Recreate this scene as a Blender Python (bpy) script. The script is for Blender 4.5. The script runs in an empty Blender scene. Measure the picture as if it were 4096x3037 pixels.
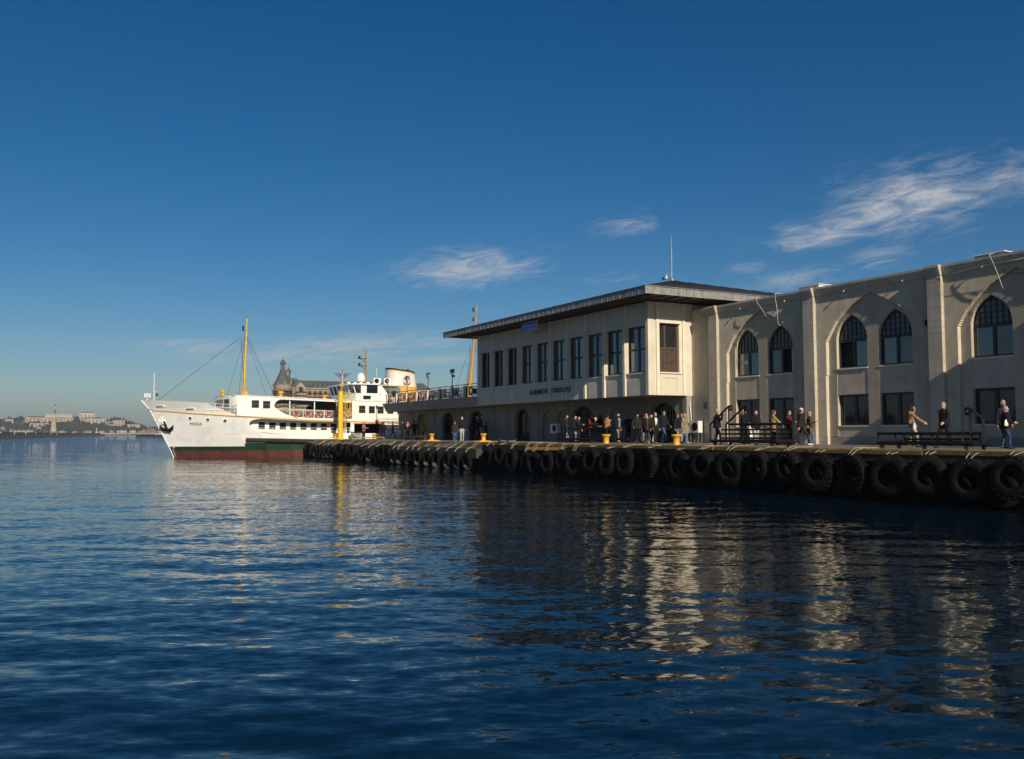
import bpy, bmesh, math, random
import numpy as np
from mathutils import Vector, Matrix
random.seed(7)
rnd = random.Random(11)
SC = bpy.context.scene
COL = SC.collection
R = math.radians

# ------------------------------------------------------------------ camera, sky, sun, exposure
# axes: +Y runs along the pier away from the camera, +X across the pier to the right, Z up, water at z = 0
camd = bpy.data.cameras.new('camera')
camd.sensor_width = 36.0
camd.lens = 36.0 * 3600.0 / 4096.0
camd.clip_start = 0.1
camd.clip_end = 20000.0
cam = bpy.data.objects.new('camera', camd)
COL.objects.link(cam)
cam.location = (0, 0, 2.36)
cam.rotation_euler = (Matrix.Rotation(R(-28.88), 3, 'Z') @ Matrix.Rotation(R(90 + 3.35), 3, 'X') @ Matrix.Rotation(R(-0.22), 3, 'Z')).to_euler()
SC.camera = cam

SUN_EL, SUN_G = R(27.8), R(7.6)
wd = bpy.data.worlds.new('World')
SC.world = wd
wd.use_nodes = True
wt = wd.node_tree
for n in list(wt.nodes):
    wt.nodes.remove(n)
W_ = lambda t, **k: _node(wt, t, **k)


def _node(t, typ, **k):
    n = t.nodes.new(typ)
    for a, b in k.items():
        if a == 'ins':
            for i, v in b.items():
                n.inputs[i].default_value = v
        else:
            setattr(n, a, b)
    return n


def mth(t, op, a, b=None, c=None, clamp=False):
    n = t.nodes.new('ShaderNodeMath')
    n.operation = op
    n.use_clamp = clamp
    for i, v in enumerate((a, b, c)):
        if v is None:
            continue
        if hasattr(v, 'is_output'):
            t.links.new(v, n.inputs[i])
        else:
            n.inputs[i].default_value = v
    return n.outputs[0]


SKY_STRENGTH = 0.055
sky = W_('ShaderNodeTexSky', sky_type='NISHITA', sun_disc=False, sun_elevation=SUN_EL, sun_rotation=math.pi + SUN_G,
         altitude=0.0, air_density=1.0, dust_density=0.0, ozone_density=5.0)
bg = W_('ShaderNodeBackground', ins={1: SKY_STRENGTH})
wo = W_('ShaderNodeOutputWorld')
tc = W_('ShaderNodeTexCoord')
sep = W_('ShaderNodeSeparateXYZ')
wt.links.new(tc.outputs['Generated'], sep.inputs[0])
az = mth(wt, 'ARCTAN2', sep.outputs[0], sep.outputs[1])
el = mth(wt, 'ARCSINE', sep.outputs[2])
# wisps of cirrus: streaky noise inside soft patches (azimuth, elevation, half sizes, tilt, weight)
PATCH = [(48.3, 11.9, 4.6, 1.2, 0.12, 1.0), (53.2, 13.3, 5.6, 2.4, 0.08, 1.08), (58.5, 13.9, 4.5, 1.5, 0.05, 0.9), (26.2, 10.4, 5.8, 1.4, 0.04, 1.05), (36.2, 13.0, 3.4, 0.85, 0.04, 0.7),
         (35.4, 9.7, 2.8, 0.55, -0.1, 0.5), (43.8, 10.1, 1.8, 0.5, 0.05, 0.8), (46.8, 9.2, 3.6, 0.8, 0.1, 0.8), (51.5, 10.3, 2.8, 0.8, 0.2, 0.75),
         (17.5, 5.2, 9.5, 1.0, 0.10, 1.0), (9.5, 5.2, 4.5, 0.8, 0.0, 0.8), (24.0, 4.6, 8.0, 0.5, 0.06, 0.75), (26.0, 6.6, 5.0, 0.3, 0.12, 0.55),
         (75.0, 18.0, 10.0, 3.0, 0.1, 0.7), (-25.0, 14.0, 9.0, 2.0, 0.05, 0.5), (-70.0, 25.0, 14.0, 4.0, 0.1, 0.6), (150.0, 30.0, 20.0, 5.0, 0.1, 0.5)]
mask = None
for a0, e0, sa, se, tl, w in PATCH:
    da = mth(wt, 'SUBTRACT', az, R(a0))
    de = mth(wt, 'SUBTRACT', mth(wt, 'SUBTRACT', el, R(e0)), mth(wt, 'MULTIPLY', da, tl))
    q = mth(wt, 'ADD', mth(wt, 'POWER', mth(wt, 'ABSOLUTE', mth(wt, 'DIVIDE', da, R(sa))), 2.0), mth(wt, 'POWER', mth(wt, 'ABSOLUTE', mth(wt, 'DIVIDE', de, R(se))), 2.0))
    g = mth(wt, 'MULTIPLY', mth(wt, 'EXPONENT', mth(wt, 'MULTIPLY', q, -1.0)), w)
    mask = g if mask is None else mth(wt, 'MAXIMUM', mask, g)
cmb = W_('ShaderNodeCombineXYZ')
wt.links.new(mth(wt, 'ADD', mth(wt, 'MULTIPLY', az, 15.0), mth(wt, 'MULTIPLY', el, 4.0)), cmb.inputs[0])
wt.links.new(mth(wt, 'SUBTRACT', mth(wt, 'MULTIPLY', el, 64.0), mth(wt, 'MULTIPLY', az, 9.0)), cmb.inputs[1])
n1 = W_('ShaderNodeTexNoise', ins={'Scale': 1.25, 'Detail': 12.0, 'Roughness': 0.70, 'Distortion': 0.9})
wt.links.new(cmb.outputs[0], n1.inputs['Vector'])
dens = mth(wt, 'MULTIPLY', mth(wt, 'SUBTRACT', mth(wt, 'ADD', n1.outputs['Fac'], mth(wt, 'MULTIPLY', mask, 0.34)), 0.60), 3.0, clamp=True)
dens = mth(wt, 'MULTIPLY', mth(wt, 'POWER', dens, 1.3), mth(wt, 'MULTIPLY', mask, 0.85), clamp=True)
mx = W_('ShaderNodeMixRGB', ins={2: (9.0, 9.3, 9.8, 1)})
wt.links.new(dens, mx.inputs[0])
# a deeper blue, as the phone recorded it: the sky's own colour, a little more saturated
hs = W_('ShaderNodeHueSaturation', ins={'Saturation': 1.30, 'Value': 1.04})
wt.links.new(sky.outputs[0], hs.inputs['Color'])
# a layer of city smog along the horizon, all round
smog = W_('ShaderNodeMixRGB', ins={2: (4.1, 5.2, 5.9, 1)})
wt.links.new(mth(wt, 'MULTIPLY', mth(wt, 'EXPONENT', mth(wt, 'DIVIDE', mth(wt, 'MAXIMUM', el, 0.0), -R(2.1))), 0.85), smog.inputs[0])
wt.links.new(hs.outputs[0], smog.inputs[1])
wt.links.new(smog.outputs[0], mx.inputs[1])
wt.links.new(mx.outputs[0], bg.inputs[0])
wt.links.new(bg.outputs[0], wo.inputs[0])

sd = bpy.data.lights.new('sun', 'SUN')
sd.energy = 5.0
sd.angle = R(0.53)
sd.color = (1.0, 0.88, 0.69)
sun = bpy.data.objects.new('sun', sd)
COL.objects.link(sun)
ldir = Vector((math.sin(SUN_G) * math.cos(SUN_EL), math.cos(SUN_G) * math.cos(SUN_EL), -math.sin(SUN_EL)))
sun.rotation_euler = ldir.to_track_quat('-Z', 'Y').to_euler()
sun.location = (-20, -60, 60)

SC.view_settings.view_transform = 'Standard'
SC.view_settings.look = 'None'
SC.view_settings.exposure = 0.0
SC.view_settings.gamma = 1.0
SC.render.engine = 'CYCLES'
SC.cycles.use_denoising = True
SC.cycles.max_bounces = 8
SC.cycles.sample_clamp_indirect = 6.0

# ------------------------------------------------------------------ materials
MATS = {}


def mat(name, col, rough=0.6, metal=0.0, var=0.12, scale=3.0, bump=0.0, bscale=25.0, ior=None, streak=0.0, coat=0.0, spec=None, dirt=None, dirtamt=0.0, dirtscale=2.0):
    if name in MATS:
        return MATS[name]
    m = bpy.data.materials.new(name)
    m.use_nodes = True
    t = m.node_tree
    b = t.nodes['Principled BSDF']
    b.inputs['Roughness'].default_value = rough
    b.inputs['Metallic'].default_value = metal
    if ior:
        b.inputs['IOR'].default_value = ior
    if spec is not None:
        b.inputs['Specular IOR Level'].default_value = spec
    if coat:
        b.inputs['Coat Weight'].default_value = coat
        b.inputs['Coat Roughness'].default_value = 0.15
    c = tuple(col) + (1,)
    geo = t.nodes.new('ShaderNodeNewGeometry')
    pos = geo.outputs['Position']
    nz = _node(t, 'ShaderNodeTexNoise', ins={'Scale': scale, 'Detail': 6.0, 'Roughness': 0.62})
    t.links.new(pos, nz.inputs['Vector'])
    lo = tuple(max(0, v * (1 - 1.6 * var)) for v in col) + (1,)
    hi = tuple(min(1, v * (1 + 1.6 * var)) for v in col) + (1,)
    ramp = _node(t, 'ShaderNodeMapRange', ins={1: 0.3, 2: 0.7})
    t.links.new(nz.outputs['Fac'], ramp.inputs[0])
    mix = _node(t, 'ShaderNodeMixRGB', ins={1: lo, 2: hi})
    t.links.new(ramp.outputs[0], mix.inputs[0])
    out = mix.outputs[0]
    if streak:
        mp = _node(t, 'ShaderNodeMapping', ins={3: (2.2, 2.2, 0.16)})
        t.links.new(pos, mp.inputs[0])
        n2 = _node(t, 'ShaderNodeTexNoise', ins={'Scale': 1.6, 'Detail': 5.0, 'Roughness': 0.7})
        t.links.new(mp.outputs[0], n2.inputs['Vector'])
        r2 = _node(t, 'ShaderNodeMapRange', ins={1: 0.42, 2: 0.72, 3: 0.0, 4: streak})
        t.links.new(n2.outputs['Fac'], r2.inputs[0])
        m2 = _node(t, 'ShaderNodeMixRGB', ins={2: tuple(v * 0.55 for v in col) + (1,)})
        t.links.new(r2.outputs[0], m2.inputs[0])
        t.links.new(out, m2.inputs[1])
        out = m2.outputs[0]
    if dirt is not None:
        n3 = _node(t, 'ShaderNodeTexNoise', ins={'Scale': dirtscale, 'Detail': 8.0, 'Roughness': 0.7, 'Distortion': 0.4})
        t.links.new(pos, n3.inputs['Vector'])
        r3 = _node(t, 'ShaderNodeMapRange', ins={1: 0.52, 2: 0.66, 3: 0.0, 4: dirtamt})
        t.links.new(n3.outputs['Fac'], r3.inputs[0])
        m3 = _node(t, 'ShaderNodeMixRGB', ins={2: tuple(dirt) + (1,)})
        t.links.new(r3.outputs[0], m3.inputs[0])
        t.links.new(out, m3.inputs[1])
        out = m3.outputs[0]
    t.links.new(out, b.inputs['Base Color'])
    if bump:
        n4 = _node(t, 'ShaderNodeTexNoise', ins={'Scale': bscale, 'Detail': 4.0})
        t.links.new(pos, n4.inputs['Vector'])
        bp = _node(t, 'ShaderNodeBump', ins={'Strength': bump, 'Distance': 0.03})
        t.links.new(n4.outputs['Fac'], bp.inputs['Height'])
        t.links.new(bp.outputs[0], b.inputs['Normal'])
    MATS[name] = m
    return m


STONE = mat('stone_render', (0.51, 0.445, 0.345), 0.85, var=0.10, scale=1.2, bump=0.35, bscale=22, streak=0.45, dirt=(0.30, 0.255, 0.19), dirtamt=0.4, dirtscale=0.7)
STONE2 = mat('stone_block', (0.50, 0.445, 0.36), 0.85, var=0.13, scale=0.9, bump=0.4, bscale=30, streak=0.38, dirt=(0.33, 0.28, 0.21), dirtamt=0.35, dirtscale=0.9)
RIB = mat('ribbed_plaster', (0.58, 0.505, 0.385), 0.85, var=0.08, scale=2, streak=0.2)
PLINTH = mat('plinth_plaster', (0.36, 0.32, 0.27), 0.9, var=0.15, scale=1.5, streak=0.4)
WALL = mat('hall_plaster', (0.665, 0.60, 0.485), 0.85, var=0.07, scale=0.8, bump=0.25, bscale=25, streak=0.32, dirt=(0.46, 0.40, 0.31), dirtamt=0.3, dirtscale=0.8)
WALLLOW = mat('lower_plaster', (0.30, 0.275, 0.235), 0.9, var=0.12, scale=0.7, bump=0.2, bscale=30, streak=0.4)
LIME = mat('limestone_trim', (0.72, 0.655, 0.525), 0.8, var=0.06, scale=2, streak=0.12)
TERR = mat('terrace_boards', (0.30, 0.30, 0.275), 0.8, var=0.1, scale=1.0, streak=0.3)
LEAD = mat('lead_sheet', (0.30, 0.295, 0.28), 0.55, metal=0.25, var=0.2, scale=2.5, streak=0.5)
ROOFD = mat('dark_roof', (0.035, 0.036, 0.04), 0.75, var=0.3, scale=2, bump=0.3)
SOFFIT = mat('soffit_wood', (0.10, 0.075, 0.055), 0.7, var=0.2, scale=3)
FRAMEB = mat('dark_window_frame', (0.022, 0.024, 0.028), 0.45, var=0.2)
WOODW = mat('brown_wood', (0.085, 0.055, 0.038), 0.6, var=0.25, scale=6, streak=0.3)
GLASS = mat('window_glass', (0.010, 0.020, 0.034), 0.03, var=0.4, scale=0.5, ior=2.2, bump=0.04, bscale=1.3)
GLASS2 = mat('window_glass_blind', (0.035, 0.05, 0.065), 0.06, var=0.3, scale=0.9, ior=1.9, bump=0.05, bscale=1.7)
GLASSD = mat('window_glass_dim', (0.02, 0.023, 0.022), 0.08, var=0.3, scale=0.6, ior=1.55)
PANEG = mat('frosted_pane', (0.11, 0.11, 0.105), 0.3, var=0.3, scale=1.5, ior=1.6)
DARK = mat('dark_interior', (0.012, 0.011, 0.010), 0.9, var=0.2)
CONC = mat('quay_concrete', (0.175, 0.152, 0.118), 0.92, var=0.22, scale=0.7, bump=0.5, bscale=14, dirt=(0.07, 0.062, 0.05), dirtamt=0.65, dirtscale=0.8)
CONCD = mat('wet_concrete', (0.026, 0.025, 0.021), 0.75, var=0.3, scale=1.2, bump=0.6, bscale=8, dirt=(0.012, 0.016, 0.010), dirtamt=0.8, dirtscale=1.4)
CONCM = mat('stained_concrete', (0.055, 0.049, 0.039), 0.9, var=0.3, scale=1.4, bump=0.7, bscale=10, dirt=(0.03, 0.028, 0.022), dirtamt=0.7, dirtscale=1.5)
CABLE = mat('cable_sheath', (0.42, 0.41, 0.38), 0.6, var=.2)
YEDGE = mat('worn_yellow_edge', (0.215, 0.13, 0.022), 0.8, var=0.2, scale=3, dirt=(0.10, 0.085, 0.06), dirtamt=0.75, dirtscale=2.6, bump=0.3)
RUST = mat('rusty_steel', (0.10, 0.045, 0.025), 0.85, var=0.35, scale=3, dirt=(0.03, 0.022, 0.018), dirtamt=0.7)
RUBBER = mat('tyre_rubber', (0.0065, 0.0063, 0.0062), 0.85, spec=0.12, var=0.35, scale=4, bump=0.4, bscale=30, dirt=(0.024, 0.022, 0.018), dirtamt=0.5, dirtscale=3.0)
BARN = mat('barnacles', (0.19, 0.175, 0.14), 0.95, var=0.5, scale=14, bump=1.0, bscale=40)
ROPE = mat('rope_fibre', (0.30, 0.25, 0.17), 0.9, var=0.25, scale=8)
YEL = mat('yellow_paint', (0.66, 0.37, 0.022), 0.45, var=0.12, scale=5, dirt=(0.20, 0.10, 0.03), dirtamt=0.5, dirtscale=4.5, bump=0.1)
YELB = mat('bright_yellow_paint', (0.80, 0.50, 0.03), 0.4, var=0.06, scale=2, streak=0.15)
BLKM = mat('black_painted_metal', (0.008, 0.008, 0.0085), 0.65, spec=0.25, var=0.3, scale=5)
GRYM = mat('grey_metal', (0.25, 0.25, 0.25), 0.45, metal=0.5, var=0.2)
WHT = mat('white_enamel', (0.72, 0.72, 0.69), 0.35, var=0.04, scale=2, coat=0.3)
HULLW = mat('hull_white', (0.82, 0.82, 0.795), 0.4, var=0.03, scale=0.45, coat=0.25, streak=0.08, dirt=(0.55, 0.56, 0.55), dirtamt=0.5, dirtscale=0.5, bump=0.05, bscale=1.2)
FUNW = mat('funnel_white', (0.70, 0.67, 0.60), 0.45, var=0.08, scale=1.2, streak=0.35, dirt=(0.24, 0.17, 0.11), dirtamt=0.55, dirtscale=0.9)
SHIPW = mat('ship_white', (0.80, 0.79, 0.74), 0.38, var=0.03, scale=1.0, coat=0.3, streak=0.05)
HULLG = mat('hull_green', (0.008, 0.038, 0.018), 0.5, var=0.2, scale=1.5)
HULLR = mat('hull_red', (0.105, 0.027, 0.02), 0.6, var=0.22, scale=1.2, streak=0.3)
BELT = mat('black_timber', (0.018, 0.017, 0.016), 0.8, var=0.4, scale=3, bump=0.5)
STRIPE = mat('ochre_stripe', (0.62, 0.34, 0.035), 0.5, var=0.06)
ORANGE = mat('buoy_orange', (0.50, 0.12, 0.055), 0.6, var=0.2, scale=5)
REDP = mat('red_awning', (0.45, 0.03, 0.035), 0.6, var=0.1)
BLUEM = mat('blue_lamp_paint', (0.03, 0.06, 0.085), 0.5, var=0.2)
LGLASS = mat('lamp_glass', (0.55, 0.56, 0.55), 0.15, var=0.1, ior=1.5)
LETTER = mat('dark_letters', (0.025, 0.027, 0.03), 0.5, var=0.2)

# ------------------------------------------------------------------ mesh helpers
ORG = {}


def org(p):
    return ORG.get(p.name, (0.0, 0.0, 0.0)) if p is not None else (0.0, 0.0, 0.0)


def tag(o, label=None, cat=None, group=None, kind=None):
    if label:
        o['label'] = label
    if cat:
        o['category'] = cat
    if group:
        o['group'] = group
    if kind:
        o['kind'] = kind
    return o


def thing(name, label, cat, loc=(0, 0, 0), group=None, rotz=0.0, local=False):
    o = bpy.data.objects.new(name, None)
    o.empty_display_size = 0.2
    COL.objects.link(o)
    o.location = loc
    o.rotation_euler = (0, 0, rotz)
    ORG[o.name] = (0, 0, 0) if local else tuple(loc)
    tag(o, label, cat, group)
    return o


class MB:
    def __init__(s):
        s.v = []
        s.f = []
        s.m = []

    def add(s, vs, fs, m=0):
        o = len(s.v)
        s.v.extend([tuple(p) for p in vs])
        for f in fs:
            s.f.append(tuple(i + o for i in f))
            s.m.append(m)
        return s

    def box(s, x0, x1, y0, y1, z0, z1, m=0):
        return s.add([(x0, y0, z0), (x1, y0, z0), (x1, y1, z0), (x0, y1, z0), (x0, y0, z1), (x1, y0, z1), (x1, y1, z1), (x0, y1, z1)],
                     [(0, 3, 2, 1), (4, 5, 6, 7), (0, 1, 5, 4), (1, 2, 6, 5), (2, 3, 7, 6), (3, 0, 4, 7)], m)

    def quad(s, a, b, c, d, m=0):
        return s.add([a, b, c, d], [(0, 1, 2, 3)], m)

    def tube(s, pts, r, n=6, m=0, cap=True, r2=None):
        """round bar along a polyline; r may be a list"""
        P = [Vector(p) for p in pts]
        k = len(P)
        rs = list(r) if isinstance(r, (list, tuple)) else [r] * k
        vs = []
        prev = None
        for i in range(k):
            t = (P[min(i + 1, k - 1)] - P[max(i - 1, 0)])
            if t.length < 1e-9:
                t = Vector((0, 0, 1))
            t.normalize()
            up = Vector((0, 0, 1)) if abs(t.z) < 0.9 else Vector((1, 0, 0))
            if prev is not None and prev.cross(t).length > 1e-6:
                a = prev - t * prev.dot(t)
                a = a.normalized() if a.length > 1e-6 else t.cross(up).normalized()
            else:
                a = t.cross(up).normalized() if prev is None else prev
            b = t.cross(a)
            prev = a
            for j in range(n):
                th = 2 * math.pi * j / n
                vs.append(P[i] + (a * math.cos(th) + b * math.sin(th)) * rs[i])
        fs = [(i * n + j, i * n + (j + 1) % n, (i + 1) * n + (j + 1) % n, (i + 1) * n + j) for i in range(k - 1) for j in range(n)]
        if cap:
            fs += [tuple(range(n - 1, -1, -1)), tuple((k - 1) * n + j for j in range(n))]
        return s.add(vs, fs, m)

    def lathe(s, prof, c=(0, 0, 0), n=16, m=0, axis='z', mfun=None):
        """prof: list of (r, h)"""
        vs = []
        for r, h in prof:
            for j in range(n):
                th = 2 * math.pi * j / n
                a, b = r * math.cos(th), r * math.sin(th)
                p = (a, b, h) if axis == 'z' else ((h, a, b) if axis == 'x' else (b, h, a))
                vs.append((c[0] + p[0], c[1] + p[1], c[2] + p[2]))
        k = len(prof)
        o = len(s.v)
        s.v.extend(vs)
        for i in range(k - 1):
            for j in range(n):
                s.f.append(tuple(o + q for q in (i * n + j, i * n + (j + 1) % n, (i + 1) * n + (j + 1) % n, (i + 1) * n + j)))
                s.m.append(mfun(i, j) if mfun else m)
        if prof[0][0] > 1e-6:
            s.f.append(tuple(o + j for j in range(n - 1, -1, -1)))
            s.m.append(m)
        if prof[-1][0] > 1e-6:
            s.f.append(tuple(o + (k - 1) * n + j for j in range(n)))
            s.m.append(m)
        return s

    def prism(s, poly, axis, a, b, m=0):
        """closed polygon extruded along an axis: axis x -> poly is (y,z), y -> (x,z), z -> (x,y)"""
        n = len(poly)

        def pt(p, h):
            return (h, p[0], p[1]) if axis == 'x' else ((p[0], h, p[1]) if axis == 'y' else (p[0], p[1], h))
        vs = [pt(p, a) for p in poly] + [pt(p, b) for p in poly]
        fs = [tuple(range(n)), tuple(range(2 * n - 1, n - 1, -1))] + [(i, (i + 1) % n, n + (i + 1) % n, n + i) for i in range(n)]
        return s.add(vs, fs, m)

    def ball(s, c, r, n=10, k=7, m=0, sq=(1, 1, 1)):
        prof = [(max(1e-7, r * math.sin(math.pi * i / k)), -r * math.cos(math.pi * i / k)) for i in range(k + 1)]
        vs = []
        for a, h in prof:
            for j in range(n):
                th = 2 * math.pi * j / n
                vs.append((c[0] + a * math.cos(th) * sq[0], c[1] + a * math.sin(th) * sq[1], c[2] + h * sq[2]))
        return s.add(vs, [(i * n + j, i * n + (j + 1) % n, (i + 1) * n + (j + 1) % n, (i + 1) * n + j) for i in range(k) for j in range(n)], m)

    def cols(s, us, bot, top, holes, mp, thick, m=0, mfun=None):
        """wall built in columns: us sorted; bot(u), top(u); holes = [(u0,u1,lo(u),hi(u))]; mp(u,z,d) -> xyz, d = 0 front, 1 back"""
        us = sorted(set([round(u, 5) for u in us] + [round(h[0], 5) for h in holes] + [round(h[1], 5) for h in holes]))
        for u0, u1 in zip(us[:-1], us[1:]):
            um = (u0 + u1) / 2
            hs = sorted([h for h in holes if h[0] - 1e-6 <= u0 and u1 <= h[1] + 1e-6], key=lambda h: h[2](um))
            e0, e1 = [bot(u0)], [bot(u1)]
            for h in hs:
                e0 += [h[2](u0), h[3](u0)]
                e1 += [h[2](u1), h[3](u1)]
            e0.append(top(u0))
            e1.append(top(u1))
            for k in range(0, len(e0), 2):
                if e0[k + 1] - e0[k] < 1e-4 and e1[k + 1] - e1[k] < 1e-4:
                    continue
                q = [(u0, e0[k]), (u1, e1[k]), (u1, e1[k + 1]), (u0, e0[k + 1])]
                a = [mp(u, z, 0) for u, z in q]
                b = [mp(u, z, 1) for u, z in q]
                mi = mfun(um, (e0[k] + e0[k + 1]) / 2) if mfun else m
                s.add(a + b, [(0, 1, 2, 3), (7, 6, 5, 4), (0, 4, 5, 1), (3, 2, 6, 7)], mi)
                # jambs where a hole starts or ends
            for h in hs:
                for u, flag in ((u0, abs(u0 - h[0]) < 1e-5), (u1, abs(u1 - h[1]) < 1e-5)):
                    if flag and h[3](u) - h[2](u) > 1e-3:
                        s.add([mp(u, h[2](u), 0), mp(u, h[3](u), 0), mp(u, h[3](u), 1), mp(u, h[2](u), 1)], [(0, 1, 2, 3)], m)
        for u in (us[0], us[-1]):
            s.add([mp(u, bot(u), 0), mp(u, top(u), 0), mp(u, top(u), 1), mp(u, bot(u), 1)], [(0, 1, 2, 3)], m)
        return s

    def mesh(s, name, mats, off=(0, 0, 0), smooth=False):
        me = bpy.data.meshes.new(name)
        v = np.array(s.v, dtype=float).reshape(-1, 3) - np.array(off)
        me.from_pydata(v.tolist(), [], s.f)
        for mm in (mats if isinstance(mats, (list, tuple)) else [mats]):
            me.materials.append(mm)
        if any(s.m):
            me.polygons.foreach_set('material_index', s.m)
        if smooth:
            me.polygons.foreach_set('use_smooth', [True] * len(me.polygons))
        me.update()
        return me

    def build(s, name, mats, parent=None, smooth=False, fixn=True, kind=None, angle=None, weld=False):
        off = org(parent)
        me = s.mesh(name, mats, off, smooth)
        if fixn:
            bm = bmesh.new()
            bm.from_mesh(me)
            if weld:
                bmesh.ops.remove_doubles(bm, verts=bm.verts, dist=2e-4)
            bmesh.ops.recalc_face_normals(bm, faces=bm.faces)
            bm.to_mesh(me)
            bm.free()
        if angle and smooth:
            me.set_sharp_from_angle(angle=R(angle))
        o = bpy.data.objects.new(name, me)
        COL.objects.link(o)
        if parent is not None:
            o.parent = parent
            ORG[o.name] = off
        if kind:
            o['kind'] = kind
        return o


UB = {}


def ubox(name, parent, x0, x1, y0, y1, z0, z1, m, bev=0.0):
    """a box part that shares one unit mesh per material"""
    k = (m.name, bev)
    if k not in UB:
        UB[k] = MB().box(-.5, .5, -.5, .5, -.5, .5).mesh('unit_' + m.name, m)
    o = bpy.data.objects.new(name, UB[k])
    COL.objects.link(o)
    g = org(parent)
    o.location = ((x0 + x1) / 2 - g[0], (y0 + y1) / 2 - g[1], (z0 + z1) / 2 - g[2])
    o.scale = (abs(x1 - x0), abs(y1 - y0), abs(z1 - z0))
    if parent is not None:
        o.parent = parent
    return o


def copy_tree(o, parent=None):
    c = o.copy()
    COL.objects.link(c)
    c.parent = parent
    ORG[c.name] = ORG.get(o.name, (0, 0, 0))
    for ch in list(o.children):
        copy_tree(ch, c)
    return c


def text_mesh(s, size, extrude, m, name):
    cu = bpy.data.curves.new(name, 'FONT')
    cu.body = s
    cu.size = size
    cu.extrude = extrude
    cu.resolution_u = 3
    ob = bpy.data.objects.new(name, cu)
    me = bpy.data.meshes.new_from_object(ob)
    bpy.data.objects.remove(ob)
    me.materials.clear()
    me.materials.append(m)
    return me


def lerp_tab(tab):
    xs = [a for a, _ in tab]
    ys = [b for _, b in tab]
    return lambda x: float(np.interp(x, xs, ys))


def frange(a, b, st):
    n = max(1, int(round(abs(b - a) / st)))
    return [a + (b - a) * i / n for i in range(n + 1)]


ORD = ['first', 'second', 'third', 'fourth', 'fifth', 'sixth', 'seventh', 'eighth', 'ninth', 'tenth', 'eleventh', 'twelfth', 'thirteenth', 'fourteenth', 'fifteenth',
       'sixteenth', 'seventeenth', 'eighteenth', 'nineteenth', 'twentieth', 'twenty-first', 'twenty-second', 'twenty-third', 'twenty-fourth', 'twenty-fifth', 'twenty-sixth']
DECK = 1.71

# ------------------------------------------------------------------ water
WAT = bpy.data.materials.new('sea_water')
WAT.use_nodes = True
_t = WAT.node_tree
_b = _t.nodes['Principled BSDF']
_b.inputs['Base Color'].default_value = (0.0012, 0.009, 0.019, 1)
_b.inputs['Roughness'].default_value = 0.03
_b.inputs['IOR'].default_value = 1.34
_g = _t.nodes.new('ShaderNodeNewGeometry')
# ripples: the surface normal is tilted by stretched noise, crests lying across the wind; open water beyond the basin is choppier
_mp = _node(_t, 'ShaderNodeMapping', vector_type='TEXTURE', ins={2: (0, 0, R(-26)), 3: (1.9, 0.75, 1.0)})
_t.links.new(_g.outputs['Position'], _mp.inputs[0])
_na = _node(_t, 'ShaderNodeTexNoise', ins={'Scale': 1.1, 'Detail': 3.0, 'Roughness': 0.6, 'Distortion': 0.6})
_nb = _node(_t, 'ShaderNodeTexNoise', ins={'Scale': 4.6, 'Detail': 2.0, 'Roughness': 0.55, 'Distortion': 0.3})
for _n in (_na, _nb):
    _t.links.new(_mp.outputs[0], _n.inputs['Vector'])
_nd = _node(_t, 'ShaderNodeTexNoise', ins={'Scale': 11.0, 'Detail': 2.0, 'Roughness': 0.5})
_t.links.new(_mp.outputs[0], _nd.inputs['Vector'])
_sd = _t.nodes.new('ShaderNodeSeparateColor')
_t.links.new(_nd.outputs['Color'], _sd.inputs[0])
_nc = _node(_t, 'ShaderNodeTexNoise', ins={'Scale': 0.035, 'Detail': 2.0})
_t.links.new(_g.outputs['Position'], _nc.inputs['Vector'])
_sp = _t.nodes.new('ShaderNodeSeparateXYZ')
_t.links.new(_g.outputs['Position'], _sp.inputs[0])
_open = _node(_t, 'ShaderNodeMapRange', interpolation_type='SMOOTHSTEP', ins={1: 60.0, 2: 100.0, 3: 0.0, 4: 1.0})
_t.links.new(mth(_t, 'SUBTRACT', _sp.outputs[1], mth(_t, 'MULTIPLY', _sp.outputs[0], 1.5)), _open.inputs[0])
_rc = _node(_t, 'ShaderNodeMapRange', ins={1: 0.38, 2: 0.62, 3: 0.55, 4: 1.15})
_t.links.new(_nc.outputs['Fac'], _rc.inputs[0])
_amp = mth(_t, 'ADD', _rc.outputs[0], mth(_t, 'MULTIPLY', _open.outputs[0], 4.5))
_bc = _node(_t, 'ShaderNodeMixRGB', ins={1: (0.0012, 0.009, 0.019, 1), 2: (0.010, 0.075, 0.21, 1)})  # open water painted bluer: body colour plus a stand-in for sky reflected off waves
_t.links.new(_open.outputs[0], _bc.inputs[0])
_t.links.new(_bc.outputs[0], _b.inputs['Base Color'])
_sa = _t.nodes.new('ShaderNodeSeparateColor')
_sb = _t.nodes.new('ShaderNodeSeparateColor')
_t.links.new(_na.outputs['Color'], _sa.inputs[0])
_t.links.new(_nb.outputs['Color'], _sb.inputs[0])
RIP_A, RIP_B, RIP_C = 0.13, 0.27, 0.27


def _cmp(i, k):
    return mth(_t, 'MULTIPLY', mth(_t, 'ADD', mth(_t, 'MULTIPLY', mth(_t, 'SUBTRACT', _sa.outputs[i], 0.5), RIP_A * k), mth(_t, 'ADD', mth(_t, 'MULTIPLY', mth(_t, 'SUBTRACT', _sb.outputs[i], 0.5), RIP_B * k), mth(_t, 'MULTIPLY', mth(_t, 'SUBTRACT', _sd.outputs[i], 0.5), RIP_C * k))), _amp)


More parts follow.
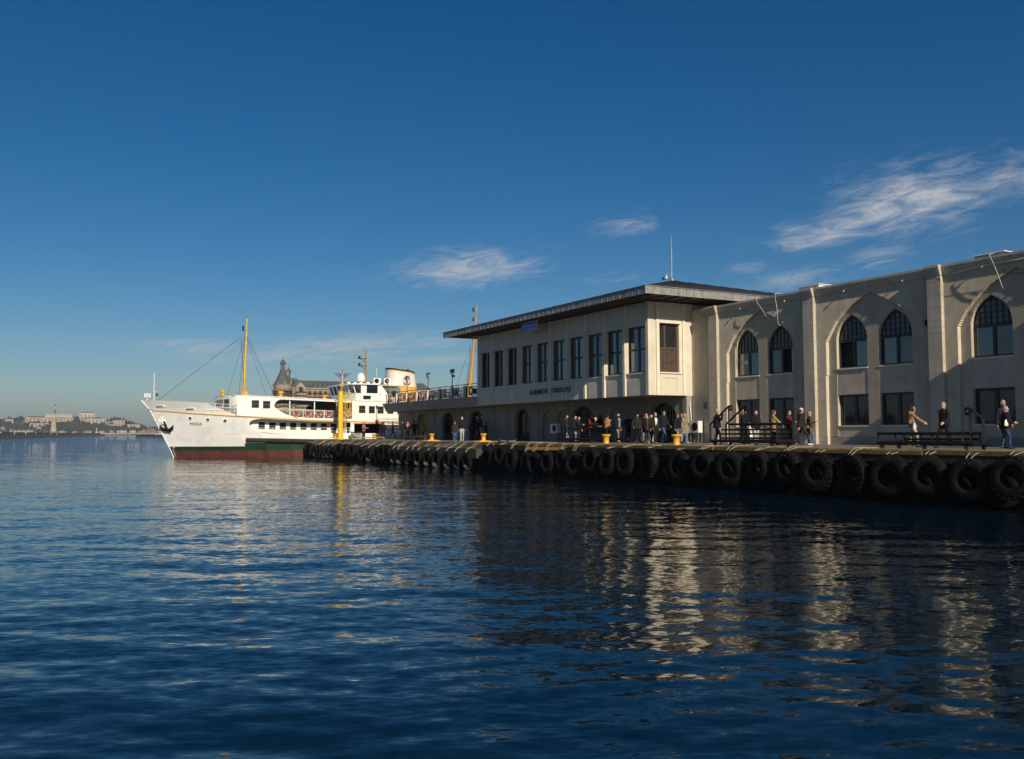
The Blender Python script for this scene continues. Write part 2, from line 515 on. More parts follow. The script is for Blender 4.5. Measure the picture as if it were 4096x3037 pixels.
_al, _ac = _cmp(0, 1.0), _cmp(1, 0.42)
_cv = _t.nodes.new('ShaderNodeCombineXYZ')
_cw, _sw = math.cos(R(26)), math.sin(R(26))
_t.links.new(mth(_t, 'ADD', mth(_t, 'MULTIPLY', _al, _sw), mth(_t, 'MULTIPLY', _ac, _cw)), _cv.inputs[0])
_t.links.new(mth(_t, 'SUBTRACT', mth(_t, 'MULTIPLY', _al, _cw), mth(_t, 'MULTIPLY', _ac, _sw)), _cv.inputs[1])
_va = _node(_t, 'ShaderNodeVectorMath', operation='ADD')
_t.links.new(_g.outputs['Normal'], _va.inputs[0])
_t.links.new(_cv.outputs[0], _va.inputs[1])
_vn = _node(_t, 'ShaderNodeVectorMath', operation='NORMALIZE')
_t.links.new(_va.outputs[0], _vn.inputs[0])
_t.links.new(_vn.outputs[0], _b.inputs['Normal'])


def water():
    rs = np.random.RandomState(5)
    # rows by distance, columns by bearing; finer near the shore opposite the pier, out to the horizon
    rr = [1.2]
    while rr[-1] < 9000:
        rr.append(rr[-1] * (1.0075 if rr[-1] < 120 else 1.03) + 0.0)
    rr = np.array(rr)
    th = np.radians(np.concatenate([np.arange(-180, -20, 4.0), np.arange(-20, 80, 0.16), np.arange(80, 180.1, 4.0)]))
    RR, TH = np.meshgrid(rr, th, indexing='ij')
    X = RR * np.sin(TH)
    Y = RR * np.cos(TH)
    cell = np.maximum(RR * 0.0075, RR * np.radians(0.16))
    Z = np.zeros_like(X)
    wind = np.radians(203.0)
    for i in range(64):
        lam = 0.28 * (6.5 / 0.28) ** rs.rand()
        d = wind + rs.normal() * 0.55
        k = 2 * np.pi / lam
        slope = 0.0052 * (lam / 1.2) ** -0.40 * (0.55 + rs.rand())
        amp = slope / k
        fade = np.clip((lam / cell - 2.5) / 3.0, 0, 1)
        ph = rs.rand() * 2 * np.pi
        s = np.sin(k * (X * np.sin(d) + Y * np.cos(d)) + ph)
        Z += amp * s * fade
    me = bpy.data.meshes.new('sea')
    nr, nt = X.shape
    v = np.stack([X, Y, Z], -1).reshape(-1, 3)
    idx = np.arange(nr * nt).reshape(nr, nt)
    f = np.stack([idx[:-1, :-1], idx[:-1, 1:], idx[1:, 1:], idx[1:, :-1]], -1).reshape(-1, 4)
    f = f[:, ::-1]
    me.vertices.add(len(v))
    me.vertices.foreach_set('co', v.ravel())
    me.loops.add(f.size)
    me.loops.foreach_set('vertex_index', f.ravel())
    me.polygons.add(len(f))
    me.polygons.foreach_set('loop_start', np.arange(0, f.size, 4))
    me.polygons.foreach_set('use_smooth', np.ones(len(f), dtype=bool))
    me.update(calc_edges=True)
    me.validate()
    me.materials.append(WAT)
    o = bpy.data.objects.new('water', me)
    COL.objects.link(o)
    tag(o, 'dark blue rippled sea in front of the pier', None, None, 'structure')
    return o


water()
# the sea bed under the small gap around the standpoint
_f = MB().lathe([(0.001, -0.02), (1.3, -0.02)], (0, 0, 0), 24).build('water', WAT)
tag(_f, 'sea close under the standpoint', None, None, 'structure')

# ------------------------------------------------------------------ pier
QX = 25.5
qd = MB()
# deck slab; beyond y = 50 its outer strip is a rusted channel and a lower fender beam
qd.box(QX + 0.22, 60, -30, 50.0, 1.36, DECK)
qd.box(26.0, 60, 50.0, 88.0, 1.36, DECK)
quay = qd.build('quay_deck', CONC)
tag(quay, 'grey concrete deck of the pier', None, None, 'structure')
# yellow painted edge, in lengths between joints
yy = -30.0
k = 0
while yy < 49.9:
    ln = 4.9 + rnd.uniform(-0.4, 0.4)
    y1 = min(50.0, yy + ln)
    dz = rnd.uniform(-0.012, 0.012)
    ubox('edge_beam', quay, QX - 0.06 + rnd.uniform(-.03, .03), QX + 0.215, yy + 0.015, y1 - 0.015, 1.585 + dz, DECK + 0.006 + dz, YEDGE)
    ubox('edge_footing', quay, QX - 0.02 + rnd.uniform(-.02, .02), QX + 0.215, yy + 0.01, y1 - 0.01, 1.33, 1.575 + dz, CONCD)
    yy = y1
ub = MB()
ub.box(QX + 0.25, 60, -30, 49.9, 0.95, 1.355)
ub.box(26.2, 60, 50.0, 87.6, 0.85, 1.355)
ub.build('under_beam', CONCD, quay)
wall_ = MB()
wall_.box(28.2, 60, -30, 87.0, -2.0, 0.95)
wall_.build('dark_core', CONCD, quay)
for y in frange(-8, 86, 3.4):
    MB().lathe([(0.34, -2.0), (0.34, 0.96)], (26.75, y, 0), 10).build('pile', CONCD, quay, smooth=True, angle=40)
# lower beam of the outer half with the rusted channel behind it
ch = MB()
ch.box(25.42, 26.0, 50.0, 88.0, 1.05, 1.22)
ch.build('rusted_channel', RUST, quay)
y = 50.0
while y < 87.9:
    y1 = min(88.0, y + rnd.uniform(5.5, 7.5))
    ubox('fender_beam', quay, 25.06 + rnd.uniform(-.03, .03), 25.42, y + .02, y1 - .02, 0.75, 1.36 + rnd.uniform(-.03, .03), CONCM)
    y = y1
# broken slabs bridging the channel
for (a, b) in ((53.6, 56.0), (60.2, 60.9), (66.2, 71.0), (73.0, 75.2), (79.5, 86.5)):
    sl = MB()
    sl.add([(25.36, a, 1.37), (26.06, a + .1, DECK + .01), (26.06, b, DECK + .012), (25.36, b - .2, 1.375),
            (25.36, a, 1.27), (26.06, a + .1, 1.55), (26.06, b, 1.55), (25.36, b - .2, 1.27)],
           [(0, 1, 2, 3), (7, 6, 5, 4), (0, 4, 5, 1), (1, 5, 6, 2), (2, 6, 7, 3), (3, 7, 4, 0)])
    sl.build('broken_slab', CONCM, quay)
# rusty plate and step where the two edges meet
ubox('rusty_plate', quay, 25.62, 26.6, 43.5, 50.2, DECK + 0.004, DECK + 0.03, RUST)
st = MB()
st.add([(25.18, 40.2, 1.40), (25.6, 40.1, 1.66), (25.6, 44.5, 1.62), (25.2, 44.2, 1.36)], [(0, 1, 2, 3)])
st.build('bent_plate', YEDGE, quay)
# low joints across the deck
for y in (8.0, 16.0, 24.0, 32.0, 40.0, 48.0, 56.0, 64.0, 72.0, 80.0):
    ubox('deck_joint', quay, 26.2, 34.0, y, y + 0.05, DECK + 0.003, DECK + 0.006, CONCD)

# ------------------------------------------------------------------ arcaded building on the right
ab = thing('arcade_building', 'long beige building with tall pointed arches and ribbed walls along the quay', 'building', (34, 25, DECK))
PX, FX, RX, SX, GX = 34.0, 34.20, 34.37, 34.50, 34.60
PER, PR0, PW = 6.94, 38.11, 0.66
arch = lerp_tab([(0, 8.78), (0.55, 8.50), (1.11, 8.21), (1.5, 7.95), (1.9, 7.62), (2.13, 7.30), (2.35, 6.98), (2.50, 6.75), (2.56, 6.60), (2.58, 2.0)])
warch = lerp_tab([(0, 7.84), (0.15, 7.755), (0.33, 7.65), (0.5, 7.52), (0.65, 7.36), (0.77, 7.16), (0.84, 6.97), (0.87, 6.80), (0.885, 6.62)])
NB = 4
bays = [(PR0 - PER * k - (PER - PW) / 2) for k in range(NB)]
flu = MB()
back = MB()
ribm = MB()
rec = MB()
for c in bays:
    hw = (PER - PW) / 2
    n = int(2 * hw / 0.0497)
    w = 2 * hw / n
    for i in range(n):
        d = -hw + (i + .5) * w
        z0 = arch(abs(d)) if abs(d) < 2.58 else DECK
        zb = max(z0, 2.10)
        back.box(FX + 0.028, FX + 0.19, c + d - w / 2, c + d + w / 2, z0 if abs(d) < 2.58 else DECK, 8.95)
        flu.prism([(FX + .0285, c + d - w * .5), (FX + .0285, c + d + w * .5), (FX - .004, c + d + w * .12)], 'z', zb + 0.001, 8.949)
    back.box(FX - 0.01, FX + 0.03, c + 2.581, c + hw, DECK, 2.095)
    back.box(FX - 0.01, FX + 0.03, c - hw, c - 2.581, DECK, 2.095)
    # recessed wall with two pointed windows above and two square ones below
    holes = []
    for s in (1, -1):
        m = c + s * 1.195
        holes.append((m - .885, m + .885, lambda u: 5.33, (lambda mm: (lambda u: warch(abs(u - mm))))(m)))
        holes.append((m - .885, m + .885, lambda u: 2.62, lambda u: 4.07))
    us = frange(c - 2.6, c + 2.6, 0.1) + [c + s * (1.195 + q) for s in (1, -1) for q in (-.885, -.87, -.84, -.77, -.65, -.5, -.33, -.15, 0, .15, .33, .5, .65, .77, .84, .87, .885)]
    rec.cols(us, lambda u: DECK, lambda u: min(8.95, arch(min(2.57, abs(u - c))) + 0.08) if abs(u - c) < 2.57 else 6.6, holes, lambda u, z, d: (RX + 0.028 + 0.14 * d, u, z), 0.14)
    # horizontal ribs
    z = 2.12
    while z < 8.7:
        inside = []
        for i in range(104):
            d = -2.58 + (i + .5) * 0.0496
            ok = abs(d) < 2.575 and z + .03 < arch(abs(d))
            q = abs(abs(d) - 1.195)
            if q < 0.885 + 0.0:
                if z < 4.55 or z < warch(q) + 0.03 or z < 5.36:
                    ok = False
            inside.append(ok)
        i = 0
        while i < 104:
            if inside[i]:
                j = i
                while j + 1 < 104 and inside[j + 1]:
                    j += 1
                d0, d1 = -2.58 + i * .0496, -2.58 + (j + 1) * .0496
                # snap to the window and mullion edges
                snap = lambda v: min((e for e in (-2.58, -2.08, -.31, .31, 2.08, 2.58)), key=lambda e: abs(e - v)) if min(abs(e - v) for e in (-2.58, -2.08, -.31, .31, 2.08, 2.58)) < .03 else v
                ribm.box(RX, RX + 0.0285, c + snap(d0) + .002, c + snap(d1) - .002, z, z + 0.03)
                i = j + 1
            else:
                i += 1
        z += 0.0555
back.build('fluted_wall', RIB, ab)
flu.build('fluting', RIB, ab, kind='stuff')
rec.build('recessed_wall', STONE, ab)
ribm.build('ribbing', RIB, ab, kind='stuff')
# body, parapet, cornice
bd = MB()
bd.box(34.74, 60, 15.7, 40.3, DECK, 9.2)
bd.build('core', DARK, ab)
YEND = 40.45
for k in range(NB + 1):
    yR = PR0 - PER * k
    if k == NB:
        yR = bays[-1] - (PER - PW) / 2 - PW
    pc = MB().box(PX + 0.015, FX + 0.2, yR + .012, yR + PW - .012, DECK, 8.95).build('pilaster', STONE, ab)
    z = DECK
    row = 0
    for h in (0.40, 0.50, 0.55, 0.55, 0.55, 0.55, 0.55, 0.55, 0.55, 0.27, 0.27, 0.55, 0.55, 0.55, 0.30):
        ubox('stone_block', ab, PX, PX + 0.195, yR, yR + PW, z + 0.006, z + h - 0.006, STONE2)
        z += h
        row += 1
# end wall strip in courses
MB().box(FX + .012, FX + .3, PR0 + PW, YEND - .002, DECK, 8.95).build('end_strip', STONE, ab)
z = DECK
for h in (0.40, 0.50, 0.55, 0.55, 0.55, 0.55, 0.55, 0.55, 0.55, 0.27, 0.27, 0.55, 0.55, 0.55, 0.30):
    ubox('stone_course', ab, FX, FX + 0.1, PR0 + PW + .002, YEND, z + 0.005, z + h - 0.005, STONE2)
    z += h
cprof = [(0.0, 8.95), (-0.05, 8.95), (-0.05, 9.03), (-0.09, 9.05), (-0.09, 9.12), (-0.14, 9.15), (-0.14, 9.22), (-0.17, 9.24), (-0.17, 9.34), (0.35, 9.36), (0.35, 8.95)]
co = MB()
co.prism([(FX + a, z) for a, z in cprof], 'y', 15.7, YEND)
co.build('cornice', STONE2, ab)
for k in range(NB + 1):
    yR = PR0 - PER * k
    c2 = MB()
    c2.prism([(PX - 0.003 + a * 0.8, z + .002 if z < 9.3 else z + .012) for a, z in cprof[:-2]] + [(FX + .1, 9.352), (FX + .1, 8.952)], 'y', yR - 0.01, yR + PW + 0.01)
    c2.build('cornice_break', STONE2, ab)
# sills, windows
for bi, c in enumerate(bays):
    for s in (1, -1):
        m = c + s * 1.195
        y0, y1 = m - .883, m + .883
        MB().box(RX - 0.03, SX + .1, y0 - .02, y1 + .02, 5.26, 5.328).build('sill', LIME, ab)
        MB().box(RX - 0.02, SX + .1, y0 - .02, y1 + .02, 2.56, 2.618).build('sill', LIME, ab)
        # upper, arched
        w = MB()
        for (a, b) in ((y0, y0 + .07), (y1 - .07, y1)):
            w.box(GX - .05, GX + .03, a, b, 5.33, 6.66)
        w.box(GX - .052, GX + .03, y0, y1, 5.331, 5.41)
        w.box(GX - .056, GX + .03, y0, y1, 6.56, 6.68)
        w.box(GX - .054, GX + .03, m - .065, m + .065, 5.34, 6.6)
        us = [m + q for q in (-.883, -.87, -.84, -.77, -.65, -.5, -.33, -.15, 0, .15, .33, .5, .65, .77, .84, .87, .883)]
        w.cols(us, lambda u: max(6.2, warch(abs(u - m)) - .09), lambda u: warch(abs(u - m)) + .03, [], lambda u, z, d: (GX - .05 + .08 * d, u, z), .08)
        for i in range(1, 7):
            yy = y0 + (y1 - y0) * i / 7
            w.box(GX - .045, GX + .02, yy - .022, yy + .022, 6.66, warch(abs(yy - m)) + .02)
        for i in range(1, 5):
            zz = 6.68 + .245 * i
            hw2 = float(np.interp(zz, [6.62, 6.80, 6.97, 7.16, 7.36, 7.52, 7.65, 7.755, 7.84], [.885, .87, .84, .77, .65, .5, .33, .15, 0.0]))
            if hw2 > .08:
                w.box(GX - .047, GX + .02, m - hw2, m + hw2, zz - .022, zz + .022)
        wo_ = w.build('window', FRAMEB, ab)
        for q, (a, b) in enumerate(((y0 + .07, m - .065), (m + .065, y1 - .07))):
            opened = (bi == 1 and s == 1 and q == 1) or (bi == 0 and s == -1 and q == 0)
            if not opened:
                ubox('pane', wo_, GX + .0, GX + .012, a, b, 5.41, 6.56, GLASS2 if (bi * 4 + (s > 0) * 2 + q) % 3 == 1 else GLASS)
            elif bi == 0:
                ubox('curtain', wo_, GX + .10, GX + .13, a, a + .3, 5.41, 6.56, LIME)
        for i in range(7):
            for j in range(5):
                ya, yb = y0 + (y1 - y0) * i / 7 + .022, y0 + (y1 - y0) * (i + 1) / 7 - .022
                za, zb = 6.68 + .245 * j + .022, 6.68 + .245 * (j + 1) - .022
                if za < max(warch(abs(ya - m)), warch(abs(yb - m)), warch(min(abs(ya - m), abs(yb - m), abs((ya + yb) / 2 - m)))) - .03:
                    if bi == 1 and s == 1 and i == 0 and j < 2:
                        continue
                    ubox('lattice_pane', wo_, GX - .002, GX + .01, ya, yb, za, min(zb, 7.78), PANEG)
        # lower, square
        w = MB()
        for (a, b) in ((y0, y0 + .09), (m - .08, m + .08), (y1 - .09, y1)):
            w.box(GX - .05, GX + .03, a, b, 2.62, 4.07)
        w.box(GX - .052, GX + .03, y0, y1, 2.621, 2.71)
        w.box(GX - .052, GX + .03, y0, y1, 3.97, 4.069)
        wo_ = w.build('window', FRAMEB, ab)
        for a, b in ((y0 + .09, m - .08), (m + .08, y1 - .09)):
            ubox('pane', wo_, GX + .0, GX + .012, a, b, 2.71, 3.97, GLASSD)
        # spandrel below the upper window, set back behind the mullion
    # plinth of the recess
    MB().box(RX - .006, RX + .03, c - 2.577, c + 2.577, DECK, 2.09).build('plinth', PLINTH, ab)
# paper notice in one window
ubox('paper_notice', ab, GX - .012, GX - .006, bays[0] + 1.195 + .13, bays[0] + 1.195 + .40, 5.98, 6.18, WHT)
# spouts and a black wall box
for c in bays:
    for dy in (-1.9, 1.3):
        sp = MB()
        sp.tube([(FX - .0, c + dy, 8.98), (FX - .16, c + dy, 8.97), (FX - .17, c + dy, 8.90)], .026, 8)
        sp.build('drain_spout', CABLE, ab, smooth=True, angle=40)
ubox('drain_spout', ab, FX - .14, FX, 39.6, 39.66, 8.86, 8.92, WHT)
ubox('wall_box', ab, FX - .09, FX, 24.93, 25.12, 6.86, 7.10, BLKM)
ubox('wall_vent', ab, FX - .02, FX, 39.2, 39.48, 3.64, 4.02, GRYM)
for i in range(7):
    ubox('louvre_slat', ab, FX - .032, FX - .02, 39.23, 39.45, 3.67 + .048 * i, 3.695 + .048 * i, SOFFIT)
# projecting end wing further along the quay (out of the picture; it shades the last bay)
pw = MB()
pw.box(32.4, 60, 4.0, 15.68, DECK, 9.36)
wing = pw.build('end_wing', STONE, ab)
ubox('wing_plinth', ab, 32.36, 32.6, 3.9, 15.72, DECK, 2.1, PLINTH)

# things on that roof
rb = thing('roof_housing', 'small cream housing box standing on the roof parapet', 'roof box', (35.2, 32.0, 9.36))
MB().box(34.7, 35.7, 31.4, 32.7, 9.36, 9.62).build('housing_body', LIME, rb)
ubox('housing_lid', rb, 34.66, 35.74, 31.36, 32.74, 9.62, 9.66, WHT)
rb2 = thing('roof_unit', 'flat grey and white unit on the parapet above the rightmost arch', 'roof box', (34.7, 22.4, 9.36))
MB().box(34.5, 35.2, 21.8, 23.0, 9.36, 9.52).build('unit_body', GRYM, rb2)
ubox('unit_lid', rb2, 34.46, 35.24, 21.7, 23.04, 9.52, 9.56, WHT)
# hanging cables
def cable(label, pts, r, m, group=None):
    o = MB().tube(pts, r, 6).build('hanging_cable', m, None, smooth=True)
    tag(o, label, 'cable', group)
    return o
cable('white cable dangling from the parapet left of the first arch point', [(34.3, 34.9, 9.38), (33.94, 34.92, 9.36), (33.93, 34.86, 9.1), (33.98, 34.6, 8.75), (34.02, 34.45, 8.5), (34.1, 34.3, 8.2)], .016, CABLE)
cable('thick white cable hanging over the second window of the first arch', [(34.4, 33.62, 9.45), (33.96, 33.60, 9.40), (33.95, 33.58, 9.1), (33.98, 33.5, 8.6), (34.0, 33.5, 8.1), (34.0, 33.48, 7.85), (34.05, 33.35, 7.72)], .018, CABLE)
cable('frayed white cable hanging above the rightmost arched window', [(34.4, 22.05, 9.5), (33.95, 22.0, 9.38), (33.95, 21.85, 9.05), (33.98, 21.7, 8.6), (34.05, 21.6, 8.15), (34.1, 21.55, 7.95)], .016, CABLE)
cable('thin cable stapled under the cornice over the rightmost bay', [(33.97, 24.2, 8.88), (33.96, 23.6, 8.86), (33.95, 22.9, 8.92), (33.95, 22.2, 8.98), (33.95, 21.4, 8.98), (33.95, 20.6, 9.0)], .009, CABLE)
cable('black cable sagging at the right edge under the cornice', [(34.0, 21.5, 8.75), (34.03, 21.3, 8.52), (34.05, 20.8, 8.45), (34.03, 20.2, 8.55)], .012, BLKM)

# ------------------------------------------------------------------ ferry terminal: lower hall, upper glazed hall, terrace
ft = thing('ferry_terminal', 'cream two-storey ferry terminal with overhanging upper hall, wide eaves and terrace', 'building', (38, 62, DECK))
LX = 33.8
GT = bpy.data.materials.new('clear_glass')
GT.use_nodes = True
_t = GT.node_tree
for _n in list(_t.nodes):
    if _n.type == 'BSDF_PRINCIPLED':
        _t.nodes.remove(_n)
_o = _t.nodes['Material Output']
_a = _node(_t, 'ShaderNodeBsdfTransparent', ins={0: (0.72, 0.78, 0.78, 1)})
_g2 = _node(_t, 'ShaderNodeBsdfGlossy', ins={0: (0.9, 0.95, 1, 1), 1: 0.03})
_f2 = _node(_t, 'ShaderNodeFresnel', ins={0: 1.5})
_m = _t.nodes.new('ShaderNodeMixShader')
_t.links.new(_f2.outputs[0], _m.inputs[0])
_t.links.new(_a.outputs[0], _m.inputs[1])
_t.links.new(_g2.outputs[0], _m.inputs[2])
_t.links.new(_m.outputs[0], _o.inputs[0])

doors = [(77.92, 80.23, 4.15), (72.10, 74.53, 4.15), (66.33, 68.88, 4.15), (58.54, 60.85, 4.12), (50.14, 52.63, 4.10), (41.45, 43.94, 4.08)]
niches = [(54.04, 56.68, 4.0), (45.8, 48.19, 4.0)]


def archtop(a, b, top, rise=0.72):
    c, h = (a + b) / 2, (b - a) / 2
    return lambda u: top - rise + rise * math.sqrt(max(0.0, 1 - ((u - c) / h) ** 2))


lw = MB()
us = frange(40.46, 85.0, 1.2)
holes = []
for a, b, tp in doors:
    us += [a + (b - a) * q for q in (0, .01, .03, .07, .13, .2, .3, .4, .5, .6, .7, .8, .87, .93, .97, .99, 1)]
    holes.append((a, b, lambda u: DECK, archtop(a, b, tp)))
nh = []
for a, b, tp in niches:
    us += [a + (b - a) * q for q in (0, .01, .03, .07, .13, .2, .3, .4, .5, .6, .7, .8, .87, .93, .97, .99, 1)]
    nh.append((a, b, lambda u: DECK, archtop(a, b, tp)))
lw.cols(us, lambda u: DECK, lambda u: 4.44, holes + nh, lambda u, z, d: (LX + .14 * d, u, z), .14)
lw.cols(us, lambda u: DECK, lambda u: 4.44, holes, lambda u, z, d: (LX + .1401 + .22 * d, u, z), .22)
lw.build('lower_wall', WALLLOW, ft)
ubox('wall_base', ft, LX - .03, LX - .001, 40.47, 41.4, DECK, 2.05, PLINTH)
for y in (84.3, 81.4, 76.1, 70.3, 64.4, 62.2, 57.4, 53.2, 49.0, 44.7, 40.62):
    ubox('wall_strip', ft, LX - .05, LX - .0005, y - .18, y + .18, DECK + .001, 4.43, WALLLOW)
for i, (a, b, tp) in enumerate(doors):
    g = MB()
    at = archtop(a, b, tp)
    gx = LX + .30
    n = 8 if i < 4 else 9
    for q in range(n + 1):
        y = a + .05 + (b - a - .1) * q / n
        wd_ = .07 if q in (0, n, n // 2) else .032
        g.box(gx - .02, gx + .03, y - wd_ / 2, y + wd_ / 2, DECK, at(min(max(y, a + .06), b - .06)) + .02)
    z = 2.3
    while z < tp:
        hw = (b - a) / 2 * math.sqrt(max(0, 1 - (max(0, z - (tp - .72)) / .72) ** 2))
        if hw > .1:
            g.box(gx - .022, gx + .03, (a + b) / 2 - hw, (a + b) / 2 + hw, z - .018, z + .018)
        z += .29
    g.box(gx - .03, gx + .03, a, b, DECK, 2.22)
    if i >= 4:
        g.box(gx - .035, gx + .03, (a + b) / 2 - .5, (a + b) / 2 + .5, 3.42, 3.54)
    dr = g.build('door', BLKM if i else YEL, ft)
    pn = MB()
    pn.cols([a + (b - a) * q for q in (0, .03, .1, .2, .35, .5, .65, .8, .9, .97, 1)], lambda u: 2.2, lambda u: at(u), [], lambda u, z, d: (gx + .034 + .01 * d, u, z), .01)
    pn.build('pane', GT if i in (1, 2) else GLASSD, dr)
    if i == 0:
        dr.location.y += 0.0
# hall interior: floor shares the deck; ceiling, back and end walls with openings to the water
hi_ = MB()
hi_.box(34.3, 46.0, 40.6, 84.8, 4.30, 4.42)
hi_.cols(frange(40.6, 84.8, 2.0), lambda u: DECK, lambda u: 4.3, [(60.0 + 6 * k, 64.6 + 6 * k, lambda u: 1.8, lambda u: 4.1) for k in range(4)], lambda u, z, d: (46.0 + .2 * d, u, z), .2)
hi_.cols(frange(34.2, 46.0, 1.0), lambda u: DECK, lambda u: 4.3, [(34.6, 45.6, lambda u: 1.75, lambda u: 4.25)], lambda u, z, d: (u, 84.8 + .2 * d, z), .2)
hi_.build('hall_interior', mat('hall_inside', (0.30, 0.27, 0.22), 0.9), ft)

# --- terrace
ter = MB()
ter.box(32.3, 46.2, 61.9, 84.35, 4.421, 5.16)
ter.build('terrace_slab', TERR, ft)
for i in range(4):
    z0, z1 = 4.42 + i * .197, 4.42 + (i + 1) * .197
    x0, x1 = 32.26 - .065 * i, 32.26 - .065 * (i + 1)
    e0, e1 = 84.42 + .09 * i, 84.42 + .09 * (i + 1)
    fb = MB()
    fb.add([(x0, 61.9, z0), (x0, e0, z0), (x1 - .0, e1, z1 - .012), (x1, 61.9, z1 - .012), (32.4, 61.9, z0), (32.4, e0, z0), (32.4, e1, z1 - .012), (32.4, 61.9, z1 - .012)],
           [(0, 1, 2, 3), (7, 6, 5, 4), (0, 4, 5, 1), (3, 2, 6, 7), (0, 3, 7, 4), (1, 5, 6, 2)])
    fb.add([(x0, e0, z0), (46, e0, z0), (46, e1, z1 - .012), (x1, e1, z1 - .012)], [(0, 1, 2, 3)])
    fb.build('fascia_board', TERR, ft)
ubox('terrace_coping', ft, 31.93, 32.5, 61.9, 84.85, 5.205, 5.225, TERR)
posts = [83.85, 81.33, 78.82, 76.36, 73.88, 71.36, 68.82, 66.30]
for y in posts:
    p = MB()
    p.box(32.06, 32.34, y - .13, y + .13, 5.225, 6.06)
    p.box(32.03, 32.37, y - .16, y + .16, 6.06, 6.12)
    p.build('parapet_post', LIME, ft)
ends = posts + [63.8, 62.0]
for a, b in zip(ends[1:], ends[:-1]):
    r = MB()
    r.tube([(32.2, a + .0, 6.27), (32.2, b, 6.27)], .03, 6)
    y0, y1 = a + .15, b - .15
    r.box(32.17, 32.21, y0, y1, 5.33, 5.37)
    r.box(32.17, 32.21, y0, y1, 6.02, 6.06)
    n = max(3, int((y1 - y0) / .125))
    for q in range(n + 1):
        y = y0 + (y1 - y0) * q / n
        r.box(32.18, 32.20, y - .009, y + .009, 5.34, 6.05)
    for y in (y0, (y0 + y1) / 2, y1):
        r.box(32.175, 32.205, y - .02, y + .02, 5.23, 6.26)
    r.build('railing_panel', BLUEM, ft)
r = MB()
for z in (5.35, 6.04, 6.27):
    r.tube([(32.2, 83.9, z), (46, 83.9, z)], .025, 6)
for i in range(90):
    r.box(32.4 + i * .15, 32.42 + i * .15, 83.89, 83.91, 5.23, 6.05)
r.build('end_railing', BLUEM, ft)

# --- upper hall
BX, BY0, BY1 = 31.14, 40.45, 61.9
fins = [42.64 + 2.1 * k for k in range(10)]
wins = []
prev = BY0 + .21
for f in fins:
    wins.append((prev + .02, f - .02))
    prev = f + .22
uw = MB()
uw.cols(frange(BY0 + .02, BY1, 1.5) + [q for w in wins for q in w], lambda u: 4.42, lambda u: 9.72,
        [(a + .06, b - .02, lambda u: 5.73, lambda u: 8.40) for a, b in wins], lambda u, z, d: (BX + .28 * d, u, z), .28)
uw.build('front_wall', WALL, ft)
for k, f in enumerate([BY0 - .001] + fins):
    MB().box(BX - .12, (BX - .0005 if k else 31.46), f if k else BY0 - .05, f + .22 if k else BY0 + .2, 4.4205, 9.70).build('wall_fin', WALL, ft)
for k, (a, b) in enumerate(wins):
    MB().box(BX - .06, BX + .27, a - .0, b + .0, 5.655, 5.729).build('sill', LIME, ft)
    pl = MB()
    pl.box(BX - .03, BX - .001, a + .22, b - .22, 4.4205, 5.36)
    pl.build('apron_panel', WALL, ft)
    a2, b2 = a + .06, b - .02
    m = (a2 + b2) / 2
    gx = BX + .22
    w = MB()
    for (p, q) in ((a2, a2 + .09), (b2 - .09, b2)):
        w.box(gx - .03, gx + .05, p, q, 5.73, 8.4)
    w.box(gx - .035, gx + .05, m - .075, m + .075, 5.735, 8.395)
    w.box(gx - .032, gx + .05, a2, b2, 5.731, 5.83)
    w.box(gx - .04, gx + .05, a2, b2, 7.02, 7.14)
    w.box(gx - .032, gx + .05, a2, b2, 8.28, 8.399)
    wo_ = w.build('window', FRAMEB, ft)
    gm = GT if k >= 7 else (GLASS2 if k in (2, 5) else GLASS)
    for (p, q) in ((a2 + .09, m - .075), (m + .075, b2 - .09)):
        ubox('pane', wo_, gx + .01, gx + .02, p, q, 5.83, 7.02, gm)
        ubox('pane', wo_, gx + .01, gx + .02, p, q, 7.14, 8.28, gm)
# side wall facing the sun
sw = MB()
sw.cols([31.462, 31.5, 32, 32.5, 33, 33.5, 34.3], lambda u: 4.42, lambda u: 9.72, [(31.82, 33.28, lambda u: 5.73, lambda u: 8.52)], lambda u, z, d: (u, BY0 + .25 * d, z), .25)
sw.build('side_wall', WALL, ft)
for (a, b, z1, pr) in ((BX - .12, 31.46, 9.7, .0), (31.61, 31.815, 9.7, .07), (33.5, 33.71, 9.7, .07)):
    if pr:
        MB().box(a, b, BY0 - pr, BY0 - .0005, 4.4205, z1).build('side_pilaster', LIME, ft)
sl = MB()
sl.box(31.816, 33.36, BY0 - .10, BY0 - .001, 8.525, 8.70)
sl.build('window_lintel', LIME, ft)
MB().box(31.816, 33.40, BY0 - .09, BY0 + .2, 5.66, 5.729).build('sill', LIME, ft)
fr = MB()
for (a, b, c, d) in ((32.03, 33.1, 5.40, 5.42), (33.08, 33.1, 4.5, 5.40)):
    fr.box(a, b, BY0 - .015, BY0 - .0005, c, d)
fr.build('apron_moulding', WALLLOW, ft)
w = MB()
gy = BY0 + .16
for (p, q) in ((31.82, 31.90), (32.28, 32.38), (33.18, 33.28)):
    w.box(p, q, gy - .03, gy + .04, 5.73, 8.52)
w.box(31.82, 33.28, gy - .034, gy + .04, 5.731, 5.80)
w.box(31.82, 33.28, gy - .036, gy + .04, 7.05, 7.17)
w.box(31.82, 33.28, gy - .034, gy + .04, 8.42, 8.519)
bw = w.build('window', WOODW, ft)
bw['label'] = 'brown wooden window with louvred shutters in its lower half'
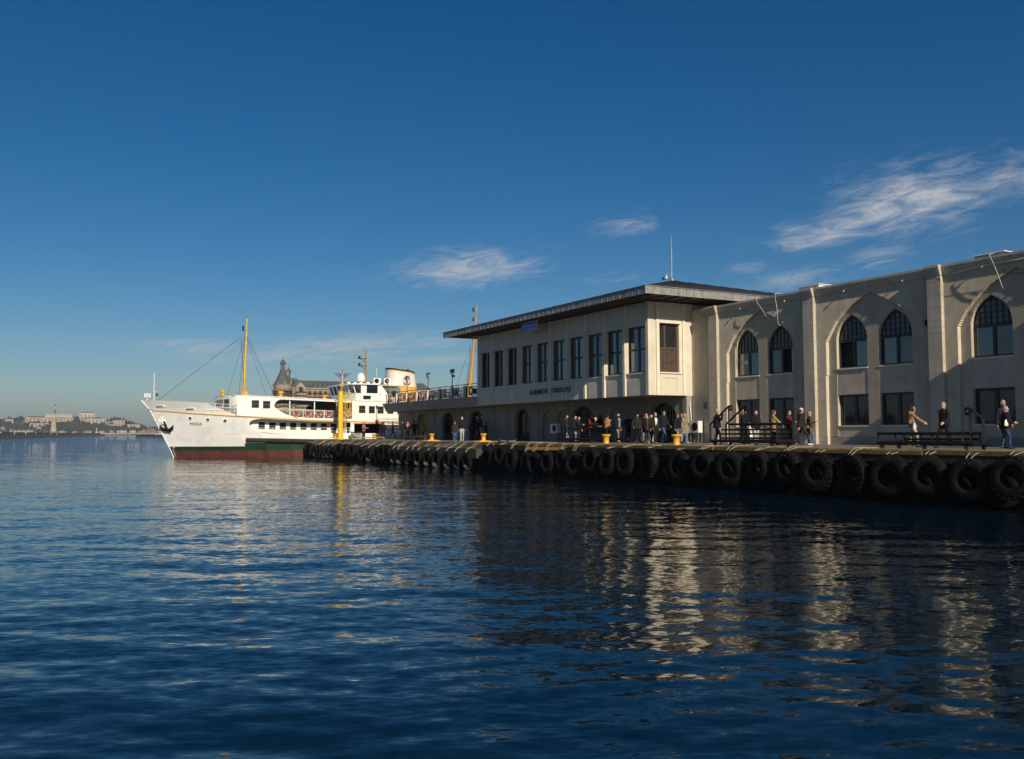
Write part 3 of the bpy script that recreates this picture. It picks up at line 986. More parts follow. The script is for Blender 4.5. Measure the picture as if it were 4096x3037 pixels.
for (p, q) in ((31.90, 32.28), (32.38, 33.18)):
    ubox('pane', bw, p, q, gy + .01, gy + .02, 7.17, 8.42, GLASSD)
    ubox('shutter_backing', bw, p, q, gy + .012, gy + .02, 5.80, 7.05, WOODW)
    zz = 5.86
    while zz < 7.0:
        s_ = MB()
        s_.add([(p + .03, gy - .018, zz), (q - .03, gy - .018, zz), (q - .03, gy + .008, zz + .05), (p + .03, gy + .008, zz + .05)], [(0, 1, 2, 3)])
        s_.build('louvre', WOODW, bw)
        zz += .065
# far end wall of the upper hall, with windows onto the terrace, and its floor
ew = MB()
ew.cols(frange(31.42, 46, 1.0), lambda u: 4.42, lambda u: 9.72, [(31.9 + 1.9 * k, 33.5 + 1.9 * k, lambda u: 5.3, lambda u: 7.9) for k in range(7)], lambda u, z, d: (u, BY1 - .2 + .2 * d, z), .2)
ew.box(31.4, 46, 40.8, 61.6, 4.422, 4.6)
ew.box(46, 46.2, 40.5, 61.9, 4.42, 9.72)
ew.box(34.3, 46, 40.5, 40.7, 4.42, 9.72)
ew.build('rear_walls', mat('inner_plaster', (0.34, 0.31, 0.26), 0.9), ft)
# --- eaves and roof
EX, EY0, EY1, EX1 = 29.35, 38.4, 64.4, 48.4
EZ0, EZ1 = 9.76, 10.20
so = MB()
so.box(EX + .06, EX1 - .06, EY0 + .06, EY1 - .06, EZ0 + .06, EZ1 - .05)
rf = so.build('soffit', SOFFIT, ft)
for y in frange(39.5, 63.5, 0.95):
    ubox('rafter', rf, EX + .3, BX - .1, y - .05, y + .05, EZ0 - .02, EZ0 + .07, SOFFIT)
for x in frange(30.0, 44, 0.95):
    ubox('rafter', rf, x - .05, x + .05, EY0 + .3, BY0 - .1, EZ0 - .025, EZ0 + .068, SOFFIT)
n = 44
for i in range(n):
    y0 = EY0 + (EY1 - EY0) * i / n
    y1 = EY0 + (EY1 - EY0) * (i + 1) / n
    ubox('fascia_panel', ft, EX + rnd.uniform(-.006, .006), EX + .058, y0 + .006, y1 - .006, EZ0 + .01, EZ1 - .02, LEAD)
    ubox('seam', ft, EX - .016, EX + .03, y0 - .010, y0 + .003, EZ0, EZ1 - .015, LEAD)
n = 34
for i in range(n):
    x0 = EX + (EX1 - EX) * i / n
    x1 = EX + (EX1 - EX) * (i + 1) / n
    ubox('fascia_panel', ft, x0 + .008, x1 - .008, EY0 + rnd.uniform(-.005, .005), EY0 + .058, EZ0 + .01, EZ1 - .02, LEAD)
ubox('eaves_cap', ft, EX - .05, EX1, EY0 - .05, EY1 + .05, EZ1 - .018, EZ1 + .012, LEAD)
ax = (EX + EX1) / 2
hp = (EX1 - EX) / 2
zt = 12.62
rm = MB()
e = 0.02
v = [(EX + e, EY0 + e, EZ1 + .013), (EX1 - e, EY0 + e, EZ1 + .013), (EX1 - e, EY1 - e, EZ1 + .013), (EX + e, EY1 - e, EZ1 + .013), (ax, EY0 + hp, zt), (ax, EY1 - hp, zt)]
rm.add(v, [(0, 1, 4), (1, 2, 5, 4), (2, 3, 5), (3, 0, 4, 5)])
roof = rm.build('roof', ROOFD, ft)
# rolls of the sheet roof
for i in range(1, 26):
    rr_ = MB()
    x = EX + (EX1 - EX) * i / 26
    d = min(x - EX, EX1 - x)
    rr_.tube([(x, EY0 + .1, EZ1 + .03), (x, EY0 + d - .1, EZ1 + .02 + (zt - EZ1) * (d - .1) / hp)], .02, 4)
    rr_.build('roof_roll', ROOFD, roof)
rod = MB()
rod.tube([(ax, EY0 + hp, zt - .05), (ax, EY0 + hp, zt + .15), (ax, EY0 + hp, zt + .2)], [.2, .12, .06], 10)
rod.tube([(ax, EY0 + hp, zt + .2), (ax + .02, EY0 + hp, zt + 1.7), (ax, EY0 + hp, zt + 3.1)], [.045, .035, .012], 6)
rod.build('lightning_rod', GRYM, roof)
# --- letters
LW = {'K': .27, 'A': .31, 'D': .29, 'I': .13, 'Ö': .32, 'Y': .28, 'İ': .13, 'S': .26, 'E': .25, 'L': .23}


def word(s, y0, y1, z0, capz):
    tot = sum(LW[c] for c in s)
    gap = ((y0 - y1) - tot) / (len(s) - 1)
    y = y0
    for c in s:
        me = text_mesh(c, .44, .03, LETTER, 'letter')
        vs = np.array([v.co[:] for v in me.vertices])
        x0, x1 = vs[:, 0].min(), vs[:, 0].max()
        w = LW[c] if c not in 'Iİ' else .055
        sc = w / (x1 - x0)
        bz = .30 / 0.306
        yy = y if c not in 'Iİ' else y - .04
        new = np.stack([BX - .155 - vs[:, 2], yy - (vs[:, 0] - x0) * sc, z0 + vs[:, 1] * bz], -1) - np.array(org(ft))
        me.vertices.foreach_set('co', new.ravel())
        o = bpy.data.objects.new('letter', me)
        COL.objects.link(o)
        o.parent = ft
        y -= LW[c] + gap


word('KADIKÖY', 53.60, 51.28, 4.93, .3)
word('İSKELESİ', 50.78, 48.44, 4.95, .3)
# --- hanging sign under the eaves
sg = thing('hanging_sign', 'pale blue rectangular sign hanging under the terminal eaves', 'sign', (29.95, 51.9, 9.15))
SB = mat('sign_pale_blue', (0.24, 0.40, 0.66), 0.4, var=0.03)
SD = mat('sign_blue', (0.03, 0.11, 0.42), 0.4, var=0.05)
MB().box(29.92, 30.02, 50.86, 52.9, 9.15, 9.77).build('board', SB, sg)
bl = MB()
bl.box(29.908, 29.919, 52.32, 52.86, 9.17, 9.75)
bl.build('blue_field', SD, sg)
wv = MB()
wv.prism([(52.45, 9.30), (52.78, 9.27), (52.75, 9.42), (52.64, 9.40), (52.60, 9.52), (52.66, 9.66), (52.52, 9.58), (52.42, 9.70), (52.40, 9.48)], 'x', 29.898, 29.907)
wv.build('white_device', SB, sg)
# two lines of blue lettering, too blurred in the photograph to read: worn strokes only
for z, ws in ((9.50, (.16, .10, .14, .09, .15, .12, .10)), (9.26, (.12, .15, .09, .13, .11, .16, .10))):
    y = 52.2
    for w in ws:
        ubox('worn_stroke', sg, 29.911, 29.919, y - w, y, z, z + .15, SD)
        y -= w + .06
for y in (51.1, 52.6):
    MB().tube([(29.97, y, 9.77), (29.97, y, EZ0 + .06)], .012, 5).build('hanger', BLKM, sg)

# --- lamps on the terrace posts
def lamp(y, double, label):
    t = thing('terrace_lamp', label, 'lamp', (32.2, y, 6.12), 'lamps on the terrace parapet')
    p = MB()
    p.lathe([(.09, 6.12), (.09, 6.17), (.05, 6.22), (.036, 6.3), (.034, 7.2), (.05, 7.24), (.034, 7.28)], (32.2, y, 0), 10)
    p.build('pole', BLUEM, t, smooth=True, angle=40)
    offs = (-.19, .19) if double else (0,)
    for o_ in offs:
        if double:
            a = MB()
            a.tube([(32.2, y, 7.22), (32.2, y + o_ * .5, 7.16), (32.2, y + o_, 7.24), (32.2, y + o_, 7.33)], .02, 6)
            a.build('arm', BLUEM, t, smooth=True)
        z = 7.32
        l = MB()
        l.lathe([(.03, z), (.07, z + .02), (.12, z + .22), (.001, z + .23)], (32.2, y + o_, 0), 8)
        ln = l.build('lantern', LGLASS, t)
        h = MB()
        h.lathe([(.15, z + .225), (.16, z + .25), (.10, z + .32), (.03, z + .38), (.02, z + .42), (.001, z + .44)], (32.2, y + o_, 0), 8)
        h.build('lantern_cap', BLUEM, ln)
        c_ = MB()
        for q in range(8):
            th = 2 * math.pi * q / 8
            c_.tube([(32.2 + .07 * math.cos(th), y + o_ + .07 * math.sin(th), z + .02), (32.2 + .125 * math.cos(th), y + o_ + .125 * math.sin(th), z + .23)], .008, 4)
        c_.build('lantern_bars', BLUEM, ln)
    return t


lamp(83.85, False, 'single lantern lamp on the outermost terrace post before the white ferry')
lamp(78.82, True, 'double lantern lamp seen against the ferry funnel emblem')
lamp(73.88, True, 'double lantern lamp against the sky just right of the funnel')
l7 = lamp(68.82, True, 'double lantern lamp with a box on its pole nearest the leaning mast')
MB().box(32.1, 32.3, 68.5, 68.74, 7.0, 7.18).build('control_box', BLUEM, l7)

# --- lifebuoys
def buoy_mesh(m1, m2, name):
    b = MB()
    n, k = 24, 8
    vs = []
    for i in range(n):
        th = 2 * math.pi * i / n
        for j in range(k):
            ph = 2 * math.pi * j / k
            r = .29 + .075 * math.cos(ph)
            vs.append((.055 * math.sin(ph), r * math.cos(th), r * math.sin(th)))
    o = len(b.v)
    b.v.extend(vs)
    for i in range(n):
        for j in range(k):
            b.f.append((i * k + j, i * k + (j + 1) % k, ((i + 1) % n) * k + (j + 1) % k, ((i + 1) % n) * k + j))
            b.m.append(1 if i % 6 in (0,) else 0)
    return b.mesh(name, [m1, m2], smooth=True)


BUOY = buoy_mesh(ORANGE, WHT, 'lifebuoy')
RLINE = MB()
for q in range(4):
    a0 = q * math.pi / 2 + .15
    RLINE.tube([(-.03, .37 * math.cos(a0 + t_ * 1.27), .37 * math.sin(a0 + t_ * 1.27)) for t_ in (0, .25, .5, .75, 1)], .012, 5)
RLINE = RLINE.mesh('grab_line', ROPE)


def lifebuoy(loc, rz, label, group):
    t = bpy.data.objects.new('lifebuoy', BUOY)
    COL.objects.link(t)
    t.location = loc
    t.rotation_euler = (rnd.uniform(-.5, .5) if False else 0, 0, rz)
    tag(t, label, 'lifebuoy', group)
    c = bpy.data.objects.new('grab_line', RLINE)
    COL.objects.link(c)
    c.parent = t
    return t


bl_y = [82.6, 80.1, 77.6, 75.1, 72.6, 70.1, 67.6, 65.0]
for i, y in enumerate(bl_y):
    lifebuoy((32.06, y, 5.72), 0, 'orange lifebuoy on the terrace railing, %s from the ferry end' % ORD[i], 'lifebuoys on the terrace railing')

# --- terrace tables and chairs
TBL = {}
def cafe_set(x, y, k):
    t = thing('cafe_table', 'small dark table on the terrace behind the railing, %s from the ferry end' % ORD[k], 'table', (x, y, 5.16), 'tables on the terrace')
    MB().lathe([(.38, 5.88), (.38, 5.92)], (x, y, 0), 14).build('table_top', WOODW, t)
    MB().tube([(x, y, 5.2), (x, y, 5.88)], .035, 6).build('table_leg', BLKM, t)
    MB().lathe([(.25, 5.161), (.22, 5.2)], (x, y, 0), 10).build('table_base', BLKM, t)
    for q, s in enumerate((-1, 1)):
        cy = y + s * .75
        c = thing('terrace_chair', 'dark terrace chair %s of the %s table from the ferry end' % (('camera-side', 'ferry-side')[q], ORD[k]), 'chair', (x, cy, 5.16), 'chairs on the terrace')
        MB().box(x - .2, x + .2, cy - .2, cy + .2, 5.58, 5.62).build('seat', WOODW, c)
        b_ = MB().box(x - .2, x + .2, cy + s * .2 - .015, cy + s * .2 + .015, 5.62, 6.02)
        b_.build('backrest', WOODW, c)
        for a in (-.18, .18):
            for b2 in (-.18, .18):
                ubox('leg', c, x + a - .015, x + a + .015, cy + b2 - .015, cy + b2 + .015, 5.161, 5.58, BLKM)


for k, y in enumerate((81.0, 78.2, 75.4, 72.4, 69.5, 66.3)):
    cafe_set(33.3 + .25 * (k % 2), y, k)

# seagull on the hip of the roof
sgx, sgy = 35.9, EY0 + 6.5
sgz = EZ1 + (zt - EZ1) * 6.5 / hp + .01
gl = MB()
gl.ball((sgx, sgy, sgz + .22), .11, 10, 7, 0, (1.0, 1.9, 1.0))
gl.ball((sgx, sgy - .14, sgz + .36), .06, 8, 6, 0, (1, 1.1, 1.05))
gl.tube([(sgx, sgy - .10, sgz + .27), (sgx, sgy - .14, sgz + .36)], [.075, .05], 8)
gl.tube([(sgx, sgy + .12, sgz + .22), (sgx, sgy + .36, sgz + .18)], [.06, .015], 6, 1)
gl.tube([(sgx, sgy - .19, sgz + .355), (sgx, sgy - .27, sgz + .34)], [.018, .005], 5, 2)
for s in (-.04, .04):
    gl.tube([(sgx + s, sgy, sgz - .005), (sgx + s, sgy, sgz + .14)], .008, 4, 2)
for s in (-1, 1):
    gl.ball((sgx + s * .085, sgy + .05, sgz + .24), .1, 8, 6, 1, (.35, 1.9, .7))
g_ = gl.build('seagull', [WHT, GRYM, STRIPE], None, smooth=True)
tag(g_, 'white seagull standing on the dark roof near the lightning rod', 'bird')

# ------------------------------------------------------------------ the white ferry berthed across the pier head
YC, HB = 93.6, 5.0
fe = thing('ferry', 'white passenger ferry with green and red hull lying behind the pier head', 'ferry', (35, YC, 0))
ip = lambda z, a, b: float(np.interp(z, a, b))


def xst(z):
    return ip(z, [-1, 0, .62, 1.13, 4.62, 5.61], [14.3, 13.7, 13.45, 13.2, 11.45, 10.6])


def hb(x, z):
    L_ = ip(z, [0, 2, 5.6], [13.5, 12, 10.5])
    p = ip(z, [0, 5.6], [1.7, 2.1])
    u = min(1.0, max(0.0, (x - xst(z)) / L_))
    b = HB * (1 - (1 - u) ** p)
    if x > 50:
        b *= math.sqrt(max(0.0, 1 - ((x - 50) / 10.2) ** 2))
    if z < 0:
        b *= 1 + .12 * z
    return b


def port(x, z, out=0.0):
    return (x, YC - hb(x, z) - out, z)


zstr = lerp_tab([(10.6, 4.72), (11.44, 4.62), (15.0, 4.28), (18.4, 4.02), (25.8, 3.62), (32.6, 3.44), (45, 3.34), (60, 3.6)])
ztop = lerp_tab([(10.6, 5.61), (13.3, 5.48), (15.9, 5.29), (17.45, 4.66), (18.6, 4.22), (18.9, 4.16)])
zroof = lerp_tab([(17.0, 6.02), (18.9, 5.98), (20.8, 5.92), (28.9, 5.67), (40, 5.5), (60, 5.6)])
# hull shell in horizontal bands so that the paint follows the waterline
zl = [-1.0, -0.4, 0.0, 0.3, 0.66, 1.08, 1.35, 1.6, 1.95, 2.3]
cols_u = [0, .004, .012, .025, .045, .07, .1, .14, .18, .23, .28, .34, .4, .46, .52, .58, .64, .7, .78, .86, .92, .96, .985, 1.0]
hs_ = MB()
for sgn in (-1, 1):
    for j in range(len(zl) - 1):
        za, zb = zl[j], zl[j + 1]
        for i in range(len(cols_u) - 1):
            q = []
            for (u, z) in ((cols_u[i], za), (cols_u[i + 1], za), (cols_u[i + 1], zb), (cols_u[i], zb)):
                x = xst(z) + u * (60.0 - xst(z))
                q.append((x, YC + sgn * hb(x, z), z))
            xm = q[0][0]
            m = 1 if zb <= .67 else (2 if zb <= 1.09 or (xm > 19.7 and zb <= 1.61) else 0)
            hs_.add(q, [(0, 1, 2, 3)], m)
hs_.build('hull', [HULLW, HULLR, HULLG], fe, smooth=True, angle=50)


def lo_prom(x):
    return ip(x, [19.96, 20.05, 20.3, 20.7, 21.2, 21.8, 60], [3.30, 3.08, 2.80, 2.58, 2.42, 2.34, 2.32])


def hi_prom(x):
    t = ip(x, [19.96, 20.05, 20.3, 20.6, 60], [3.36, 3.52, 3.66, 3.72, 9])
    return min(t, zstr(x) - .10)


prom = (19.96, 30.0, lo_prom, hi_prom)
gate = (30.4, 33.45, lambda u: 2.3005, lambda u: 3.26)
aft = (47.0, 52.0, lambda u: 2.34, lambda u: zstr(u) - .2)
pr = lambda x0, x1, z0, z1: (x0, x1, lambda u: z0, lambda u: z1)
hw1 = (11.94, 12.62, lambda u: 4.91, lambda u: 5.06)
hw2 = (14.42, 15.2, lambda u: 4.60, lambda u: 4.78)
xs_ = frange(10.62, 21, .22) + frange(21, 60, 1.0) + [19.98, 20.02, 20.05, 20.12, 20.2, 20.3, 20.45, 20.6, 20.7, 21.2, 21.8]


def top_shell(x):
    return ztop(x) if x < 18.9 else zstr(x) + .06


def bot_shell(x):
    # the stem rakes: near the bow the shell starts where the stem is
    return 2.3 if x >= xst(2.3) else min(top_shell(x) - .002, ip(x, [10.6, 11.45, xst(2.3)], [5.605, 4.62, 2.3]))


BANDS = [2.3, 2.6, 2.9, 3.2, 3.5, 3.8, 4.1, 4.4, 4.8, 5.2, 5.7]


def clampf(f, a, b):
    return lambda u: min(b, max(a, f(u)))


for sgn in (-1, 1):
    sh = MB()
    for za, zb in zip(BANDS[:-1], BANDS[1:]):
        hl = [(h[0], h[1], clampf(h[2], za, zb), clampf(h[3], za, zb)) for h in (prom, gate, aft, hw1, hw2)]
        sh.cols(xs_, clampf(bot_shell, za, zb), clampf(top_shell, za, zb), hl, (lambda s: (lambda x, z, d: (x, YC + s * (hb(x, z) - .06 * d), z)))(sgn), .06)
    bm_ = sh.build('side_plating', HULLW, fe, smooth=True, angle=35, weld=True)
# stem bar closes the bow
MB().tube([(xst(z) - .01, YC, z) for z in (-1, 0, .62, 1.13, 2.3, 3.4, 4.62, 5.2, 5.6)], .05, 8).build('stem_bar', HULLW, fe, smooth=True)
# ochre sheer stripe
for sgn in (-1, 1):
    sp = MB()
    xx = frange(11.6, 22, .3) + frange(22, 59.8, 1.2)[1:]
    for a, b in zip(xx[:-1], xx[1:]):
        q = []
        for (x, dz) in ((a, -.065), (b, -.065), (b, .065), (a, .065)):
            z = zstr(x) + dz
            q.append((x, YC + sgn * (hb(x, z) + .025), z))
        sp.add(q + [(x, y - sgn * .03, z) for x, y, z in q], [(0, 1, 2, 3), (0, 4, 5, 1), (3, 2, 6, 7)])
    sp.build('sheer_stripe', STRIPE, fe, smooth=True)
# timber fender belt
for sgn in (-1, 1):
    bt = MB()
    xx = frange(19.75, 58, .7)
    rings = []
    for x in xx:
        zc = ip(x, [19.75, 25.8, 58], [1.72, 1.55, 1.5])
        ring = []
        for (o_, dz) in ((-.03, .2), (.2, .16), (.3, .04), (.3, -.1), (.22, -.19), (-.03, -.22)):
            ring.append((x, YC + sgn * (hb(x, zc) + o_), zc + dz))
        rings.append(ring)
    vs = [p for r in rings for p in r]
    n = 6
    fs = [(i * n + j, i * n + (j + 1) % n, (i + 1) * n + (j + 1) % n, (i + 1) * n + j) for i in range(len(rings) - 1) for j in range(n)]
    fs += [tuple(range(n)), tuple((len(rings) - 1) * n + j for j in range(n))]
    bt.add(vs, fs)
    bt.build('fender_belt', BELT, fe)
# decks
def deck(name, x0, x1, zf, m, inset=.08, th=.07):
    d = MB()
    xx = frange(x0, x1, .6)
    for a, b in zip(xx[:-1], xx[1:]):
        q = [(a, YC - hb(a, zf(a)) + inset, zf(a)), (b, YC - hb(b, zf(b)) + inset, zf(b)), (b, YC + hb(b, zf(b)) - inset, zf(b)), (a, YC + hb(a, zf(a)) - inset, zf(a))]
        d.add(q + [(x, y, z - th) for x, y, z in q], [(0, 1, 2, 3), (7, 6, 5, 4), (0, 4, 5, 1), (2, 6, 7, 3)])
    return d.build(name, m, fe)


DECKG = mat('deck_grey', (0.20, 0.21, 0.20), 0.8, var=0.15)
deck('foredeck', 11.2, 19.2, lambda x: ip(x, [11, 19.2], [4.75, 4.15]), DECKG)
deck('main_deck', 19.0, 59, lambda x: 2.25, DECKG)
deck('saloon_deck', 19.0, 59, lambda x: zstr(x) + .05, DECKG, th=.16)
# house sides above the stripe
win_hi = []


def lo_up(x):
    return ip(x, [22.22, 22.3, 22.5, 22.9, 23.4, 23.8, 24.6, 26, 28, 30.14], [4.98, 4.86, 4.72, 4.46, 4.20, 4.07, 3.95, 3.87, 3.82, 3.77])


def hi_up(x):
    return ip(x, [22.22, 22.26, 22.35, 22.5, 22.8, 23.2, 30.14], [5.04, 5.20, 5.38, 5.53, 5.66, 5.665, 5.44])


hwin = [(20.1, 20.76, 4.83, 5.56), (21.15, 21.81, 4.78, 5.50), (30.91, 31.57, 4.40, 5.14), (31.98, 32.60, 4.38, 5.10), (32.93, 33.57, 4.36, 5.08), (34.0, 34.65, 4.34, 5.06),
        (35.1, 35.75, 4.33, 5.05), (36.2, 36.85, 4.32, 5.04), (37.3, 37.95, 4.31, 5.03), (38.4, 39.05, 4.3, 5.02), (39.5, 40.15, 4.3, 5.02)]
hx = frange(18.75, 24, .25) + frange(24, 56, 1.0) + [22.24, 22.26, 22.3, 22.35, 22.4, 22.5, 22.65, 22.8, 22.9, 23.2, 23.4, 23.8, 24.6]
for sgn in (-1, 1):
    sh = MB()
    holes = [(22.22, 30.14, lo_up, hi_up)] + [(a, b, (lambda v: (lambda u: v))(c), (lambda v: (lambda u: v))(d)) for a, b, c, d in hwin]
    sh.cols(hx, lambda x: zstr(x) + .0605, lambda x: zroof(x), holes, (lambda s: (lambda x, z, d: (x, YC + s * (hb(x, 4.4) - .0 - .05 * d), z)))(sgn), .05)
    sh.build('house_side', SHIPW, fe, smooth=True, angle=35)
    if sgn == -1:
        for a, b, c, d in hwin:
            y = YC - hb((a + b) / 2, 4.4)
            ya, yb = YC - hb(a, 4.4) + .03, YC - hb(b, 4.4) + .03
            w = MB()
            w.add([(a, ya, c), (b, yb, c), (b, yb, d), (a, ya, d)], [(0, 1, 2, 3)])
            wo_ = w.build('window', GLASSD, fe)
            f = MB()
            for (p, q) in (((a, c), (b, c)), ((b, c), (b, d)), ((b, d), (a, d)), ((a, d), (a, c)), ((a, (c + d) / 2), (b, (c + d) / 2))):
                f.tube([(p[0], ip(p[0], [a, b], [ya, yb]) - .03, p[1]), (q[0], ip(q[0], [a, b], [ya, yb]) - .03, q[1])], .022, 5)
            f.build('window_frame', GRYM, wo_)
# curved house front with slanted windows
hf = MB()
yy = frange(YC - hb(18.75, 4.4), YC + hb(18.75, 4.4), .3)
fx = lambda y, z: 18.75 - .95 * max(0, (1 - ((y - YC) / hb(18.75, 4.4)) ** 2)) ** .7 + .12 * (z - 4.2) * 0
hf.cols(yy, lambda y: 4.08, lambda y: 6.0, [], lambda y, z, d: (fx(y, z) + .05 * d, y, z), .05)
hfo = hf.build('house_front', SHIPW, fe, smooth=True)
for (a, b) in ((90.2, 91.3), (91.6, 92.8), (93.0, 94.2), (94.4, 95.6)):
    w = MB()
    w.add([(fx(a, 0) - .03, a, 4.95), (fx(b, 0) - .03, b, 4.95), (fx(b, 0) - .03, b, 5.7), (fx(a, 0) - .03, a, 5.7)], [(0, 1, 2, 3)])
    w.build('front_window', GLASSD, hfo)
# roof of the house
rf_ = MB()
xx = frange(17.9, 56, .6)
for a, b in zip(xx[:-1], xx[1:]):
    q = []
    for x in (a, b):
        h = (hb(max(x, 18.75), 4.4) + .06) * (1 if x > 18.8 else math.sqrt(max(0.05, 1 - ((18.8 - x) / 1.0) ** 2)))
        q.append((x, h, zroof(x) + .001))
    (xa, ha, z_a), (xb, hb_, z_b) = q
    v = [(xa, YC - ha, z_a), (xb, YC - hb_, z_b), (xb, YC + hb_, z_b), (xa, YC + ha, z_a)]
    rf_.add(v + [(x, y, z + .07) for x, y, z in v], [(3, 2, 1, 0), (4, 5, 6, 7), (0, 1, 5, 4), (2, 3, 7, 6)])
rf_.build('boat_deck', SHIPW, fe)
# bulkheads of the open saloon, posts and benches
bk = MB()
bk.box(22.0, 22.06, YC - 4.3, YC + 4.3, 3.75, 5.75)
bk.build('bulkhead', SHIPW, fe)
bk = MB()
bk.box(30.2, 30.26, YC - 4.9, YC + 4.9, 3.6, 5.62)
bk.build('bulkhead', SHIPW, fe)
bk = MB()
bk.box(28.0, 30.18, YC - 2.2, YC + 2.2, 3.65, 5.6)
bk.build('stair_trunk', WOODW, fe)
for x in (23.8, 26.3, 28.6):
    for s in (-1, 1):
        ubox('deck_post', fe, x - .05, x + .05, YC + s * 4.75 - .05, YC + s * 4.75 + .05, zstr(x), zroof(x), SHIPW)
for x in (23.4, 24.6, 25.8, 27.0):
    for y in (YC - 3.0, YC + 3.0):
        bb_ = MB()
        bb_.box(x - .2, x + .2, y - 1.0, y + 1.0, 4.08, 4.13)
        bb_.box(x + .18, x + .22, y - 1.0, y + 1.0, 4.13, 4.58)
        bb_.box(x - .18, x - .14, y - .9, y - .86, 3.7, 4.08)
        bb_.box(x - .18, x - .14, y + .86, y + .9, 3.7, 4.08)
        bb_.build('deck_bench', WOODW, fe)
# railing of the upper opening
for s in (-1, 1):
    r = MB()
    yv = lambda x: YC + s * (hb(x, 4.4) - .04)
    xx = frange(22.45, 30.1, .5)
    zr = lambda x: ip(x, [22.45, 24, 30.1], [4.76, 4.72, 4.52])
    r.tube([(x, yv(x), zr(x)) for x in xx], .028, 6)
    r.tube([(x, yv(x), zr(x) - .12) for x in xx], .014, 5)
    for i in range(62):
        x = 22.55 + i * .122
        r.box(x - .009, x + .009, yv(x) - .009, yv(x) + .009, max(lo_up(x) - .02, 3.7), zr(x))
    for x in (23.8, 25.1, 26.2, 27.25, 28.3, 29.4):
        r.box(x - .03, x + .03, yv(x) - .03, yv(x) + .03, 3.75, zr(x) + .02)
    r.build('upper_railing', SHIPW, fe)
# inner wall of the lower promenade with its windows
iw = MB()
lw_x = [20.98 + 1.045 * k for k in range(9)]
iw.cols(frange(20.2, 30.0, 1.0), lambda x: 2.25, lambda x: zstr(x) - .05, [(a, a + .63, lambda u: ip(u, [20, 30], [2.76, 2.62]), lambda u: ip(u, [20, 30], [3.47, 3.28])) for a in lw_x if a < 29.9 - .63], lambda x, z, d: (x, 89.75 + .05 * d, z), .05)
iw.box(20.2, 20.25, 89.8, 97.4, 2.25, 3.85)
iw.cols(frange(33.6, 52.0, 2.0), lambda x: 2.25, lambda x: zstr(x) - .05, [], lambda x, z, d: (x, 89.75 + .05 * d, z), .05)
iw.build('promenade_wall', SHIPW, fe)
ib = MB()
ib.box(20.9, 29.95, 90.2, 97.0, 2.3, 3.6)
ib.box(30.0, 33.6, 91.2, 97.0, 2.3, 3.5)
ib.build('saloon_core', DARK, fe)
for a in lw_x:
    if a < 29.2:
        z0, z1 = ip(a, [20, 30], [2.76, 2.62]), ip(a, [20, 30], [3.47, 3.28])
        ubox('promenade_window', fe, a, a + .63, 89.82, 89.84, z0, z1, GLASSD)
        ubox('window_bar', fe, a, a + .63, 89.77, 89.79, (z0 + z1) / 2 - .015, (z0 + z1) / 2 + .015, GRYM)
r = MB()
for dz in (.30, .56):
    r.tube([(x, YC - hb(x, 2.6) - .0, 2.30 + dz) for x in frange(20.8, 30.0, .6)], .02, 5)
for x in frange(21.0, 29.9, 1.05):
    r.box(x - .018, x + .018, YC - hb(x, 2.6) - .018, YC - hb(x, 2.6) + .018, 2.3, 2.87)
r.build('promenade_railing', SHIPW, fe)
r = MB()
for dz in (.35, .68, 1.0):
    r.tube([(34.0, YC - HB, 2.30 + dz), (46, YC - HB, 2.30 + dz)], .02, 5)
for x in frange(34, 46, .25):
    r.box(x - .012, x + .012, YC - HB - .012, YC - HB + .012, 2.3, 3.3)
r.build('gate_railing', BLUEM, fe)
for x in (34.9, 35.9):
    ubox('side_vent', fe, x, x + .28, YC - HB - .012, YC - HB - .002, 3.02, 3.14, GRYM)
ubox('gangway_awning', fe, 30.35, 33.5, YC - HB - .12, YC - HB + .6, 3.27, 3.345, REDP)
# forecastle railing, ventilator, mast, lights
r = MB()
for dz in (0.28, .6, .92):
    r.tube([(x, YC - hb(x, 4.9) + .12, ip(x, [15.9, 18.9], [4.36, 4.18]) + dz) for x in frange(15.9, 18.8, .3)], .02, 5)
for x in frange(16.2, 18.8, .65):
    r.box(x - .018, x + .018, YC - hb(x, 4.9) + .10, YC - hb(x, 4.9) + .14, 4.15, ip(x, [15.9, 18.9], [5.28, 5.1]))
r.build('forecastle_railing', SHIPW, fe)
v = MB()
v.lathe([(.17, 4.3), (.17, 6.35), (.25, 6.4), (.27, 6.5), (.25, 6.62), (.001, 6.66)], (18.0, 92.2, 0), 14)
v.build('ventilator', YEL, fe, smooth=True, angle=40)
for x, y, z, h in ((23.6, 91.5, zroof(23.8) + .07, .75), (28.0, 91.0, zroof(28) + .07, .55)):
    v = MB()
    v.lathe([(.30, z), (.30, z + h * .25), (.17, z + h * .4), (.17, z + h * .6), (.30, z + h * .68), (.30, z + h * .9), (.18, z + h), (.001, z + h)], (x, y, 0), 14)
    v.build('mushroom_vent', YEL, fe, smooth=True, angle=40)
ubox('vent_base', fe, 23.3, 24.6, 91.2, 91.8, zroof(23.8) + .07, zroof(23.8) + .15, YEL)
mt = MB()
mt.tube([(20.36, YC, 5.95), (20.42, YC, 8.5), (20.5, YC, 11.5), (20.58, YC, 14.2)], [.16, .14, .11, .07], 10)
mt.prism([(20.1, 6.0), (21.3, 6.0), (20.9, 6.18), (20.6, 6.62), (20.1, 6.62)], 'y', YC - .18, YC + .18)
mast = mt.build('foremast', YEL, fe, smooth=True, angle=40)
l = MB()
l.lathe([(.03, 12.85), (.1, 12.9), (.1, 13.0), (.08, 13.02), (.08, 13.2), (.11, 13.22), (.1, 13.3), (.001, 13.34)], (20.2, YC, 0), 10)
l.tube([(20.2, YC, 12.86), (20.5, YC, 12.8)], .03, 5)
l.lathe([(.05, 14.2), (.06, 14.3), (.001, 14.36)], (20.58, YC, 0), 8)
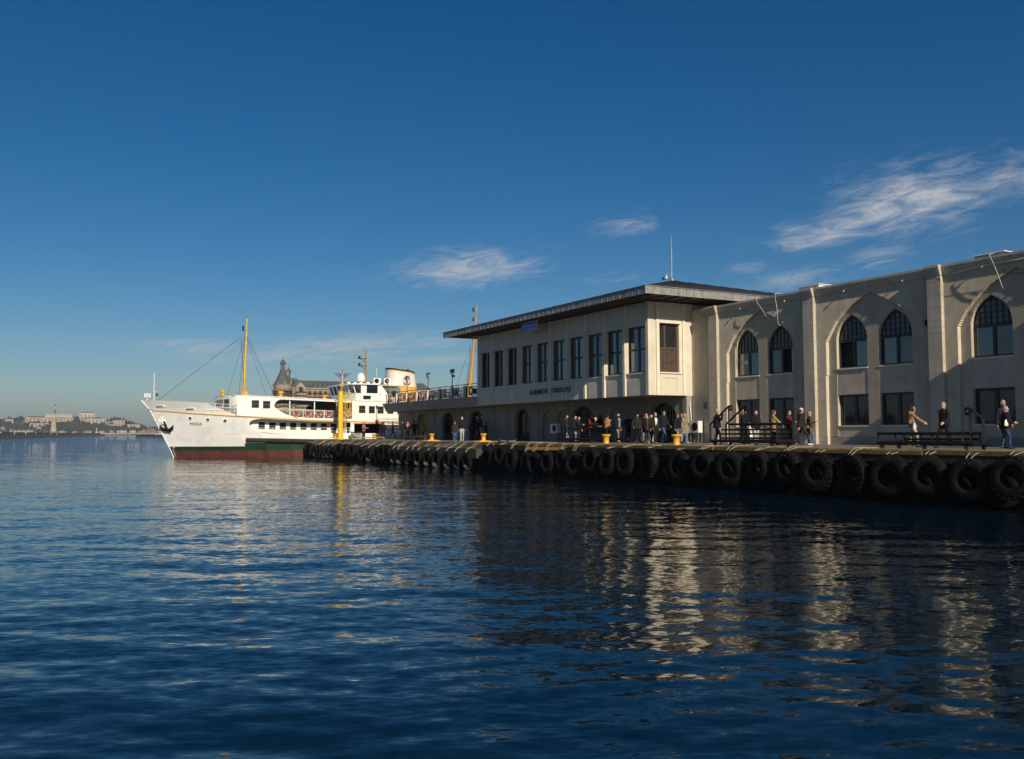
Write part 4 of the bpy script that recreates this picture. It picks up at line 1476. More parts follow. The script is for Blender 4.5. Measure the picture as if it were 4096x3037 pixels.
l.build('masthead_light', BLKM, mast)
l = MB()
l.tube([(20.5, YC, 12.45), (20.0, YC, 12.42), (20.0, YC, 12.1)], .022, 5)
l.tube([(20.0, YC, 12.42), (20.05, YC, 11.3)], .012, 4)
l.tube([(20.3, YC - .7, 12.45), (20.5, YC + .7, 12.45)], .025, 5)
l.build('crosstree', GRYM, mast)
st = MB()
for p, q in (((12.17, YC, 5.6), (19.95, YC, 12.15)), ((19.2, YC - 3.0, 6.0), (20.4, YC, 12.3)), ((19.2, YC + 3.0, 6.0), (20.4, YC, 12.3)), ((21.9, YC - 3.2, 5.95), (20.5, YC, 12.3)), ((23.6, YC, 6.0), (20.55, YC, 12.4)), ((20.0, YC - 2.0, 6.0), (20.02, YC, 11.9))):
    st.tube([p, q], .016, 4)
st.build('rigging', BLKM, mast)
bp_ = MB()
bp_.tube([(11.77, YC, 5.3), (11.77, YC, 8.15)], [.05, .03], 6)
bp_.lathe([(.05, 8.1), (.06, 8.2), (.001, 8.27)], (11.77, YC, 0), 6)
bp_.tube([(11.77, YC, 6.4), (12.05, YC, 6.42), (12.05, YC, 6.3)], .02, 5)
bpo = bp_.build('bow_staff', SHIPW, fe)
b_ = MB()
b_.lathe([(.02, 6.32), (.06, 6.28), (.08, 6.15), (.12, 6.05), (.11, 6.03), (.001, 6.06)], (12.05, YC, 0), 10)
b_.build('ship_bell', BLKM, bpo, smooth=True)
sl_ = MB()
sl_.tube([(11.15, YC, 5.35), (11.15, YC, 5.95)], .05, 6)
sl_.box(10.85, 11.45, YC - .22, YC + .22, 5.86, 6.24)
so_ = sl_.build('searchlight', SHIPW, fe)
sl_ = MB()
sl_.box(10.90, 11.40, YC - .235, YC - .222, 5.90, 6.20)
sl_.build('lamp_glass', LGLASS, so_)
# hull fittings on the bow
for (x0, x1, z0, z1) in ((11.94, 12.62, 4.91, 5.06), (14.42, 15.2, 4.60, 4.78)):
    f = MB()
    pts = [(x0, z0), (x1, z0), (x1, z1), (x0, z1), (x0, z0)]
    f.tube([port(x, z, .01) for x, z in pts], .04, 6)
    fo = f.build('mooring_port', SHIPW, fe, smooth=True)
    g = MB()
    g.tube([port(x0 + .2, (z0 + z1) / 2, -.12), port(x0 + .2, z1 + .1, -.12)], .05, 6)
    g.tube([port(x1 - .2, (z0 + z1) / 2, -.12), port(x1 - .2, z1 + .1, -.12)], .05, 6)
    g.box(x0, x1, YC - hb(x0, z0) + .5, YC - hb(x0, z0) + .52, z0 - .1, z1 + .1)
    g.build('fairlead', BLKM, fo)
for x, z in ((14.79, 3.82), (16.29, 3.69), (17.78, 3.57)):
    c = Vector(port(x, z, .05))
    t1 = (Vector(port(x + .1, z)) - Vector(port(x - .1, z))).normalized()
    t2 = (Vector(port(x, z + .1)) - Vector(port(x, z - .1))).normalized()
    nrm = t1.cross(t2).normalized()
    if nrm.y > 0:
        nrm = -nrm
    g = MB()
    ring = [c + (t1 * math.cos(a) + t2 * math.sin(a)) * .15 + nrm * .004 for a in [2 * math.pi * i / 16 for i in range(16)]]
    g.add(ring, [tuple(range(16))])
    po = g.build('porthole', DARK, fe)
    f = MB()
    f.tube([c + (t1 * math.cos(a) + t2 * math.sin(a)) * .16 + nrm * .006 for a in [2 * math.pi * i / 16 for i in range(17)]], .025, 6)
    f.build('porthole_rim', SHIPW, po)
# stockless anchor at its hawse
an = MB()
ac = Vector((12.86, 0, 3.02))
def ah(x, z, o_=.1):
    return Vector(port(x, z, o_))
an.tube([ah(12.62, 3.55, .06), ah(12.74, 3.3, .12), ah(12.95, 2.75, .16)], [.12, .10, .12], 6)
an.tube([ah(12.93, 2.72, .18), ah(12.55, 2.80, .16), ah(12.38, 3.0, .18), ah(12.33, 3.22, .2)], [.16, .17, .13, .03], 6)
an.tube([ah(12.97, 2.70, .18), ah(13.2, 2.72, .16), ah(13.36, 2.90, .2), ah(13.42, 3.18, .2)], [.16, .17, .14, .03], 6)
an.tube([ah(12.68, 2.75, .2), ah(13.25, 2.62, .2)], [.17, .17], 6)
an.build('anchor', BLKM, fe)
f = MB()
c = ah(12.66, 3.45, .02)
f.ball(tuple(c), .24, 12, 8, 0, (1, .5, 1))
f.build('hawse_boss', HULLW, fe, smooth=True)
# name and draught marks
def hull_text(s, x0, z0, size, wtot, m, nm):
    me = text_mesh(s, size, .0, m, nm)
    vs = np.array([v.co[:] for v in me.vertices])
    sc = wtot / (vs[:, 0].max() - vs[:, 0].min())
    off = np.array(org(fe))
    new = [np.array(port(x0 + (v[0] - vs[:, 0].min()) * sc, z0 + v[1], .07)) - off for v in vs]
    me.vertices.foreach_set('co', np.array(new).ravel())
    o = bpy.data.objects.new(nm, me)
    COL.objects.link(o)
    o.parent = fe
    return o


hull_text('MODA', 14.83, 3.15, .38, 1.0, LETTER, 'ship_name')
for i, s in enumerate(('2M', '8', '6', '4', '2')):
    hull_text(s, 13.50 + .06 * i, .93 - .2 * i, .17, .1 if len(s) == 1 else .24, SHIPW, 'draught_mark')
# wheelhouse
plan = [(33.35, 4.55), (31.3, 4.55), (30.85, 4.1), (30.55, 3.1), (30.4, 1.5), (30.35, 0)]
full = [(x, YC - h) for x, h in plan] + [(x, YC + h) for x, h in plan[-2::-1]]
wh = MB()


def ringp(pl, z, lean):
    return [(x - (lean if x < 31.2 else 0), y, z) for x, y in pl]


n = len(full)
low = ringp(full, zroof(30) + .07, 0)
mid = ringp(full, 6.46, .0)
for i in range(n - 1):
    wh.add([low[i], low[i + 1], mid[i + 1], mid[i]], [(0, 1, 2, 3)])
wh.add([low[0], mid[0], mid[-1], low[-1]], [(0, 1, 2, 3)])
who = wh.build('wheelhouse', SHIPW, fe)
t0, t1 = ringp(full, 6.4605, .0), ringp(full, 7.34, .28)
for i in range(n - 1):
    a0, b0, a1, b1 = [Vector(p) for p in (t0[i], t0[i + 1], t1[i], t1[i + 1])]
    pan = MB()
    k0, k1 = (.06, .94)
    if i in (0, n - 2):
        k0, k1 = (.13, .72) if i == 0 else (.28, .87)
        pan.add([a0.lerp(b0, 0), a0.lerp(b0, k0), a1.lerp(b1, k0), a1.lerp(b1, 0)], [(0, 1, 2, 3)], 1)
        pan.add([a0.lerp(b0, k1), a0.lerp(b0, 1), a1.lerp(b1, 1), a1.lerp(b1, k1)], [(0, 1, 2, 3)], 1)
    pan.add([a0.lerp(b0, k0), a0.lerp(b0, k1), a1.lerp(b1, k1), a1.lerp(b1, k0)], [(0, 1, 2, 3)], 0)
    pan.build('bridge_window', [GLASS, SHIPW], who)
    MB().tube([a0, a1], .06, 6).build('window_post', SHIPW, who)
wr = MB()
lo_ = [(x - (.5 if x < 31.2 else 0.15), YC + (y - YC) * 1.05, 7.34) for x, y in full]
up_ = [(x, y, z + .12) for x, y, z in lo_]
m_ = len(lo_)
wr.add(lo_ + up_, [tuple(range(m_)), tuple(range(2 * m_ - 1, m_ - 1, -1))] + [(i, (i + 1) % m_, m_ + (i + 1) % m_, m_ + i) for i in range(m_)])
wr.build('bridge_roof', SHIPW, who)
ubox('bridge_back_wall', who, 33.34, 33.39, YC - 4.5, YC + 4.5, zroof(33) + .07, 7.34, SHIPW)
ubox('side_light_box', who, 31.5, 32.3, YC - 4.66, YC - 4.5, 5.85, 6.2, BLKM)
# open deck aft of the wheelhouse
od = MB()
od.prism([(33.4, zroof(34) + .07), (35.0, zroof(35) + .07), (34.2, 6.4), (33.4, 7.4)], 'y', YC - 4.6, YC - 4.5)
od.box(33.4, 36.6, YC - 4.7, YC + 4.7, 7.30, 7.36)
od.build('wing_screen', SHIPW, fe)
od = MB()
od.box(34.2, 36.4, YC - 2.6, YC + 2.6, zroof(35) + .07, 7.2)
od.build('engine_casing', SHIPW, fe)
for x in (34.5, 35.4):
    ubox('casing_window', fe, x, x + .55, YC - 2.62, YC - 2.605, 6.2, 6.8, DARK)
# antennas and machines on the bridge roof
rm_ = MB()
rm_.tube([(32.5, 91, 7.45), (32.45, 91, 11.2)], [.12, .08], 8)
rmo = rm_.build('radar_mast', mat('ochre_mast', (0.36, 0.17, 0.03), 0.55), fe)
for z in (10.18, 9.42):
    q = MB()
    q.box(31.55, 32.45, 90.85, 91.15, z, z + .05)
    q.tube([(32.4, 91, z - .35), (31.9, 91, z)], .03, 5)
    q.tube([(31.75, 91, z + .05), (31.75, 91, z + .3)], [.14, .10], 8)
    q.build('radar_platform', BLKM, rmo)
    q = MB()
    q.box(31.12, 32.36, 90.93, 91.07, z + .30, z + .40)
    q.build('radar_scanner', GRYM, rmo)
q = MB()
q.lathe([(.2, 7.46), (.2, 7.7), (.42, 7.75), (.45, 8.0), (.43, 8.25), (.32, 8.5), (.15, 8.62), (.001, 8.65)], (31.65, 90.2, 0), 16)
q.build('radome', SHIPW, fe, smooth=True, angle=40)
for x in (32.85, 34.0):
    a = MB()
    a.box(x, x + .78, 89.6, 89.95, 7.48, 8.1)
    ao = a.build('air_conditioner', SHIPW, fe)
    f = MB()
    f.lathe([(.001, -.02), (.24, -.02), (.26, 0)], (x + .32, 89.595, 7.79), 14, 0, 'y')
    f.build('fan_grille', BLKM, ao)
a = MB()
for (x, y, h) in ((30.6, 91.4, .25), (30.9, 92.2, .3), (31.0, 90.5, .2), (32.3, 90.2, .22), (31.9, 91.6, .18)):
    a.box(x, x + .3, y, y + .3, 7.46, 7.46 + h)
a.tube([(33.4, 90.3, 7.4), (33.4, 90.3, 9.2)], .02, 5)
a.tube([(30.4, 92.5, 7.4), (30.4, 92.5, 8.6)], .02, 5)
a.build('roof_fittings', SHIPW, fe, kind='stuff')
# funnel
fu = MB()
fl = []
for z, xa, xb, ry in ((5.6, 35.4, 39.45, 1.45), (7.0, 35.55, 39.28, 1.42), (7.45, 35.6, 39.2, 1.4), (8.3, 35.72, 39.1, 1.36), (9.0, 35.8, 38.98, 1.3)):
    fl.append((z, xa, xb, ry))
nf = 28
rings = []
def fring(z, xa, xb, ry, slope=0.0, g=1.0):
    cx, rx = (xa + xb) / 2, (xb - xa) / 2 * g
    out = []
    for i in range(nf):
        a = 2 * math.pi * i / nf
        c_, s_ = math.cos(a), math.sin(a)
        out.append((cx + rx * math.copysign(abs(c_) ** .7, c_), YC + ry * g * math.copysign(abs(s_) ** .8, s_), z - slope * (rx * c_)))
    return out
R_ = [fring(5.6, 35.4, 39.5, 1.45), fring(7.45, 35.6, 39.22, 1.4, .05), fring(7.46, 35.6, 39.22, 1.4, .05), fring(8.98, 35.8, 39.0, 1.3, .15), fring(8.99, 35.8, 39.0, 1.3, .15), fring(9.11, 35.81, 38.98, 1.3, .15), fring(9.115, 35.8, 38.99, 1.32, .15), fring(9.27, 35.8, 38.97, 1.32, .15), fring(9.25, 35.8, 38.97, 1.2, .15, .85)]
vs = [p for r_ in R_ for p in r_]
o0 = len(fu.v)
fu.v.extend(vs)
for i in range(len(R_) - 1):
    for j in range(nf):
        fu.f.append((i * nf + j, i * nf + (j + 1) % nf, (i + 1) * nf + (j + 1) % nf, (i + 1) * nf + j))
        fu.m.append(0 if i < 2 else (1 if i < 4 else (0 if i < 5 else 2)))
fu.f.append(tuple((len(R_) - 1) * nf + j for j in range(nf)))
fu.m.append(2)
fun = fu.build('funnel', [STRIPE, FUNW, BLKM], fe, smooth=True, angle=35)
q = MB()
for x, z, r_ in ((37.0, 9.2, .16), (37.8, 9.1, .2), (38.4, 9.0, .22), (38.1, 9.2, .14)):
    q.tube([(x, YC - .5, 8.9), (x, YC - .5, z + .18)], r_, 8)
q.build('exhaust_pipe', BLKM, fun)
# emblem on the funnel: two crossed anchors
EM = mat('emblem_brown', (0.20, 0.07, 0.045), 0.5)
q = MB()
ye = YC - 1.42
for s in (-1, 1):
    def ep(a, b):
        ca, sa = math.cos(s * .62), math.sin(s * .62)
        return (37.66 + a * ca + b * sa, ye + .02, 7.98 - a * sa + b * ca)
    q.tube([ep(0, .45), ep(0, -.42)], .035, 5)
    q.tube([ep(-.16, .3), ep(.16, .3)], .03, 5)
    q.tube([ep(-.30, -.16), ep(-.24, -.33), ep(0, -.44), ep(.24, -.33), ep(.30, -.16)], [.02, .045, .05, .045, .02], 5)
    q.tube([ep(.07 * math.cos(t), .50 + .07 * math.sin(t)) for t in [k * math.pi / 4 for k in range(9)]], .022, 5)
q.build('crossed_anchors', EM, fun)
# aft mast, thick at the foot and raked
am = MB()
am.tube([(45.75, YC, 5.5), (45.9, YC, 6.6), (46.1, YC, 8.2), (46.3, YC, 10.0), (46.55, YC, 12.5), (46.8, YC, 15.2), (46.98, YC, 17.3)], [.44, .38, .26, .19, .15, .11, .06], 12)
amo = am.build('aft_mast', mat('ochre_aft_mast', (0.46, 0.235, 0.03), 0.5, streak=.3), fe, smooth=True, angle=40)
q = MB()
q.tube([(46.75, YC, 15.1), (48.0, YC, 15.15), (48.0, YC, 14.95), (46.75, YC, 14.9)], .03, 5)
q.tube([(46.8, YC, 15.85), (46.2, YC, 15.95), (46.2, YC, 15.2)], .025, 5)
q.tube([(46.1, YC, 14.8), (46.9, YC, 14.75)], .03, 5)
q.build('crosstree', GRYM, amo)
for z in (16.45, 15.3):
    q = MB()
    q.lathe([(.1, z), (.1, z + .1), (.08, z + .12), (.08, z + .3), (.1, z + .32), (.1, z + .42)], (46.5, YC, 0), 8)
    q.tube([(46.5, YC, z), (46.9, YC, z - .05)], .03, 4)
    q.build('mast_light', BLKM, amo)
q = MB()
q.tube([(45.3, YC, 5.5), (46.15, YC, 12.2)], .015, 4)
q.tube([(45.3, YC - .3, 5.5), (46.05, YC - .3, 12.2)], .015, 4)
for i in range(24):
    t = i / 24
    q.tube([(45.3 + .82 * t, YC, 5.6 + 6.5 * t), (45.3 + .75 * t, YC - .3, 5.6 + 6.5 * t)], .012, 4)
q.build('mast_ladder', BLKM, amo)
q = MB()
for p1_, p2_ in (((42.6, YC - 2, 5.6), (46.6, YC, 13.6)), ((49.5, YC - 3, 5.6), (46.7, YC, 14.7)), ((48.5, YC + 3, 5.6), (46.7, YC, 14.7)), ((47.5, YC - 3.5, 5.6), (46.7, YC, 14.7))):
    q.tube([p1_, p2_], .02, 4)
q.build('rigging', BLKM, amo)
# lifebuoys hung on the ferry's railing
for i, x in enumerate((24.41, 25.56, 26.62, 27.68, 28.75, 29.7)):
    lifebuoy((x, YC - HB - .06, 4.27), R(90), "orange lifebuoy on the ferry's white railing, %s from the bow" % ORD[i], "lifebuoys on the ferry railing")

# ------------------------------------------------------------------ tyres along the quay
def tyre_mesh(name, kind, mats):
    prof = [(.50, -.20), (.57, -.25), (.66, -.27), (.84, -.265), (.955, -.205), (.995, -.12), (1.0, 0), (.995, .12), (.955, .205), (.84, .265), (.66, .27), (.57, .25), (.50, .20), (.53, .16), (.70, .20), (.86, .17), (.88, 0), (.86, -.17), (.70, -.20), (.53, -.16)]
    n = 36
    b = MB()
    k = len(prof)
    for i in range(n):
        th = 2 * math.pi * i / n
        for (r, h) in prof:
            b.v.append((h, r * math.cos(th), r * math.sin(th)))
    for i in range(n):
        th = 2 * math.pi * (i + .5) / n
        for j in range(k):
            b.f.append((i * k + j, i * k + (j + 1) % k, ((i + 1) % n) * k + (j + 1) % k, ((i + 1) % n) * k + j))
            b.m.append(1 if (kind == 'barn' and math.sin(th) < -.72 and j not in (13, 14, 15, 16, 17, 18, 19)) else 0)
    if kind == 'lug':
        for i in range(22):
            for s in (-1, 1):
                th = 2 * math.pi * (i + (.5 if s > 0 else 0)) / 22
                d = .09
                vs = []
                for r in (.96, 1.055):
                    for (h, t) in ((s * .01, th - .03), (s * .27, th - .03 + d * .9), (s * .27, th + .08 + d * .9), (s * .01, th + .08)):
                        rr2 = r if abs(h) < .2 else r - .05
                        vs.append((h, rr2 * math.cos(t), rr2 * math.sin(t)))
                b.add(vs, [(3, 2, 1, 0), (4, 5, 6, 7), (0, 1, 5, 4), (1, 2, 6, 5), (2, 3, 7, 6), (3, 0, 4, 7)])
    if kind == 'rib':
        for i in range(40):
            th = 2 * math.pi * i / 40
            vs = []
            for r in (.97, 1.03):
                for (h, t) in ((-.2, th - .03), (.2, th - .03), (.2, th + .05), (-.2, th + .05)):
                    vs.append((h, r * math.cos(t), r * math.sin(t)))
            b.add(vs, [(3, 2, 1, 0), (4, 5, 6, 7), (0, 1, 5, 4), (1, 2, 6, 5), (2, 3, 7, 6), (3, 0, 4, 7)])
    me = b.mesh(name, mats, smooth=True)
    bm = bmesh.new()
    bm.from_mesh(me)
    bmesh.ops.recalc_face_normals(bm, faces=bm.faces)
    bm.to_mesh(me)
    bm.free()
    me.set_sharp_from_angle(angle=R(40))
    return me


TY = {k: tyre_mesh('tyre_' + k, k, [RUBBER, BARN]) for k in ('smooth', 'lug', 'rib', 'barn')}
TYRES = [(15.83, 1.00, .61, 'lug'), (17.18, .88, .65, 'smooth'), (18.59, .96, .64, 'smooth'), (20.01, .88, .73, 'smooth'), (21.53, .88, .64, 'lug'), (23.00, .92, .66, 'lug'), (24.51, 1.01, .62, 'lug'),
         (26.03, 1.01, .62, 'smooth'), (27.57, .89, .70, 'smooth'), (29.19, .98, .63, 'rib'), (30.78, .88, .71, 'smooth'), (32.92, .92, .69, 'lug'), (34.68, .94, .68, 'smooth'), (36.03, .88, .69, 'smooth'),
         (37.58, .96, .66, 'smooth'), (39.14, .74, .63, 'smooth'), (40.38, .88, .55, 'rib'), (41.68, .74, .64, 'smooth'), (43.16, .64, .66, 'smooth'), (44.08, .70, .58, 'smooth'), (45.73, .74, .64, 'rib'),
         (47.05, 1.04, .58, 'rib'), (48.70, .86, .64, 'rib'),
         (50.99, .57, .58, 'barn'), (52.46, .57, .57, 'barn'), (53.92, .56, .60, 'barn'), (55.52, .57, .60, 'barn'), (57.12, .58, .57, 'barn'), (58.71, .57, .57, 'barn'), (59.71, .62, .52, 'smooth'), (60.84, .58, .55, 'barn'),
         (62.29, .58, .54, 'barn'), (63.50, .60, .56, 'barn'), (64.80, .82, .62, 'rib'), (65.93, .80, .66, 'smooth'), (67.03, .66, .60, 'smooth'), (68.86, .58, .57, 'barn'), (70.53, .66, .57, 'lug'),
         (72.91, .84, .56, 'smooth'), (74.62, .92, .55, 'smooth'), (76.40, .85, .61, 'smooth'), (78.38, .62, .57, 'barn'), (79.80, .64, .56, 'barn'), (81.08, .62, .56, 'barn'), (82.23, .65, .53, 'barn'), (83.45, .66, .55, 'barn'), (85.61, .78, .72, 'smooth')]
DESC = {'lug': 'chunky black tractor tyre with deep tread', 'smooth': 'smooth black tyre', 'rib': 'worn ribbed tyre', 'barn': 'black tyre with pale barnacles at its foot'}
near = [t for t in TYRES if t[0] < 50]
for i, (y, z, r, kd) in enumerate(TYRES):
    o = bpy.data.objects.new('tyre', TY[kd])
    COL.objects.link(o)
    far = y > 50
    x = (24.86 if far else 25.2) + rnd.uniform(-.04, .04)
    o.location = (x, y, z)
    o.scale = (r * .98 * rnd.uniform(.78, 1.15), r * rnd.uniform(.94, 1.02), r * rnd.uniform(.97, 1.05))
    tl = rnd.uniform(-.22, .16)
    o.rotation_euler = (rnd.uniform(-.2, .2) if kd != 'barn' else rnd.uniform(-.06, .06), rnd.uniform(-.08, .12), tl)
    j = i if not far else len(TYRES) - 1 - i
    if not far:
        lab = '%s on the quay wall, %s from the right edge' % (DESC[kd], ORD[j])
    else:
        lab = '%s on the outer pier, %s from the tip' % (DESC[kd], ORD[j])
    tag(o, lab, 'tyre', 'tyres hanging along the quay')
    # lashing rope: part of the tyre, in its own frame
    rp = MB()
    q = r
    for s in ((-.12, .10) if not far else (-.08, .12)):
        top = (.9 - abs(s))
        ex = (.34 if not far else .36) / (r * .98)
        ez = (DECK + .02 - z) / r if not far else (1.40 - z) / r
        rp.tube([(-.26, s, top * .93), (-.1, s * 1.1, 1.01), (.18, s * 1.6, max(1.02, ez * .92)), (ex, s * 2.6, ez + .005), (ex + .55 / r, s * 5.2 + rnd.uniform(-.2, .2), ez + (.0 if not far else .3 / r))], .016 / r, 5)
    ro = rp.mesh('rope', ROPE)
    c = bpy.data.objects.new('rope', ro)
    COL.objects.link(c)
    c.parent = o
    c.rotation_euler = (-o.rotation_euler.x, 0, 0)

# a second, half hidden row tucked in between and behind
bi_ = 0
for y, z, r in ((16.5, .62, .60), (17.9, .60, .58), (19.3, .58, .62), (20.8, .62, .56), (22.3, .60, .60), (23.8, .58, .58), (25.3, .62, .60), (26.8, .60, .58), (28.4, .62, .60), (31.9, .60, .62), (33.8, .62, .58), (35.4, .60, .60), (38.4, .56, .56), (42.5, .52, .56)):
    o = bpy.data.objects.new('tyre', TY['smooth'])
    COL.objects.link(o)
    o.location = (25.62 + rnd.uniform(0, .2), y + rnd.uniform(-.1, .1), z)
    o.scale = (r, r, r)
    o.rotation_euler = (rnd.uniform(-.3, .3), rnd.uniform(-.1, .2), rnd.uniform(-.25, .25))
    tag(o, 'smooth black tyre tucked behind the front row, %s from the right edge' % ORD[bi_], 'tyre', 'tyres hanging along the quay')
    bi_ += 1

# loose mooring lines along the edge
def rope(label, pts, r=.02):
    o = MB().tube(pts, r, 6).build('mooring_rope', ROPE, None, smooth=True)
    tag(o, label, 'rope')


rope('pale rope running along the lower fender beam of the outer pier', [(25.24, 50.5 + k * 1.25, 1.375 + .02 * math.sin(k * 1.7)) for k in range(28)], .018)
rope('long rope lying along the yellow quay edge at right', [(25.62 + .06 * math.sin(k * 1.3), 10 + k * .9, DECK + .03) for k in range(26)], .02)
rope('rope lying along the quay edge below the gathered passengers', [(25.6 + .07 * math.sin(k * 1.1 + 1), 34 + k * .8, DECK + .05) for k in range(18)], .018)
hp_ = MB()
for k in range(9):
    a0 = rnd.uniform(0, 6)
    hp_.tube([(25.75 + .25 * math.cos(a0 + t) + rnd.uniform(-.05, .05), 47.4 + .9 * math.sin(a0 * 1.3 + t * .8) + rnd.uniform(-.05, .05), DECK + .04 + .02 * k * rnd.random()) for t in np.arange(0, 5, .6)], .025, 5)
ho = hp_.build('rope_heap', ROPE, None, smooth=True)
tag(ho, 'tangled heap of pale rope on the quay edge beside the two ribbed tyres', 'rope')

# ------------------------------------------------------------------ bollards
def bollard(x, y, base, label):
    t = thing('bollard', label, 'bollard', (x, y, DECK), 'yellow mooring bollards')
    b = MB()
    b.lathe([(.19, DECK), (.18, DECK + .05), (.155, DECK + .12), (.15, DECK + .34), (.165, DECK + .38), (.22, DECK + .41), (.245, DECK + .45), (.245, DECK + .49), (.22, DECK + .52), (.001, DECK + .525)], (x, y, 0), 22)
    b.build('post', YEL, t, smooth=True, angle=35)
    MB().lathe([(.27, DECK + .001), (.27, DECK + .03), (.19, DECK + .035)], (x, y, 0), 12).build('foot_plate', YEL if base else RUST, t)
    if base:
        p = MB()
        p.add([(x - .55, y - .5, DECK + .004), (x + .6, y - .5, DECK + .004), (x + .6, y + .5, DECK + .004), (x - .55, y + .5, DECK + .004), (x - .45, y - .42, DECK + .09), (x + .3, y - .42, DECK + .09), (x + .3, y + .42, DECK + .09), (x - .45, y + .42, DECK + .09)],
              [(4, 5, 6, 7), (0, 1, 5, 4), (1, 2, 6, 5), (2, 3, 7, 6), (3, 0, 4, 7)])
        p.build('painted_base', YEL, t)
        for ch in t.children:
            if ch.name.startswith(('post', 'foot')):
                ch.location.z += .085
                ch.scale = (.92, .92, .92)
    return t


bollard(27.55, 86.0, False, 'yellow bollard left of the tall yellow column on the pier tip')
bollard(30.14, 82.0, False, 'yellow bollard between the tall column and the low ramp')
bollard(27.54, 62.5, True, 'yellow bollard on a painted base left of the child in jeans')
bollard(27.89, 54.6, True, 'yellow bollard on a painted base right of the bald man')
bollard(27.41, 39.4, False, 'yellow bollard standing before the person in the orange jacket')
bollard(26.83, 32.9, False, 'yellow bollard beside the woman in the khaki parka')

# ------------------------------------------------------------------ tall yellow column with caged ladder
yc = thing('mooring_column', 'tall bright yellow steel column with caged ladder on the pier tip', 'column', (28.1, 86.0, DECK))
cx, cy = 28.1, 86.0
c = MB()
c.lathe([(.40, DECK), (.40, DECK + .05), (.28, DECK + .1), (.26, DECK + .35), (.255, 6.38), (.27, 6.40), (.27, 6.46), (.001, 6.48)], (cx, cy, 0), 24)
c.build('shaft', YELB, yc, smooth=True, angle=35)
for a in range(8):
    th = a * math.pi / 4
    MB().box(cx + .3 * math.cos(th) - .03, cx + .3 * math.cos(th) + .03, cy + .3 * math.sin(th) - .03, cy + .3 * math.sin(th) + .03, DECK + .05, DECK + .2).build('gusset', YELB, yc)
ld = MB()
for dx in (-.18, .18):
    ld.tube([(cx + .48, cy + dx, DECK + .6), (cx + .48, cy + dx, 6.45)], .03, 6)
for i in range(18):
    ld.tube([(cx + .48, cy - .18, DECK + .8 + .25 * i), (cx + .48, cy + .18, DECK + .8 + .25 * i)], .014, 5)
for z in (2.4, 3.6, 4.8, 6.0):
    ld.tube([(cx + .2, cy - .1, z), (cx + .48, cy - .18, z)], .02, 5)
ld.build('ladder', YELB, yc)
cg = MB()
for z in (4.05, 4.7, 5.35, 6.3):
    cg.tube([(cx + .48, cy - .2, z), (cx + .8, cy - .36, z), (cx + 1.1, cy - .2, z), (cx + 1.15, cy, z), (cx + 1.1, cy + .2, z), (cx + .8, cy + .36, z), (cx + .48, cy + .2, z)], .025, 5)
for (dx, dy) in ((.8, -.36), (1.1, -.2), (1.15, 0), (1.1, .2), (.8, .36)):
    cg.tube([(cx + dx, cy + dy, 4.05), (cx + dx, cy + dy, 6.3)], .02, 5)
cg.build('ladder_cage', YELB, yc)
tp = MB()
tp.tube([(cx + .1, cy, 6.46), (cx + .14, cy, 7.0)], .03, 6)
tp.tube([(cx - .08, cy, 6.95), (cx + .32, cy, 7.35)], .04, 6)
tp.tube([(cx + .32, cy, 6.95), (cx - .08, cy, 7.35)], .04, 6)
tp.build('daymark_cross', YELB, yc)
tl_ = MB()
tl_.lathe([(.1, 6.48), (.1, 6.55), (.07, 6.56), (.07, 6.72), (.09, 6.74), (.001, 6.8)], (cx - .1, cy, 0), 10)
tl_.build('beacon_light', GRYM, yc)

# clutter around the column
rk = thing('black_rack', 'black slatted rack with white strips behind the yellow column', 'rack', (30.0, 86.6, DECK))
for i in range(4):
    ubox('slat', rk, 29.4, 30.6, 86.55, 86.6, DECK + .08 + .18 * i, DECK + .2 + .18 * i, BLKM)
for x in (29.4, 30.0, 30.57):
    ubox('upright', rk, x, x + .04, 86.6, 86.64, DECK, DECK + .8, BLKM)
for x in (29.6, 29.95, 30.3):
    for z in (.28, .46):
        ubox('white_strip', rk, x, x + .16, 86.535, 86.549, DECK + z, DECK + z + .03, WHT)
nt = MB()
for k in range(26):
    a = rnd.uniform(0, 6.28)
    rr0 = rnd.uniform(0, .42)
    nt.ball((29.15 + rr0 * math.cos(a), 85.6 + rr0 * math.sin(a) * .6, DECK + .12 + rnd.uniform(0, .28) * (1 - rr0)), rnd.uniform(.08, .17), 7, 5, 0, (1.3, 1, .7))
no = nt.build('net_heap', mat('green_net', (0.10, 0.19, 0.10), 0.9, var=.4, scale=10, bump=.8), None)
tag(no, 'heap of green netting at the foot of the yellow column', 'net')
for nm, lab, pts in (('yellow pipe barrier', 'low yellow pipe barrier left of the yellow column', [(26.9, 85.6, DECK), (26.9, 85.6, DECK + .22), (27.6, 85.2, DECK + .22), (27.6, 85.2, DECK)]),
                     ('yellow pipe barrier', 'low yellow pipe barrier between the column and the second bollard', [(29.0, 83.0, DECK), (29.0, 83.0, DECK + .2), (30.6, 80.6, DECK + .2), (30.6, 80.6, DECK)])):
    o = MB().tube(pts, .045, 7).build('pipe_barrier', YEL, None, smooth=True, angle=50)
    tag(o, lab, 'barrier')
rp_ = thing('low_ramp', 'low brown wooden boarding ramp on short legs near the pier wall', 'ramp', (29.6, 71.5, DECK))
for i in range(6):
    ubox('board', rp_, 29.05 + .19 * i, 29.05 + .19 * i + .18, 69.6, 73.4, DECK + .30, DECK + .34, WOODW)
for y in (69.8, 71.5, 73.2):
    for x in (29.1, 30.1):
        ubox('leg', rp_, x - .03, x + .03, y - .03, y + .03, DECK, DECK + .30, RUST)

# ------------------------------------------------------------------ rolling gangways
def bar(b, p, q, w=.028):
    b.tube([p, q], w * 1.45, 4)


